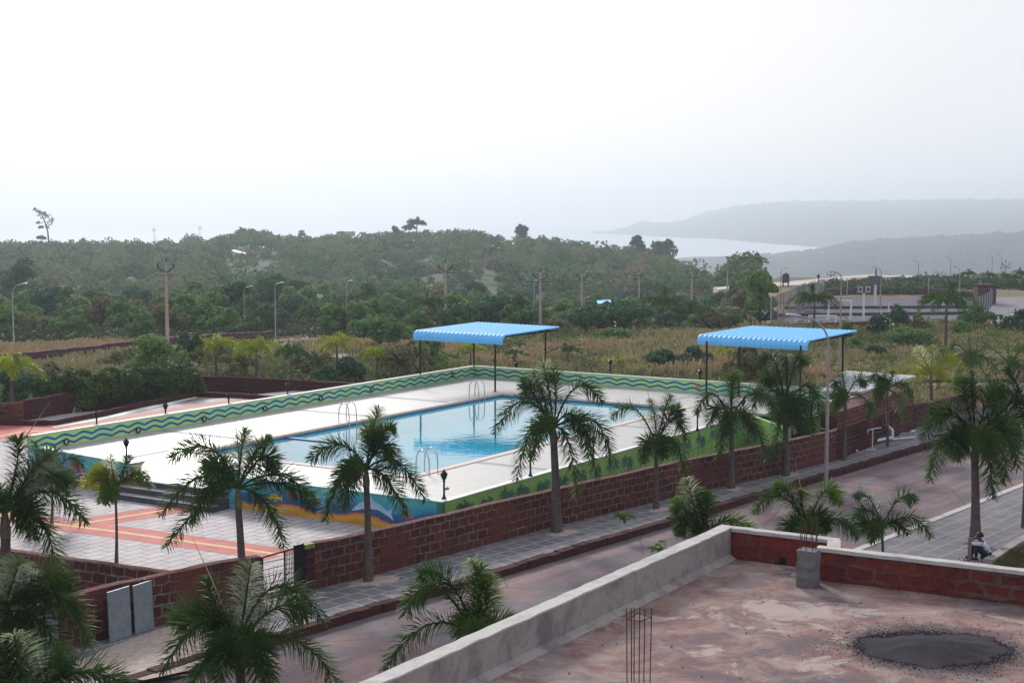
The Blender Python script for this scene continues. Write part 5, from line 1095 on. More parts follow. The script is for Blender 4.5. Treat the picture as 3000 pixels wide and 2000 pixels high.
# ---- far wooded slope: one mass nobody could count
rng = np.random.default_rng(5); rnd = random.Random(55); T = []
while len(T) < 2000:
    px = rnd.uniform(-330, 2200); ed = interp(px, EX, EY); d = 300 + (ed + 15 - 300) * rnd.random() ** .85
    if ed + 15 < 320: continue
    x = (px - 1500) / FPX * d
    if 670 < px < 830 and 385 < d < 500 and rnd.random() < .78: continue           # bare patch on the slope
    if 1080 < px < 1330 and 340 < d < 380 and rnd.random() < .9: continue
    if 820 < px < 1080 and 330 < d < 362 and rnd.random() < .85: continue
    if 180 < px < 330 and 350 < d < 385 and rnd.random() < .85: continue
    if 380 < px < 560 and 360 < d < 380 and rnd.random() < .6: continue
    T.append((x, d, terrain(x, d), min(rnd.choice([2.2, 3.0, 3.8, 4.6, 5.6, 7.0, 8.2]) * rnd.uniform(.85, 1.1), 6.6 if d > ed - 70 else 9)))
T = np.array(T); per = 160; n = len(T); hh = T[:, 3:4]
VV = []
for lob in range(4):
    u = rng.normal(size=(n, per // 4, 3)); u /= np.linalg.norm(u, axis=2, keepdims=True); u[..., 2] = np.abs(u[..., 2]) * 1.1 - .15
    off = rng.normal(size=(n, 1, 3)) * np.array([.20, .20, .10]) * hh[:, None, :]; r = rng.uniform(.24, .38, size=(n, 1, 1)) * hh[:, None, :]
    C = T[:, None, :3] + off + np.array([0, 0, .55]) * hh[:, None, :] + u * r * rng.uniform(.75, 1.05, size=(n, per // 4, 1)); VV.append((C.reshape(-1, 3), (u + np.array([0, 0, .3])).reshape(-1, 3)))
C = np.concatenate([a for a, b in VV]); Nn = np.concatenate([b for a, b in VV]); V, F = leaf_quads(C, Nn, .80, rng, 1.2); tone = np.tile(np.repeat(rng.choice([.05, .15, .3, .35, .5, .6, .7, .85, 1.0], n), per // 4), 4)
wo = np_obj('woodland', V, F, MAT['leaf_far']); wo.data.attributes.new('tone', 'FLOAT', 'POINT').data.foreach_set('value', np.repeat(tone, 4).astype(np.float32))
tag(wo, 'hazy wooded slope filling the ridge beyond the belt of trees', 'woodland', kind='stuff')
# understory between the individual trees
rnd = random.Random(77); C = []
for i in range(2600):
    px = rnd.uniform(-260, 2230); d0 = interp(px, FB, FBD) - 4; d = d0 + (330 - d0) * rnd.random() ** 1.3
    if px > 2130 and d > 235: continue
    x = (px - 1500) / FPX * d; C.append((x, d, terrain(x, d), rnd.uniform(.7, 1.7)))
C = np.array(C); per = 70; u = rng.normal(size=(len(C), per, 3)); u /= np.linalg.norm(u, axis=2, keepdims=True); u[..., 2] = np.abs(u[..., 2])
P = C[:, None, :3] + u * C[:, None, 3:4] * np.array([1.25, 1.25, .8]) * rng.uniform(.6, 1.05, size=(len(C), per, 1)); V, F = leaf_quads(P.reshape(-1, 3), u.reshape(-1, 3), .36, rng)
tag(np_obj('undergrowth', V, F, foliage('undergrowth_leaves', (.03, .055, .025), (.075, .095, .035), ns=.08, per=False)), 'scrubby undergrowth between the trees of the belt', 'undergrowth', kind='stuff')
C = []
for i in range(150): px = rnd.uniform(2430, 2760); d = rnd.uniform(196, 212); C.append(((px - 1500) / FPX * d, d, terrain((px - 1500) / FPX * d, d), rnd.uniform(.8, 1.5)))
for i in range(70): px = rnd.uniform(2690, 3100); d = rnd.uniform(205, 225); C.append(((px - 1500) / FPX * d, d, terrain((px - 1500) / FPX * d, d), rnd.uniform(1.0, 2.0)))
C = np.array(C); u = rng.normal(size=(len(C), 120, 3)); u /= np.linalg.norm(u, axis=2, keepdims=True); u[..., 2] = np.abs(u[..., 2])
P = C[:, None, :3] + u * C[:, None, 3:4] * rng.uniform(.6, 1.05, size=(len(C), 120, 1)); V, F = leaf_quads(P.reshape(-1, 3), u.reshape(-1, 3), .34, rng)
tag(np_obj('shrubbery', V, F, foliage('shrubbery_leaves', (.04, .085, .04), (.08, .13, .05), ns=.15, per=False)), 'band of green shrubbery behind the sports courts and under the distant palms', 'shrubbery', kind='stuff')
# ---- single trees that stand out
def lone(name, px, py_base, d, h, cr, label, mat='leaf_a', nl=12, per=260, ls=.3, seed=1, low=.3, cat='tree', zb=None, trunk_r=.16, asp=.75):
    t = make_tree(name, h, cr, nl, per, ls, MAT[mat], seed, trunk_r, low, asp, label, cat); x = (px - 1500) / FPX * d
    t.location = (x, d, zb if zb is not None else terrain(x, d)); return t
def ztop(py, d): return CH - d * (py - HY) / FPX
def lone_top(name, px, py_top, d, cr, label, **k):
    x = (px - 1500) / FPX * d; zb = terrain(x, d); return lone(name, px, 0, d, ztop(py_top, d) - zb, cr, label, zb=zb, **k)
lone_top('tall_tree', 2228, 776, 150, 1.75, 'tall dense dark green tree beside the left fence of the sports courts', mat='leaf_a', nl=16, per=320, ls=.28, seed=301, low=.02, asp=1.0)
lone_top('leafy_tree', 1935, 682, 500, 6.0, 'broad hazy tree at the right end of the wooded ridge, against the bay', mat='leaf_b', nl=14, per=110, ls=.8, seed=302, low=.25)
lone_top('leafy_tree', 1868, 686, 505, 3.6, 'smaller hazy tree left of the broad one on the wooded ridge', mat='leaf_b', nl=9, per=90, ls=.8, seed=303, low=.3)
lone_top('leafy_tree', 1527, 640, 560, 3.6, 'pointed tree rising above the ridge left of the bay', mat='leaf_b', nl=10, per=110, ls=.85, seed=304, low=.1, asp=1.3)
lone_top('leafy_tree', 1160, 655, 570, 2.2, 'narrow tree on the skyline left of the coconut palm', mat='leaf_b', nl=6, per=90, ls=.85, seed=305, low=.3, asp=1.3)
lone_top('leafy_tree', 735, 657, 590, 6.5, 'rounded tree mass on the highest part of the left ridge', mat='leaf_b', nl=12, per=110, ls=.9, seed=306, low=.05)
lone_top('sparse_tree', 886, 662, 585, 2.6, 'thin pale tree on the skyline, left of the centre', mat='leaf_c', nl=6, per=40, ls=.7, seed=307, low=.45)
lone_top('sparse_tree', 125, 655, 560, 2.0, 'sparse tree below the leaning one on the far left skyline', mat='leaf_b', nl=6, per=60, ls=.7, seed=308, low=.3)
for i, (px, py, d, cr, lb, mt) in enumerate(((60, 728, 240, 3.4, 'dark tall tree group member at the left edge, above the street lamp', 'leaf_b'), (15, 735, 245, 3.0, 'dark tree cut by the left edge above the street lamp', 'leaf_b'), (1140, 845, 165, 3.6, 'dark spreading tree left of the first canopy, in front of the belt', 'leaf_b'),
    (1110, 935, 120, 2.5, 'round bright green bush tree just left of the first canopy', 'leaf_a'), (1720, 905, 138, 2.6, 'umbrella shaped tree between the two canopies, left one', 'leaf_b'), (1830, 890, 136, 3.0, 'umbrella shaped tree between the two canopies, right one', 'leaf_b'), (2100, 905, 150, 2.4, 'olive tree left of the tall dark tree by the courts', 'leaf_c'),
    (1530, 885, 152, 2.8, 'green tree behind the utility pole at the first canopy', 'leaf_a'))):
    lone_top('roadside_tree', px, py, d, cr, lb, mat=mt, seed=330 + i, low=.25 if 'umbrella' not in lb else .5, nl=12)
# leaning bare tree on the far left skyline
lt = empty('leaning_tree', (-178 * 1.0, 565, terrain(-178, 565)), 'tall sparse tree leaning left above the far left skyline', 'tree'); dd_ = 565; m = MB()
b0 = Vector((D(145, 690, dd_).x, dd_, terrain(-172, dd_))); pts = [b0] + [D(x, y, dd_) for x, y in ((140, 680), (132, 650), (122, 630), (108, 617))]; m.tube(pts, [.35, .28, .22, .16, .08], 6)
for (x0, y0, x1, y1) in ((136, 660, 148, 640), (132, 650, 112, 655), (128, 640, 145, 632), (120, 628, 104, 632), (122, 630, 132, 622)): m.tube([D(x0, y0, dd_), D(x1, y1, dd_)], [.14, .06], 5)
m.build('trunk', MAT['bark'], lt); C, Nn = crown_points(np.random.default_rng(9), [(*D(x, y, dd_), r, r) for x, y, r in ((104, 616, .9), (112, 622, 1.2), (122, 630, 1.5), (130, 640, 1.4), (142, 634, 1.3), (148, 645, 1.4), (146, 655, 1.3), (118, 668, 1.1), (136, 668, 1.3), (112, 654, .8), (128, 626, 1.0))], 26)
V, F = leaf_quads(C, Nn, .55, rng); np_obj('crown', V, F, MAT['leaf_b'], lt)
# ---- background palms: a few prototypes, copied
def proto_palm(name, th, L, nf, mats, seed, leaf, dr=.8, tr=.10, k=4, n=22, w=.06):
    rnd = random.Random(seed); root = empty(name, (0, 0, 0)); m = MB(); m.tube([(0, 0, -.4), (.03, 0, th * .5), (0, 0, th)], [tr * 1.2, tr, tr * .75], 8); m.build('trunk', MAT['trunk'], root)
    m = MB(); m.lathe((0, 0, th - .05), [(tr * .8, 0), (tr * .8, .2), (tr * .4, .45)], 8); m.build('crownshaft', MAT['shaft'], root); H = Vector((0, 0, th + .35))
    for i in range(nf):
        az = 2 * math.pi * i / nf + rnd.uniform(-.25, .25); d = Vector((math.cos(az), math.sin(az), 0)); l = L * rnd.uniform(.8, 1.1); up = rnd.uniform(.35, .75)
        if i == nf - 1: d = d * .25; up = 1.1
        V, F = frond_arrays(H, H + d * l * .45 + Vector((0, 0, l * up)), H + d * l + Vector((0, 0, l * (up * .5 - dr * rnd.uniform(.2, .7)))), leaf, n, k, rnd, w=w); np_obj('frond', V, F, mats[i % len(mats)], root)
    register(root); return root
PP = {'yel': proto_palm('yellow_palm', 2.0, 1.7, 8, [MAT['frond_yel']], 1, .45), 'mid': proto_palm('field_palm', 2.1, 1.7, 8, [MAT['frond_mid']], 2, .45), 'dark': proto_palm('field_palm', 2.6, 2.0, 9, [MAT['frond']], 3, .55), 'coco': proto_palm('coconut_palm', 6, 3.0, 11, [MAT['frond']], 4, .9, tr=.18, w=.2), 'far': proto_palm('distant_palm', 3.2, 2.2, 9, [MAT['frond']], 5, .7, w=.10, n=16)}
HT = {'yel': 2.0 + 1.25, 'mid': 2.1 + 1.25, 'dark': 2.6 + 1.5, 'coco': 8.2, 'far': 3.2 + 1.7}
uu = set(); rnd = random.Random(8)
def bpalm(kind, px, pt, pb, label, group=None, d=None, s=None, cat='palm'):
    """crown top pixel pt, trunk foot pixel pb (both rows)"""
    P = PP[kind]; c = P if kind not in uu else copy_tree(P); uu.add(kind)
    if d is None: b = G(px, pb, -.2 if pb > 950 else -1.5); d = b.y
    x = (px - 1500) / FPX * d; zb = terrain(x, d); h = ztop(pt, d) - zb; sc = h / HT[kind]
    c.location = (x, d, zb); c.rotation_euler = (0, 0, rnd.uniform(0, 6.28)); c.scale = (s or max(.75, min(1.35, sc)), s or max(.75, min(1.35, sc)), sc); tag(c, label, cat, group); return c
bpalm('yel', 25, 1040, 1238, 'yellow green palm at the left edge in front of the dark bush')
bpalm('yel', 628, 985, 1142, 'yellowish palm behind the low wall, leftmost of the row beside the hedge')
bpalm('yel', 747, 990, 1148, 'yellow palm with spread fronds behind the low wall, second of the row beside the hedge')
bpalm('mid', 850, 1000, 1152, 'green palm behind the low wall, third of the row beside the hedge')
bpalm('yel', 985, 980, 1130, 'slim yellow palm in front of the grey path')
bpalm('yel', 1103, 1015, 1135, 'light green palm behind the wave wall, left of the first canopy')
bpalm('mid', 1232, 985, 1105, 'small palm just behind the left post of the first canopy')
bpalm('yel', 1378, 1005, 1095, 'wide yellow green palm seen under the first canopy')
bpalm('mid', 1507, 1020, 1085, 'small palm seen between the right posts of the first canopy')
bpalm('dark', 1665, 1008, 1080, 'dark little palm in the dry grass right of the first canopy')
bpalm('yel', 1815, 1045, 1100, 'small yellow green palm just beyond the far wave wall')
bpalm('yel', 2140, 1015, 1110, 'yellow green palm seen under the second canopy')
bpalm('mid', 2330, 1020, 1110, 'green palm behind the dense dark palm, under the second canopy', )
bpalm('dark', 1252, 855, 930, 'dark wide crowned palm in front of the belt, left of the tall power pole', d=142)
bpalm('mid', 1180 + 330, 858, 925, 'green palm among the trees behind the first canopy', d=148)
bpalm('dark', 1943, 848, 960, 'dark shaggy palm between the canopies, taller one', d=140)
bpalm('dark', 2057, 885, 965, 'dark palm between the canopies, shorter one', d=138)
bpalm('mid', 905, 895, 985, 'green palm on the edge of the tree belt, above the pale stones')
bpalm('mid', 768, 900, 980, 'small green palm at the edge of the belt, left of the lamp posts', d=140)
bpalm('mid', 1010, 890, 970, 'small green palm at the edge of the belt, by the right lamp post', d=142)
bpalm('dark', 2388, 838, 975, 'dark palm with one tall frond in front of the left goal', d=128, s=1.15)
bpalm('dark', 2775, 835, 1000, 'lone dark palm with a thick trunk before the courts', d=118, s=1.25)
bpalm('coco', 1222, 637, 720, 'coconut palm on the skyline above the centre of the ridge', d=575)
bpalm('coco', 1200, 655, 720, 'shorter coconut palm beside the tallest one on the skyline', d=580)
for i, (px, pt, dd, lb) in enumerate(((2685, 810, 205, 'distant palm at the right end of the ivory parapet'), (2738, 806, 215, 'distant palm, leftmost of the row beyond the courts'), (2772, 808, 214, 'distant palm, second of the row beyond the courts'), (2812, 806, 213, 'distant palm in front of the bent street lamp'),
    (2838, 790, 215, 'tallest distant palm beyond the courts, two drooping fronds'), (2898, 794, 212, 'distant palm under the pair of far lamp posts'), (2868, 825, 205, 'low distant palm right of the tallest distant one'), (2945, 796, 214, 'distant palm below the far power pole'), (2972, 803, 210, 'distant palm right of the far power pole'), (2993, 786, 206, 'distant palm at the right edge of the view'), (3030, 790, 208, 'distant palm beyond the right edge'), (2660, 812, 222, 'small distant palm behind the long parapet'))):
    bpalm('far', px, pt, 0, lb, 'distant palms beyond the courts', d=dd, s=.62)
# ---- hedge along the laterite wall, upper left: every bush its own
BP = [make_tree('hedge_bush', 1.9, .95, 9, 420, .11, MAT['leaf_hedge'], 400 + i, .05, .05, .95) for i in range(3)]; bu = set()
hl = ['hedge bush at the left end of the row', 'hedge bush second from the left', 'hedge bush third from the left', 'hedge bush fourth from the left', 'hedge bush fifth from the left', 'hedge bush in the middle of the row', 'hedge bush sixth from the right', 'hedge bush fifth from the right', 'hedge bush fourth from the right', 'hedge bush third from the right', 'hedge bush second from the right', 'hedge bush at the right end of the row']
for i in range(12):
    t = i / 11; p = G(185 + t * 350, 1208 - t * 48, .2); k = i % 3; c = BP[k] if k not in bu else copy_tree(BP[k]); bu.add(k); s = 1.42 + .2 * math.sin(i * 2.1)
    c.location = (p.x, p.y, .1); c.scale = (s * 1.1, s * 1.1, s * (1.0 - .12 * t)); c.rotation_euler = (0, 0, i * 1.3); tag(c, hl[i] + ', along the laterite wall', 'bush', 'clipped bushes along the wall')
# single shrubs
def shrub(px, pb, w_, h_, mat, label, seed, d=None, cat='bush', name='shrub'):
    p = G(px, pb, 0) if d is None else D(px, pb, d); dd = p.y; s = dd / FPX; r = w_ * s * .62; hh = h_ * s * 1.15
    t = make_tree(name, hh * 1.05, r, 11, 260, max(.10, .018 * math.sqrt(dd)), MAT[mat], seed, .05, .02, min(1.2, hh / r * .6), label, cat); t.location = (p.x, p.y, terrain(p.x, p.y)); return t
shrub(450, 1150, 150, 160, 'leaf_a', 'large bright green bush behind the hedge, left of the power pole', 501)
shrub(540, 1135, 80, 175, 'leaf_b', 'dark narrow bush at the wall corner, right of the power pole', 502)
shrub(40, 1200, 130, 120, 'leaf_b', 'dark bush at the left edge under the yellow palm', 503)
shrub(640, 1055, 90, 65, 'leaf_a', 'green bush between the first two yellow palms', 504)
shrub(150, 1160, 130, 90, 'leaf_c', 'olive bush behind the laterite wall on the left', 505)
shrub(345, 1090, 110, 70, 'leaf_c', 'olive weedy bush in the dry grass above the hedge', 506)
shrub(1255, 1100, 130, 110, 'leaf_a', 'green bush behind the left post of the first canopy', 507)
shrub(1180, 1130, 150, 120, 'leaf_c', 'olive bush behind the wave wall, left of the first canopy', 508)
shrub(960, 1140, 70, 60, 'leaf_b', 'small dark shrub behind the wave wall near the slim yellow palm', 509)
shrub(1030, 1130, 90, 80, 'leaf_b', 'dark shrub beside the light green palm behind the wave wall', 510)
shrub(700, 1120, 110, 80, 'leaf_c', 'olive shrub between the yellow palms behind the low wall', 511)
shrub(910, 1110, 100, 80, 'leaf_c', 'olive shrub right of the third palm behind the low wall', 512)
shrub(565, 1075, 90, 80, 'leaf_c', 'dry brownish bush right of the power pole', 513)
shrub(1950, 1085, 120, 60, 'leaf_b', 'dark low bush between the canopies, left part', 514)
shrub(2030, 1090, 90, 60, 'leaf_b', 'dark low bush beside the left post of the second canopy', 515)
shrub(1800, 1010, 110, 45, 'leaf_a', 'bright green low bush in the middle of the dry field', 516)
shrub(2290, 1120, 160, 110, 'leaf_c', 'olive reed clump under the right half of the second canopy', 517)
shrub(2190, 1125, 120, 110, 'leaf_c', 'olive reed clump under the middle of the second canopy', 518)
shrub(2500, 1030, 50, 40, 'leaf_a', 'small green bush right of the second canopy', 519)
shrub(2560, 1045, 60, 30, 'leaf_b', 'dark low bush in the orange grass', 520)
shrub(2650, 1010, 140, 45, 'leaf_a', 'wide green bush in the orange grass before the courts', 521)
shrub(2630, 965, 60, 75, 'leaf_b', 'dark upright bush in front of the courts', 522)
shrub(2815, 985, 45, 45, 'leaf_a', 'round bright bush right of the lone dark palm', 523)
shrub(2700, 970, 60, 45, 'leaf_c', 'dry bush between the dark upright bush and the lone palm', 524)
shrub(2860, 960, 100, 60, 'leaf_a', 'broad green bush by the right end of the court fence', 525)
shrub(2800, 1060, 90, 40, 'leaf_c', 'olive bush in the orange grass under the lone palm', 526)
shrub(2480, 1000, 40, 45, 'leaf_a', 'small bush beside the right post of the second canopy', 527)
shrub(1620, 985, 120, 60, 'leaf_c', 'olive shrub at the back of the dry field, right of the first canopy', 528)
shrub(1980, 965, 160, 40, 'leaf_b', 'dark shrub at the foot of the two dark palms', 529)
shrub(2170, 950, 70, 40, 'leaf_plumeria', 'low bush with white blossom beside the tall dark tree', 530)
for i, (px, pb, w_, h_, lb) in enumerate(((2580, 985, 80, 60, 'flowering frangipani bush with white blossoms in front of the courts'), (2990, 975, 110, 70, 'flowering frangipani with white blossoms at the right edge'), (2930, 970, 60, 45, 'smaller dark frangipani left of the one at the right edge'), (1790, 960, 70, 55, 'frangipani with white blossoms between the two umbrella trees'), (2245, 945, 60, 35, 'white flowering shrub at the foot of the tall dark tree'))):
    t = shrub(px, pb, w_, h_, 'leaf_plumeria', lb, 540 + i, name='frangipani'); loc = t.location; s = loc.y / FPX; C = []; rq = np.random.default_rng(i); u = rq.normal(size=(60, 3)); u /= np.linalg.norm(u, axis=1, keepdims=True); u[:, 2] = np.abs(u[:, 2])
    C = np.array(loc)[None] + np.array([[0, 0, h_ * s * .5]]) + u * np.array([[w_ * s * .46, w_ * s * .46, h_ * s * .5]]); V, F = leaf_quads(C, u, .22, rq, 1.0); np_obj('blossoms', V, F, MAT['petal'], t)
# ---- dry grass: tufts of blades
rng = np.random.default_rng(31); n = 62000; px = rng.uniform(-250, 3250, n); r = rng.uniform(0, 1, n)
dd = 1 / (1 / 66 + (1 / 235 - 1 / 66) * r)
x = (px - 1500) / FPX * dd; y = dd; a_ = x * EA[0] + y * EA[1]; b_ = x * EB[0] + y * EB[1]
sx, sy = x - R0.x, y - R0.y; tr_ = sx * ER.x + sy * ER.y; sr_ = sx * NR.x + sy * NR.y
keep = ~((a_ > 39) & (a_ < A1 + 1.2) & (b_ > 24.5) & (b_ < 60)) & (sr_ > 5.6)
keep &= ~((b_ > 57) & (a_ < 74) & False)
d0 = np.interp(px, FB, FBD); keep &= (dd < d0 + 3) | ((px > 2240) & (dd < 142))
# keep clear of plaza, roads, courts
def inpoly(x, y, poly):
    c = np.zeros(len(x), bool); j = len(poly) - 1
    for i in range(len(poly)):
        xi, yi = poly[i]; xj, yj = poly[j]; c ^= ((yi > y) != (yj > y)) & (x < (xj - xi) * (y - yi) / (yj - yi + 1e-9) + xi); j = i
    return c
CLEAR = [gp([(-300, 1230), (160, 1232), (560, 1140), (850, 1150), (900, 1250), (-300, 1500)], 0), gp([(2200, 962), (2900, 935), (3060, 975), (3400, 990), (3400, 850), (2300, 850), (2250, 880)], 0), gp([(2690, 1120), (3300, 1120), (3300, 1155), (2690, 1145)], 0),
         gp([(880, 1068), (905, 1040), (1060, 1030), (1120, 1045), (960, 1070)], 0), gp([(1690, 992), (2100, 990), (2100, 998), (1690, 998)], 0), gp([(1900, 1100), (2030, 1100), (2030, 1085), (1900, 1085)], 0), [v2(p) for p in rc], [(wn.x, wn.y), (wf.x, wf.y), far_l, (rc[0].x, rc[0].y)]]
for poly in CLEAR: keep &= ~inpoly(x, y, poly)
x, y, px, dd = x[keep], y[keep], px[keep], dd[keep]; n = len(x)
z = np.array([terrain(float(a), float(b)) for a, b in zip(x, y)])
tall = .13 + .55 * np.exp(-((px - 1980) / 260) ** 2) * (dd > 98) + .30 * np.exp(-((px - 330) / 260) ** 2) + .16 * (np.sin(x * .3) * np.sin(y * .23) > .2) + rng.uniform(0, .2, n)
V = []; kb_ = 5
for j in range(kb_):
    ang = rng.uniform(0, 6.28, n); w2 = rng.uniform(.05, .11, n) * (dd / 110 + .3); h2 = tall * rng.uniform(.6, 1.3, n); ln = rng.uniform(-.35, .35, n) * h2; ox = rng.normal(0, .3, n); oy = rng.normal(0, .3, n); cx_, cy_ = x + ox, y + oy
    ca_, sa_ = np.cos(ang), np.sin(ang)
    V.append(np.stack([np.stack([cx_ - ca_ * w2, cy_ - sa_ * w2, z - .05], 1), np.stack([cx_ + ca_ * w2, cy_ + sa_ * w2, z - .05], 1), np.stack([cx_ + ca_ * w2 * .5 + ln, cy_ + sa_ * w2 * .5 + ln * .5, z + h2], 1), np.stack([cx_ - ca_ * w2 * .7 + ln, cy_ - sa_ * w2 * .7 + ln * .5, z + h2 * .92], 1)], 1).reshape(-1, 3))
V = np.concatenate(V); F = np.arange(len(V)).reshape(-1, 4); tag(np_obj('dry_grass', V, F, MAT['drygrass']), 'tall dry orange and straw coloured grass covering the field behind the pool', 'grass', kind='stuff')
# weeds mixed into the field
rnd = random.Random(5); C = []
for i in range(900):
    k = rnd.randrange(n); C.append((x[k], y[k], z[k], rnd.uniform(.25, .75)))
for k in range(n):
    if 560 < px[k] < 1330 and 75 < dd[k] < 112 and rnd.random() < .12: C.append((x[k], y[k], z[k], rnd.uniform(.5, 1.25)))
    elif 1650 < px[k] < 2350 and 92 < dd[k] < 118 and rnd.random() < .11: C.append((x[k], y[k], z[k], rnd.uniform(.4, .95)))
    elif px[k] > 1400 and 116 < dd[k] < 150 and rnd.random() < .10: C.append((x[k], y[k], z[k], rnd.uniform(.4, 1.1)))
C = np.array(C); u = rng.normal(size=(len(C), 60, 3)); u /= np.linalg.norm(u, axis=2, keepdims=True); u[..., 2] = np.abs(u[..., 2])
P = C[:, None, :3] + u * C[:, None, 3:4] * rng.uniform(.5, 1.1, size=(len(C), 60, 1)); V, F = leaf_quads(P.reshape(-1, 3), u.reshape(-1, 3), .16, rng)
tag(np_obj('weeds', V, F, foliage('weed_leaves', (.06, .09, .028), (.13, .16, .05), ns=.12, per=False)), 'green and olive weeds scattered through the dry field', 'weeds', kind='stuff')
# short green grass, lower left patch and the slope by the seated person
def lawn(name, poly, z0, n, h, label, mat, seed):
    rg = np.random.default_rng(seed); xs_ = [p[0] for p in poly]; ys_ = [p[1] for p in poly]; X = rg.uniform(min(xs_), max(xs_), n * 3); Y = rg.uniform(min(ys_), max(ys_), n * 3); k = inpoly(X, Y, poly); X, Y = X[k][:n], Y[k][:n]; m = len(X); a = rg.uniform(0, 6.28, m); w2 = .012; hh = rg.uniform(.5, 1.2, m) * h; l = rg.uniform(-.5, .5, m) * hh
    V = np.stack([np.stack([X - np.cos(a) * w2, Y - np.sin(a) * w2, np.full(m, z0)], 1), np.stack([X + np.cos(a) * w2, Y + np.sin(a) * w2, np.full(m, z0)], 1), np.stack([X + l + .004, Y + l * .5, z0 + hh], 1), np.stack([X + l - .004, Y + l * .5, z0 + hh], 1)], 1).reshape(-1, 3)
    tag(np_obj(name, V, np.arange(len(V)).reshape(-1, 4), mat), label, 'grass', kind='stuff')
lawn('grass', gs, .12, 14000, .11, 'short green grass in the triangular bed by the low wall, lower left', MAT['greengrass'], 3)
# ================================================================== POLES AND LAMPS
def utility_pole(px, pt, d, label, s=1.0, vee=True):
    x = (px - 1500) / FPX * d; zb = terrain(x, d); zt = ztop(pt, d); root = empty('power_pole', (x, d, zb), label, 'power pole', 'power poles across the field')
    m = MB(); m.tube([(x, d, zb - .3), (x, d, zt - .45 * s)], [.16 * s, .09 * s], 8); m.build('pole', MAT['conc_pole'], root)
    m = MB(); m.box((x, d, zt - 1.32 * s), (1.9 * s, .07, .07)); m.build('cross_bar', MAT['black'], root)
    m = MB()
    if vee: m.tube([(x - .62 * s, d - .12, zt - .62 * s), (x - .55 * s, d - .12, zt - .82 * s), (x - .18 * s, d - .12, zt - 1.13 * s), (x + .18 * s, d - .12, zt - 1.13 * s), (x + .55 * s, d - .12, zt - .82 * s), (x + .62 * s, d - .12, zt - .62 * s)], .045 * s, 6)
    else: m.box((x, d - .12, zt - .9 * s), (1.3 * s, .07, .09))
    m.build('insulator_bracket', MAT['black'], root)
    for dx, dz in ((-.62, -.5), (.62, -.5), (0, -.1)):
        m = MB(); m.lathe((x + dx * s, d - (.12 if dx else 0), zt + dz * s - .16), [(.03, -.2), (.03, 0), (.075, .02), (.05, .07), (.08, .1), (.05, .16), (.02, .2)], 8); m.build('insulator', MAT['tank'], root)
utility_pole(487, 753, 118, 'nearest and largest power pole, left of the hedge corner bush')
utility_pole(1305, 757, 140, 'power pole just left behind the first canopy')
utility_pole(1583, 784, 143, 'power pole behind the right end of the first canopy')
utility_pole(1705, 790, 175, 'power pole with rusty bracket between the canopies, left one', .95)
utility_pole(1872, 786, 190, 'dark power pole with straight cross arms above the umbrella trees', .95, False)
utility_pole(2027, 785, 200, 'power pole near the right end of the tree belt', .95)
utility_pole(2131, 783, 235, 'hazy power pole left of the tall dark tree', .95)
utility_pole(2434, 790, 235, 'small power pole behind the court fence', .9, False)
utility_pole(2946, 760, 230, 'far power pole above the distant palms', .9)
utility_pole(454, 665, 540, 'tiny power pole on the left skyline, left one', .9)
utility_pole(588, 660, 540, 'tiny power pole on the left skyline, right one', .9)
utility_pole(2182, 812, 300, 'double legged looking far pole behind the tall dark tree', .8, False)
def street_lamp(px, pt, d, arm, label, r=.055, zb=None, pale=False, mid=None, x=None):
    x = (px - 1500) / FPX * d if x is None else x; zb = terrain(x, d) if zb is None else zb; zt = ztop(pt, d); root = empty('street_lamp', (x, d, zb), label, 'street lamp', 'street lamps'); L = arm * d / FPX; s = 1 if L > 0 else -1; al = abs(L)
    mat = MAT['galv'] if pale else MAT['lampgrey']
    m = MB(); m.tube([(x, d, zb - .1), (x, d, zb + (zt - zb) * .5)], [r * 1.5, r * 1.35], 10); m.tube([(x, d, zb + (zt - zb) * .5), (x, d, zt - al * .75)], [r, r * .85], 10); m.lathe((x, d, zb + (zt - zb) * .5 - .06), [(r * 1.35, 0), (r * 1.6, .03), (r * 1.6, .07), (r, .14)], 10); m.build('pole', mat, root)
    m = MB(); P = []
    for k in range(9): th = math.pi / 2 * k / 8; P.append((x + s * al * .62 * (1 - math.cos(th)), d, zt - al * .75 + al * .66 * math.sin(th)))
    P.append((x + s * al * .75, d, zt - al * .06)); m.tube(P, r * .7, 8); m.build('arm', mat, root)
    m = MB(); hl_ = max(.45, al * .36); c = x + s * al * .66; V = []
    for t, w_, hh in ((0, .05, .05), (.25, .10, .08), (.6, .13, .08), (.9, .11, .055), (1, .05, .03)):
        xx = c + s * hl_ * t; zz = zt - al * .06 + .05 * t
        for yy, z_ in ((-w_, 0), (-w_ * .7, hh), (w_ * .7, hh), (w_, 0), (w_ * .6, -.03), (-w_ * .6, -.03)): V.append((xx, d + yy, zz + z_))
    F = [(i * 6 + k, i * 6 + (k + 1) % 6, (i + 1) * 6 + (k + 1) % 6, (i + 1) * 6 + k) for i in range(4) for k in range(6)] + [tuple(range(6)), tuple(range(24, 30))]
    m.add(V, F); m.build('lamp_head', MAT['galv'], root); return root
p = G(2433, 1424, 0); street_lamp(2431, 918, p.y, -125, 'tall grey street lamp at the kerb, its arm reaching left over the pool', r=.055, zb=0)
street_lamp(35, 829, 118, 42, 'street lamp at the left edge with its arm to the right', .042, pale=True)
street_lamp(714, 838, 150, 20, 'pale street lamp right of the power pole, at the edge of the tree belt', .036, pale=True)
street_lamp(805, 828, 128, 17, 'pale thin street lamp left of the centre, near the pale stones', .036, pale=True)
street_lamp(1015, 822, 142, 9, 'pale street lamp at the edge of the belt above the grey path', .036, pale=True)
street_lamp(1250, 836, 165, 11, 'pale slim lamp post behind the dark wide crowned palm', .034, pale=True)
street_lamp(1565, 820, 150, 8, 'thin pale lamp post beside the pole behind the first canopy', .034, pale=True)
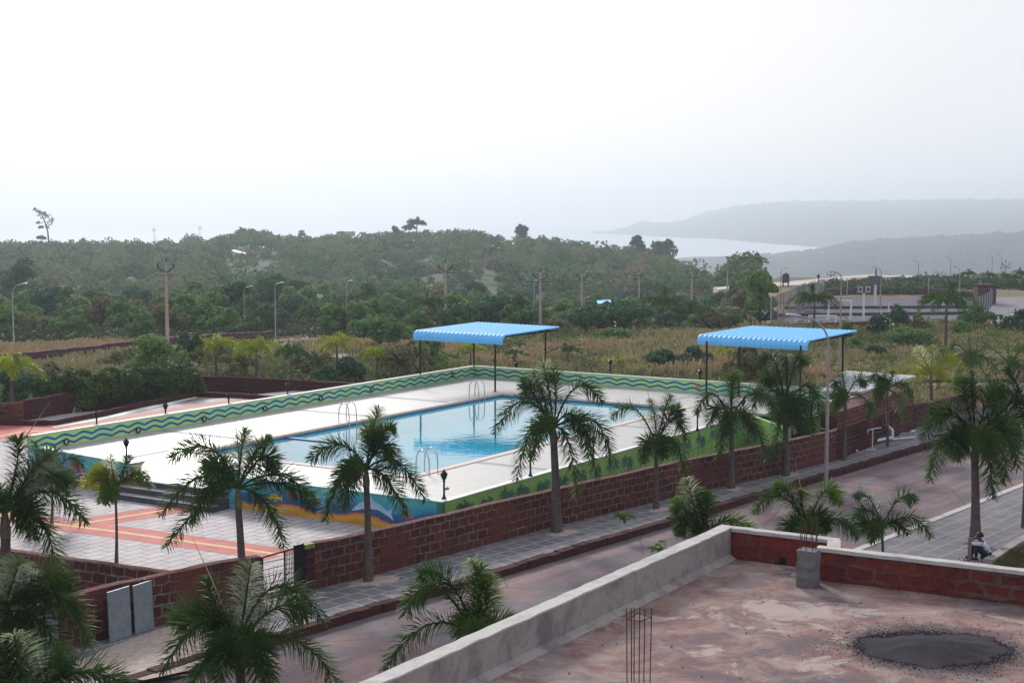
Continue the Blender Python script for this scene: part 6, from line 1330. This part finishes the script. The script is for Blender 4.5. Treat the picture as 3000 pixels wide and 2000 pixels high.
street_lamp(1712, 870, 190, 8, 'short pale lamp post left of the blue roof', .03, pale=True)
street_lamp(2465, 795, 105, -26, 'street lamp behind the second canopy, left of the big goal', .055, zb=-.0)
street_lamp(2288, 784, 170, 14, 'street lamp in front of the left court fence', .05)
street_lamp(2581, 780, 160, -24, 'street lamp between the basketball posts', .05)
street_lamp(2690, 764, 215, -14, 'far thin street lamp right of the ivory parapet', .05)
street_lamp(2785, 751, 215, -16, 'far tall street lamp above the row of distant palms, left one', .05)
street_lamp(2812, 778, 190, -24, 'lamp with a long bent arm above the distant palms', .05)
street_lamp(2906, 747, 240, -6, 'far slim post above the distant palms, left of the pair', .05)
street_lamp(2933, 745, 235, -14, 'far street lamp above the distant palms, right of the pair', .05)
# ================================================================== BACKGROUND STRUCTURES
bw = [G(0, 1074, 0) , G(190, 1055, 0), G(408, 1030, 0), G(640, 1008, 0), G(800, 1000, 0)]; bw = [(-40, bw[0].y - 3)] + [v2(p) for p in bw]
o = wall('stone_wall', bw, -.6, [.85] * 6, .4, MAT['laterite_far'], seed=21, jit=.05, step=.8); tag(o, 'long patterned laterite retaining wall across the dry field on the left', 'wall')
o = wall('brick_wall', gp([(-200, 1262), (0, 1255), (72, 1250)], .1), -.1, 1.35, .3, MAT['laterite'], seed=22, jit=.02); tag(o, 'reddish laterite wall piece at the left edge below the yellow palm', 'wall')
o = wall('brick_wall', gp([(75, 1243), (160, 1228), (530, 1160), (560, 1150)], .1), -.1, [1.3, 1.35, 1.5, 1.5], .3, MAT['laterite_old'], seed=23, jit=.03); tag(o, 'dark laterite wall running behind the row of hedge bushes', 'wall')
o = wall('brick_wall', gp([(572, 1142), (700, 1146), (960, 1158), (1100, 1166)], .1), -.1, [.95, .95, .9, .9], .3, MAT['laterite_old'], seed=24, jit=.02); tag(o, 'low maroon wall behind the plaza, in front of the yellow palms', 'wall')
o = wall('kerb_wall', gp([(-100, 1246), (160, 1247), (300, 1220), (420, 1192), (575, 1160), (700, 1166), (835, 1176)], .3), .25, .56, .22, MAT['laterite_old'], seed=25, jit=.015); tag(o, 'low stone kerb edging the plaza in front of the hedge', 'kerb')
sheet('plaza_edge', gp([(130, 1246), (300, 1222), (420, 1195), (575, 1162), (575, 1167), (420, 1201), (300, 1229), (160, 1252)], .3), .315, MAT['rim'])
sheet('grey_path', gp([(885, 1066), (905, 1042), (1060, 1034), (1110, 1044), (990, 1072)], 0), .03, MAT['asphalt'])
sheet('field_track', gp([(1690, 998), (1690, 991), (2100, 988), (2100, 996)], 0), .03, MAT['asphalt'])
sheet('field_track', gp([(1900, 1098), (1930, 1088), (2030, 1090), (2030, 1100)], 0), .03, MAT['asphalt'])
sheet('far_road', gp([(2700, 1150), (2700, 1124), (3200, 1118), (3200, 1160)], 0), .03, MAT['asphalt'])
o = wall('kerb_wall', gp([(2700, 1122), (2850, 1120), (3100, 1118)], 0), 0, .2, .2, MAT['black'] if False else MAT['kerb'], seed=28); tag(o, 'dark kerb on the far side of the grey road at right', 'kerb')
sheet('court_road', gp([(2860, 960), (2900, 905), (2870, 870), (3200, 870), (3300, 960)], 0), .03, MAT['asphalt'])
# heap of pale stones by the tree belt
V = []; F = []; rnd = random.Random(2); c0 = G(890, 1000, 0)
for i in range(260):
    u_ = rnd.uniform(-1, 1); xx = c0.x + u_ * 2.6; hh = (1 - abs(u_)) * .22 + .05; stone((xx * 1.0, c0.y + rnd.uniform(-.8, .8), rnd.uniform(-.1, hh)), rnd.uniform(.08, .16), rnd, V, F)
tag(np_obj('stone_heap', V, F, MAT['ivory']), 'heap of pale rubble stones at the edge of the tree belt, left of the centre', 'rubble heap')
# wire fence behind the far wave wall
wf_ = empty('wire_fence', U(A1 + 5, 38, 0), 'low dark wire fence in the field behind the far wave wall', 'fence'); m = MB()
for z_ in (.35, .7, 1.0): a, b = U(A1 + 5, 48), U(A1 + 5, 24); m.tube([(a.x, a.y, z_), (b.x, b.y, z_)], .012, 4)
m.build('wires', MAT['black'], wf_)
for k in range(9): q = U(A1 + 5, 48 - 3 * k); m = MB(); m.tube([(q.x, q.y, 0), (q.x, q.y, 1.1)], .035, 6); m.build('post', MAT['black'], wf_)
# ---- sports courts on the right
cpoly = gp([(2215, 965), (2560, 957), (2900, 935), (2880, 872), (2400, 872)], 0); sheet('sports_court', cpoly, .02, MAT['court'])
for i, L in enumerate((((2270, 928), (2400, 926), (2870, 921)), ((2300, 906), (2420, 905), (2860, 903)))):
    o = wall('court_step', gp(L, 0), 0, .32, .3, MAT['tank'], seed=i); tag(o, ('lower' if i == 0 else 'upper') + ' dark low retaining step crossing the sports courts', 'kerb')
o = wall('low_wall', gp([(2340, 965), (2560, 958), (2640, 948)], 0), 0, .55, .3, MAT['laterite_far'], seed=31); tag(o, 'low dark wall in front of the sports courts', 'wall')
sheet('red_earth', gp([(2240, 972), (2270, 960), (2440, 960), (2430, 970)], 0), .035, plain('red_earth', (.36, .16, .10), 1, var=.2))
o = wall('low_wall', gp([(2420, 868), (2520, 862), (2720, 866), (2870, 872)], 0), -.3, [.9, 1.1, .9, .7], .3, MAT['laterite_far'], seed=32); tag(o, 'long grey brown wall behind the sports courts', 'wall')
def fence(pts, hgt, label, post_step=4.0, panel=None, bars=True):
    a0 = pts[0]; root = empty('court_fence', (a0[0], a0[1], 0), label, 'fence', 'tall fences round the sports courts'); pm, nm = MB(), MB()
    for i in range(len(pts) - 1):
        a, b = Vector((*pts[i], 0)), Vector((*pts[i + 1], 0)); L = (b - a).length; n = max(1, round(L / post_step))
        for k in range(n + (i == len(pts) - 2)):
            p = a.lerp(b, k / n); z_ = terrain(p.x, p.y); pm.tube([(p.x, p.y, z_ - .2), (p.x, p.y, z_ + hgt)], .055, 6)
        for z_ in (.15, hgt * .5, hgt - .05): nm.tube([(a.x, a.y, z_ + terrain(a.x, a.y)), (b.x, b.y, z_ + terrain(b.x, b.y))], .025, 4)
        if bars:
            k = 0.0
            while k < L: p = a.lerp(b, k / L); z_ = terrain(p.x, p.y); nm.tube([(p.x, p.y, z_ + .1), (p.x, p.y, z_ + hgt)], .016, 4, cap=False); k += .42
    pm.build('posts', MAT['galv'], root); nm.build('mesh', MAT['fence_net'], root); return root
fence(gp([(2258, 962), (2330, 925), (2410, 888)], 0), 2.9, 'tall barred fence along the left side of the sports courts')
fence(gp([(2400, 880), (2560, 872), (2720, 874), (2872, 882)], 0), 2.6, 'tall wire fence along the back of the sports courts', 5)
fence(gp([(2868, 925), (2905, 900), (2895, 882)], 0), 2.2, 'pale fence at the right corner of the sports courts', 3)
# boards on the left fence
o = wall('fence_sheet', gp([(2335, 920), (2360, 908)], 0), .3, 3.0, .05, plain('pale_green_sheet', (.30, .33, .30), .7), seed=1); tag(o, 'pale sheet panel fixed in the left court fence', 'panel')
def goal(px0, px1, pt, d, label):
    x0, x1 = (px0 - 1500) / FPX * d, (px1 - 1500) / FPX * d; zt = ztop(pt, d); root = empty('goal', ((x0 + x1) / 2, d, 0), label, 'goal', 'white goals on the courts')
    for x_ in (x0, x1): m = MB(); m.box((x_, d, zt / 2), (.12, .12, zt)); m.build('goal_post', MAT['white'], root)
    m = MB(); m.box(((x0 + x1) / 2, d, zt + .06), (abs(x1 - x0) + .12, .12, .12)); m.build('crossbar', MAT['white'], root)
    for x_ in (x0, x1): m = MB(); m.tube([(x_, d, zt), (x_, d + 1.0, .05), (x_, d, .05)], .03, 5); m.build('brace', MAT['white'], root)
goal(2430, 2496, 881, 152, 'larger white goal on the upper court behind the dark palm')
goal(2372, 2452, 926, 142, 'lower white goal on the front court behind the second canopy')
def hoop(px, pt, d, board, label, dx=0):
    x = (px - 1500) / FPX * d; zt = ztop(pt, d); root = empty('basketball_hoop', (x, d, 0), label, 'basketball hoop'); m = MB(); m.tube([(x, d, 0), (x, d, zt - .4)], .11, 8); m.build('post', MAT['white'], root)
    if board == 2:
        for s_ in (-.38, .38): m = MB(); m.box((x + s_, d - .1, zt), (.5, .08, .62)); m.build('board', MAT['galv'], root)
        for s_ in (-.38, .38): m = MB(); m.box((x + s_, d - .15, zt), (.24, .04, .3)); m.build('board_centre', MAT['tank'], root)
    else:
        m = MB(); m.box((x, d - .1, zt), (1.4, .08, 1.0)); m.build('board', plain('brown_board', (.13, .11, .12), .8), root)
        m = MB(); m.tube([(x, d, zt + .5), (x, d, zt + 1.3)], .08, 6); m.build('spike', MAT['tank'], root)
    m = MB(); m.tube([(x + .22 * math.cos(k * .524), d - .4 + .22 * math.sin(k * .524), zt - .3) for k in range(13)], .02, 5); m.build('rim', MAT['paint_orange'], root)
hoop(2532, 847, 150, 2, 'white post with two small grey boards on the courts'); hoop(2566, 820, 172, 1, 'tall white post with a brown board on the courts')
for i, (px, pt, pb, lb) in enumerate(((2603, 886, 918, 'short white net post on the upper court'), (2581, 908, 932, 'short pale net post left of the upper one'), (2318, 935, 958, 'short white leaning post on the front court'))):
    p = G(px, pb, 0); root = empty('net_post', (p.x, p.y, 0), lb, 'net post'); m = MB(); zt = ztop(pt, p.y); m.tube([(p.x, p.y, 0), (p.x + (.5 if i == 2 else 0), p.y, zt)], .07, 7); m.lathe((p.x, p.y, 0), [(.2, 0), (.2, .06), (.07, .1)], 8); m.build('post', MAT['white'], root)
# long low building / parapet behind the courts
def long_block(name, pts_top, dist, h, label, mat, seed=0):
    P = [D(a, b, dist if not callable(dist) else dist(a)) for a, b in pts_top]; root = empty(name, (P[0].x, P[0].y, P[0].z - h), label, 'building')
    wall('wall', [(p.x, p.y) for p in P], [p.z - h for p in P], [p.z - .35 for p in P], 7, mat, root, seed=seed); wall('parapet', [(p.x, p.y - .12) for p in P], [p.z - .349 for p in P], [p.z for p in P], 7.2, MAT['ivory'], root, seed=seed)
    for i in range(len(P) - 1):
        for k in range(3):
            q = P[i].lerp(P[i + 1], (k + .5) / 3); m = MB(); m.box((q.x, q.y - .06, q.z - .62), (1.1, .1, .35)); m.build('vent', MAT['beige'], root)
    return root
long_block('long_building', [(2265, 838), (2380, 832), (2480, 823), (2560, 815), (2640, 809)], lambda a: 215 + (a - 2265) * .03, 2.6, 'long ivory and beige low building with flat roof behind the courts', MAT['ivory'])
long_block('low_building', [(2640, 812), (2700, 812), (2730, 818)], 232, 2.4, 'short low building with pink top right of the long ivory one', MAT['beige'], 2)
long_block('far_building', [(2105, 848), (2140, 845), (2185, 840)], 262, 2.6, 'pale low building with a slanting roof left of the tall dark tree', MAT['ivory'], 3)
long_block('ridge_building', [(985, 679), (1035, 678)], 590, 2.0, 'faint flat roofed building on the skyline left of the coconut palms', MAT['ivory'], 4)
# red brick block at the right end of the court wall
rb = D(2885, 845, 178); root = empty('brick_block', (rb.x, 178, 0), 'small dark red brick block at the right end of the court wall', 'building'); m = MB(); m.box((rb.x, 178, 1.0), (2.1, 2, 2.4)); m.build('wall', MAT['laterite_far'], root); m = MB(); m.box((rb.x, 178, 2.26), (2.3, 2.2, .12)); m.build('roof', MAT['laterite_old'], root)
# water tanks
tk = D(2302, 815, 214); root = empty('water_tank', (tk.x, 214, tk.z - .6), 'black water tank on a small stand at the left end of the long building', 'water tank'); m = MB(); m.lathe((tk.x, 214, tk.z - .55), [(.5, 0), (.52, .05), (.5, .3), (.52, .5), (.5, .8), (.5, 1.1), (.18, 1.22), (.18, 1.3)], 14); m.build('tank', MAT['tank'], root)
m = MB(); [m.tube([(tk.x + a, 214 + b, tk.z - 1.6), (tk.x + a, 214 + b, tk.z - .55)], .05, 5) for a in (-.35, .35) for b in (-.35, .35)]; m.box((tk.x, 214, tk.z - .58), (1.0, 1.0, .06)); m.build('stand', MAT['black'], root)
m = MB(); pp0 = D(2398, 808, 216); root = empty('roof_finial', (pp0.x, 216, pp0.z - 1), 'small dark post on the roof of the long building', 'post'); m.lathe((pp0.x, 216, pp0.z - 1.2), [(.07, 0), (.07, .9), (.22, 1.0), (.2, 1.3), (0.02, 1.5)], 8); m.build('post', MAT['tank'], root)
# tiny blue roof among the trees, small white roof on the slope
def small_shed(px, py, d, w_, mat, label, rise=.3, name='shed'):
    p = D(px, py, d); root = empty(name, (p.x, d, p.z - 2.2), label, 'building'); m = MB(); hw = w_ / 2; z = p.z
    V = [(p.x - hw, d - 1.5, z - rise), (p.x + hw, d - 1.5, z), (p.x + hw, d + 1.5, z + .25), (p.x - hw, d + 1.5, z + .25 - rise)]; m.add(V + [(a, b, c - .08) for a, b, c in V], [(0, 1, 2, 3), (7, 6, 5, 4), (0, 4, 5, 1), (1, 5, 6, 2), (2, 6, 7, 3), (3, 7, 4, 0)]); m.build('roof', mat, root)
    m = MB(); m.box((p.x, d, z - 1.3 - abs(rise)), (w_ * .7, 2.0, 1.5)); m.build('wall', MAT['ivory'], root)
small_shed(1770, 885, 208, 1.9, MAT['blue_roof'], 'small shed with a bright blue roof half hidden among the trees', .1)
small_shed(700, 744, 400, 3.4, MAT['white'], 'small white slanting roof on the bare patch of the wooded slope', -.9)
# ================================================================== WHITE PIPES by the pump room
def pipes(label, lines, name='white_pipe'):
    r0 = G(*lines[0][0][0][:2], lines[0][0][0][2]); root = empty(name, (r0.x, r0.y, .2), label, 'pipe')
    for pts, r, nm in lines:
        m = MB(); P = [G(a, b, z) if len(q) == 3 else None for q in pts for a, b, z in [q]]; m.tube(P, r, 10)
        for P_ in (P[0], P[-1]): m.lathe((P_.x, P_.y, P_.z - r * 1.2), [(r * 1.25, 0), (r * 1.25, r * 2.4)], 10)
        m.build(nm, MAT['pvc'], root)
def vpipe(px, pb, zb, zt): p = G(px, pb, zb); return p, Vector((p.x, p.y, zt))
p1, p2, p3 = G(2520, 1303, .3), G(2565, 1291, .34), G(2612, 1281, .36); r_ = empty('white_pipe', (p1.x, p1.y, .2), 'thick white drain pipe with an elbow running along the foot of the pump room', 'pipe')
m = MB(); m.tube([p1, p2, p3], .075, 10); m.lathe((p1.x, p1.y, p1.z - .1), [(.1, 0), (.1, .2)], 10); m.build('lower_pipe', MAT['pvc'], r_)
m = MB(); m.tube([G(2604, 1262, 1.5) * 1, G(2604, 1262, 1.5) + Vector((0, 0, -.55)), p3 + Vector((-.12, .05, .45)), p3 + Vector((.05, 0, .3)), p3 + Vector((.05, 0, -.1))], .08, 10) if False else m.tube([p3 + Vector((-.22, .1, 1.25)), p3 + Vector((-.2, .1, .55)), p3 + Vector((.02, .02, .35)), p3 + Vector((.04, 0, -.1))], .085, 10); m.build('down_pipe', MAT['pvc'], r_)
m = MB(); q4 = G(2680, 1279, .3); m.tube([p3 + Vector((.04, 0, -.1)), q4 + Vector((.0, .0, 0)), q4 + Vector((.0, 0, .28)), q4 + Vector((-.22, -.1, .28))], .05, 8); m.build('side_pipe', MAT['pvc'], r_)
pa = G(2556, 1318, .22); r_ = empty('water_pipe', (pa.x, pa.y, .2), 'thin white upright pipe with a tee on top, standing before the thick drain pipe', 'pipe'); m = MB(); m.tube([pa, pa + Vector((0, 0, .95))], .025, 8); m.tube([pa + Vector((-.26, -.1, .78)), pa + Vector((-.26, -.1, .92)), pa + Vector((0, 0, .97)), pa + Vector((.4, .12, 1.0))], .025, 8); m.tube([pa + Vector((-.3, -.05, .02)), pa + Vector((.15, .05, .02))], .03, 8); m.build('pipe', MAT['pvc'], r_)
pa = G(2455, 1337, .22); r_ = empty('water_pipe', (pa.x, pa.y, .2), 'thin white tee pipe on the laterite wall right behind the tall street lamp', 'pipe'); m = MB(); m.tube([pa, pa + Vector((0, 0, .82))], .02, 8); m.tube([pa + Vector((-.2, -.05, .8)), pa + Vector((0, 0, .82)), pa + Vector((.32, .1, .95))], .022, 8); m.build('pipe', MAT['pvc'], r_)
pa = G(2490, 1323, .22); r_ = empty('water_pipe', (pa.x, pa.y, .2), 'short white pipe stub lying at the foot of the small palm by the pump room', 'pipe'); m = MB(); m.tube([pa + Vector((0, 0, .06)), pa + Vector((.36, -.06, .06))], .045, 8); m.build('pipe', MAT['pvc'], r_)
pa = G(2640, 1290, .22); r_ = empty('water_pipe', (pa.x, pa.y, .2), 'small white tap pipe right of the thick drain pipe', 'pipe'); m = MB(); m.tube([pa, pa + Vector((0, 0, .35)), pa + Vector((.2, .05, .36))], .02, 8); m.build('pipe', MAT['pvc'], r_)
MAT['bank'] = foliage('bank_grass', (.07, .075, .03), (.13, .11, .05), ns=2, per=False)
# ================================================================== NEAR PAVEMENT: stake, kerb, slope, person
sp_ = G(2840, 1642, .2); o_ = MB(); o_.box((sp_.x, sp_.y, .56), (.09, .06, .74), .3); o = o_.build('wooden_stake', MAT['wood'], None); tag(o, 'short weathered wooden stake upright in front of the seated person', 'stake')
kbm = MB(); P = [G(2880, 1650, .2), G(2960, 1600, .2), G(3060, 1545, .2)]; o = wall('stone_kerb', [v2(p) for p in P], .1, .36, .3, MAT['plaster'], seed=41, jit=.012, side=-1); tag(o, 'grey stone kerb behind the seated person', 'kerb')
slope = gp([(2830, 1668), (2900, 1656), (2960, 1612), (3200, 1500), (3300, 1760), (2800, 1760)], .2); sheet('earth_slope', slope, .22, MAT['ground'])
lawn('grass', gp([(2900, 1668), (2960, 1622), (3100, 1560), (3100, 1720), (2890, 1700)], .2), .22, 9000, .16, 'rough grass and weeds on the bank behind the seated person', MAT['bank'], 8)
# brown pebble bits at the person's feet
V = []; F = []; rnd = random.Random(12)
for i in range(60): p = G(rnd.uniform(2810, 2880), rnd.uniform(1630, 1660), .2); stone((p.x, p.y, .21), rnd.uniform(.015, .04), rnd, V, F)
tag(np_obj('rubble', V, F, plain('soil_crumbs', (.12, .07, .06), 1)), 'crumbs of earth on the pavement by the wooden stake', 'rubble', kind='stuff')
def skin_mesh(name, verts, edges, radii, mat, parent, root_i=0, sub=2):
    me = bpy.data.meshes.new(name); o0 = parent.location if parent else Vector((0, 0, 0)); me.from_pydata([(v[0] - o0.x, v[1] - o0.y, v[2] - o0.z) for v in verts], edges, []); ob = bpy.data.objects.new(name, me); COL.objects.link(ob)
    if parent: ob.parent = parent
    me.materials.append(mat); sk = ob.modifiers.new('skin', 'SKIN'); sk.use_smooth_shade = True
    for i, v in enumerate(me.skin_vertices[0].data):
        r = radii[i]; v.radius = r if isinstance(r, tuple) else (r, r); v.use_root = (i == root_i)
    sb = ob.modifiers.new('sub', 'SUBSURF'); sb.levels = sub; sb.render_levels = sub; return ob
B = G(2893, 1636, .2); S_ = .98
def L_(f, s, z): return Vector((B.x - f * S_, B.y + s * S_, .2 + z * S_))         # f: forward (to the left of the picture), s: away from the camera
per = empty('person', B, 'person sitting on the pavement with knees up and head resting on one hand, patterned white and blue shirt, dark trousers', 'person')
per['label'] = 'person sitting hunched on the pavement in a white and blue patterned shirt and dark trousers'
J = dict(pelvis=L_(.0, 0, .11), waist=L_(.02, 0, .25), chest=L_(.13, 0, .43), neck0=L_(.20, 0, .56), neck1=L_(.24, 0, .61), head0=L_(.29, 0, .66), head1=L_(.30, 0, .74), head2=L_(.27, 0, .80), jaw=L_(.36, 0, .64), nose=L_(.385, 0, .70),
         hipL=L_(.06, -.10, .12), kneeL=L_(.42, -.14, .48), ankL=L_(.40, -.13, .08), toeL=L_(.60, -.14, .035), hipR=L_(.06, .10, .12), kneeR=L_(.46, .12, .50), ankR=L_(.46, .12, .08), toeR=L_(.66, .12, .035),
         shL=L_(.16, -.17, .50), elL=L_(.44, -.17, .52), wrL=L_(.62, -.05, .50), haL=L_(.69, -.02, .50), shR=L_(.17, .17, .50), elR=L_(.50, .13, .53), wrR=L_(.43, .06, .64), haR=L_(.40, .03, .69))
RAD = dict(pelvis=(.14, .12), waist=(.125, .10), chest=(.15, .105), neck0=.06, neck1=.05, head0=.075, head1=.088, head2=.07, jaw=.045, nose=.02, hipL=.085, kneeL=.058, ankL=.036, toeL=.032, hipR=.085, kneeR=.058, ankR=.036, toeR=.032, shL=.055, elL=.038, wrL=.026, haL=.03, shR=.055, elR=.038, wrR=.026, haR=.03)
E_ = [('pelvis', 'waist'), ('waist', 'chest'), ('chest', 'neck0'), ('neck0', 'neck1'), ('neck1', 'head0'), ('head0', 'head1'), ('head1', 'head2'), ('head0', 'jaw'), ('head1', 'nose'), ('pelvis', 'hipL'), ('hipL', 'kneeL'), ('kneeL', 'ankL'), ('ankL', 'toeL'), ('pelvis', 'hipR'), ('hipR', 'kneeR'), ('kneeR', 'ankR'), ('ankR', 'toeR'),
      ('chest', 'shL'), ('shL', 'elL'), ('elL', 'wrL'), ('wrL', 'haL'), ('chest', 'shR'), ('shR', 'elR'), ('elR', 'wrR'), ('wrR', 'haR')]
names = list(J); idx = {k: i for i, k in enumerate(names)}; verts = [J[k] for k in names]; edges = [(idx[a], idx[b]) for a, b in E_]; rad = [RAD[k] for k in names]
def hand(tip, d, up, sgn):                 # four fingers and a thumb
    d = d.normalized(); sd_ = d.cross(up).normalized() * sgn
    for i, (o_s, ln) in enumerate(((-.03, .055), (-.01, .068), (.01, .064), (.03, .05))):
        a = tip + sd_ * o_s + d * .025; b_ = a + d * ln * .55; c_ = b_ + (d * .5 - up * .6).normalized() * ln * .5; b0 = len(verts); verts.extend([a, b_, c_]); rad.extend([.011, .009, .007]); edges.extend([(idx[hk], b0), (b0, b0 + 1), (b0 + 1, b0 + 2)])
    a = tip - sd_ * .035 - d * .01; b_ = a - sd_ * .02 + d * .035; b0 = len(verts); verts.extend([a, b_]); rad.extend([.012, .009]); edges.extend([(idx[hk], b0), (b0, b0 + 1)])
hk = 'haL'; hand(J['haL'], J['haL'] - J['wrL'], Vector((0, 0, 1)), 1); hk = 'haR'; hand(J['haR'], Vector((.3, 0, .9)), Vector((1, 0, 0)), 1)
skin_mesh('body', verts, edges, rad, MAT['skin'], per, idx['pelvis'])
def sub_mesh(name, keys, E2, mat, grow, over=None):
    ks = {k: i for i, k in enumerate(keys)}; o = over or {}
    rr = []
    for k in keys: r = RAD[k]; r = r if isinstance(r, tuple) else (r, r); g_ = grow.get(k, grow['*']); rr.append((r[0] + g_, r[1] + g_))
    return skin_mesh(name, [o.get(k, J[k]) for k in keys], [(ks[a], ks[b]) for a, b in E2], rr, mat, per, 0)
sub_mesh('shirt', ['chest', 'waist', 'neck0', 'pelvis', 'shL', 'elL', 'wrL', 'shR', 'elR', 'wrR'], [('chest', 'waist'), ('chest', 'neck0'), ('waist', 'pelvis'), ('chest', 'shL'), ('shL', 'elL'), ('elL', 'wrL'), ('chest', 'shR'), ('shR', 'elR'), ('elR', 'wrR')], MAT['shirt'], {'*': .022, 'neck0': .01, 'pelvis': .03},
         {'wrL': J['elL'].lerp(J['wrL'], .85), 'wrR': J['elR'].lerp(J['wrR'], .5), 'neck0': J['chest'].lerp(J['neck0'], .8), 'pelvis': J['waist'].lerp(J['pelvis'], .75)})
sub_mesh('trousers', ['pelvis', 'hipL', 'kneeL', 'ankL', 'hipR', 'kneeR', 'ankR'], [('pelvis', 'hipL'), ('hipL', 'kneeL'), ('kneeL', 'ankL'), ('pelvis', 'hipR'), ('hipR', 'kneeR'), ('kneeR', 'ankR')], MAT['trousers'], {'*': .022, 'pelvis': .012})
hr = MB(); c = J['head1'] + Vector((.035, 0, .02)); rq = random.Random(3); V = []; nu, nv = 14, 9
for j in range(nv):
    th = math.pi * .62 * j / (nv - 1)
    for i in range(nu): ph = 2 * math.pi * i / nu; r = .105 * rq.uniform(.97, 1.05); V.append((c.x + r * 1.08 * math.sin(th) * math.cos(ph) + .02 * j / nv, c.y + r * .92 * math.sin(th) * math.sin(ph), c.z + r * math.cos(th)))
hr.add(V, [(j * nu + i, j * nu + (i + 1) % nu, (j + 1) * nu + (i + 1) % nu, (j + 1) * nu + i) for j in range(nv - 1) for i in range(nu)], None, True); hr.build('hair', MAT['hair'], per)
ey = MB(); 
for s_ in (-.032, .032): e = L_(.372, s_, .725); ey.lathe((e.x, e.y, e.z - .008), [(.001, 0), (.010, .004), (.010, .012), (.001, .016)], 6)
ey.build('eyes', MAT['hair'], per)
for s_ in (-1, 1):
    sh = MB(); a = J['ankL' if s_ < 0 else 'ankR']; b = J['toeL' if s_ < 0 else 'toeR']; sh.tube([(a.x + .06, a.y, .225), (a.x, a.y, .23), (b.x, b.y, .225), (b.x - .03, b.y, .22)], [.03, .05, .045, .02], 8); sh.build('sandal', MAT['black'], per)
# ================================================================== HAZE (one closed box of even thin air; the sky stays outside)
hm = bpy.data.materials.new('haze_air'); hm.use_nodes = True; ht = hm.node_tree; ht.nodes.clear(); ho = ht.nodes.new('ShaderNodeOutputMaterial'); pv = ht.nodes.new('ShaderNodeVolumePrincipled')
pv.inputs['Color'].default_value = (.715, .795, .88, 1); pv.inputs['Density'].default_value = .00031; pv.inputs['Anisotropy'].default_value = .5; ht.links.new(pv.outputs[0], ho.inputs['Volume'])
hb = MB(); hb.box((0, 3760, 4), (18400, 8080, 184)); hz = hb.build('haze', hm); tag(hz, kind='stuff'); hz['label'] = 'thin pale haze that fades the far hills and ridge'; hz['category'] = 'haze'
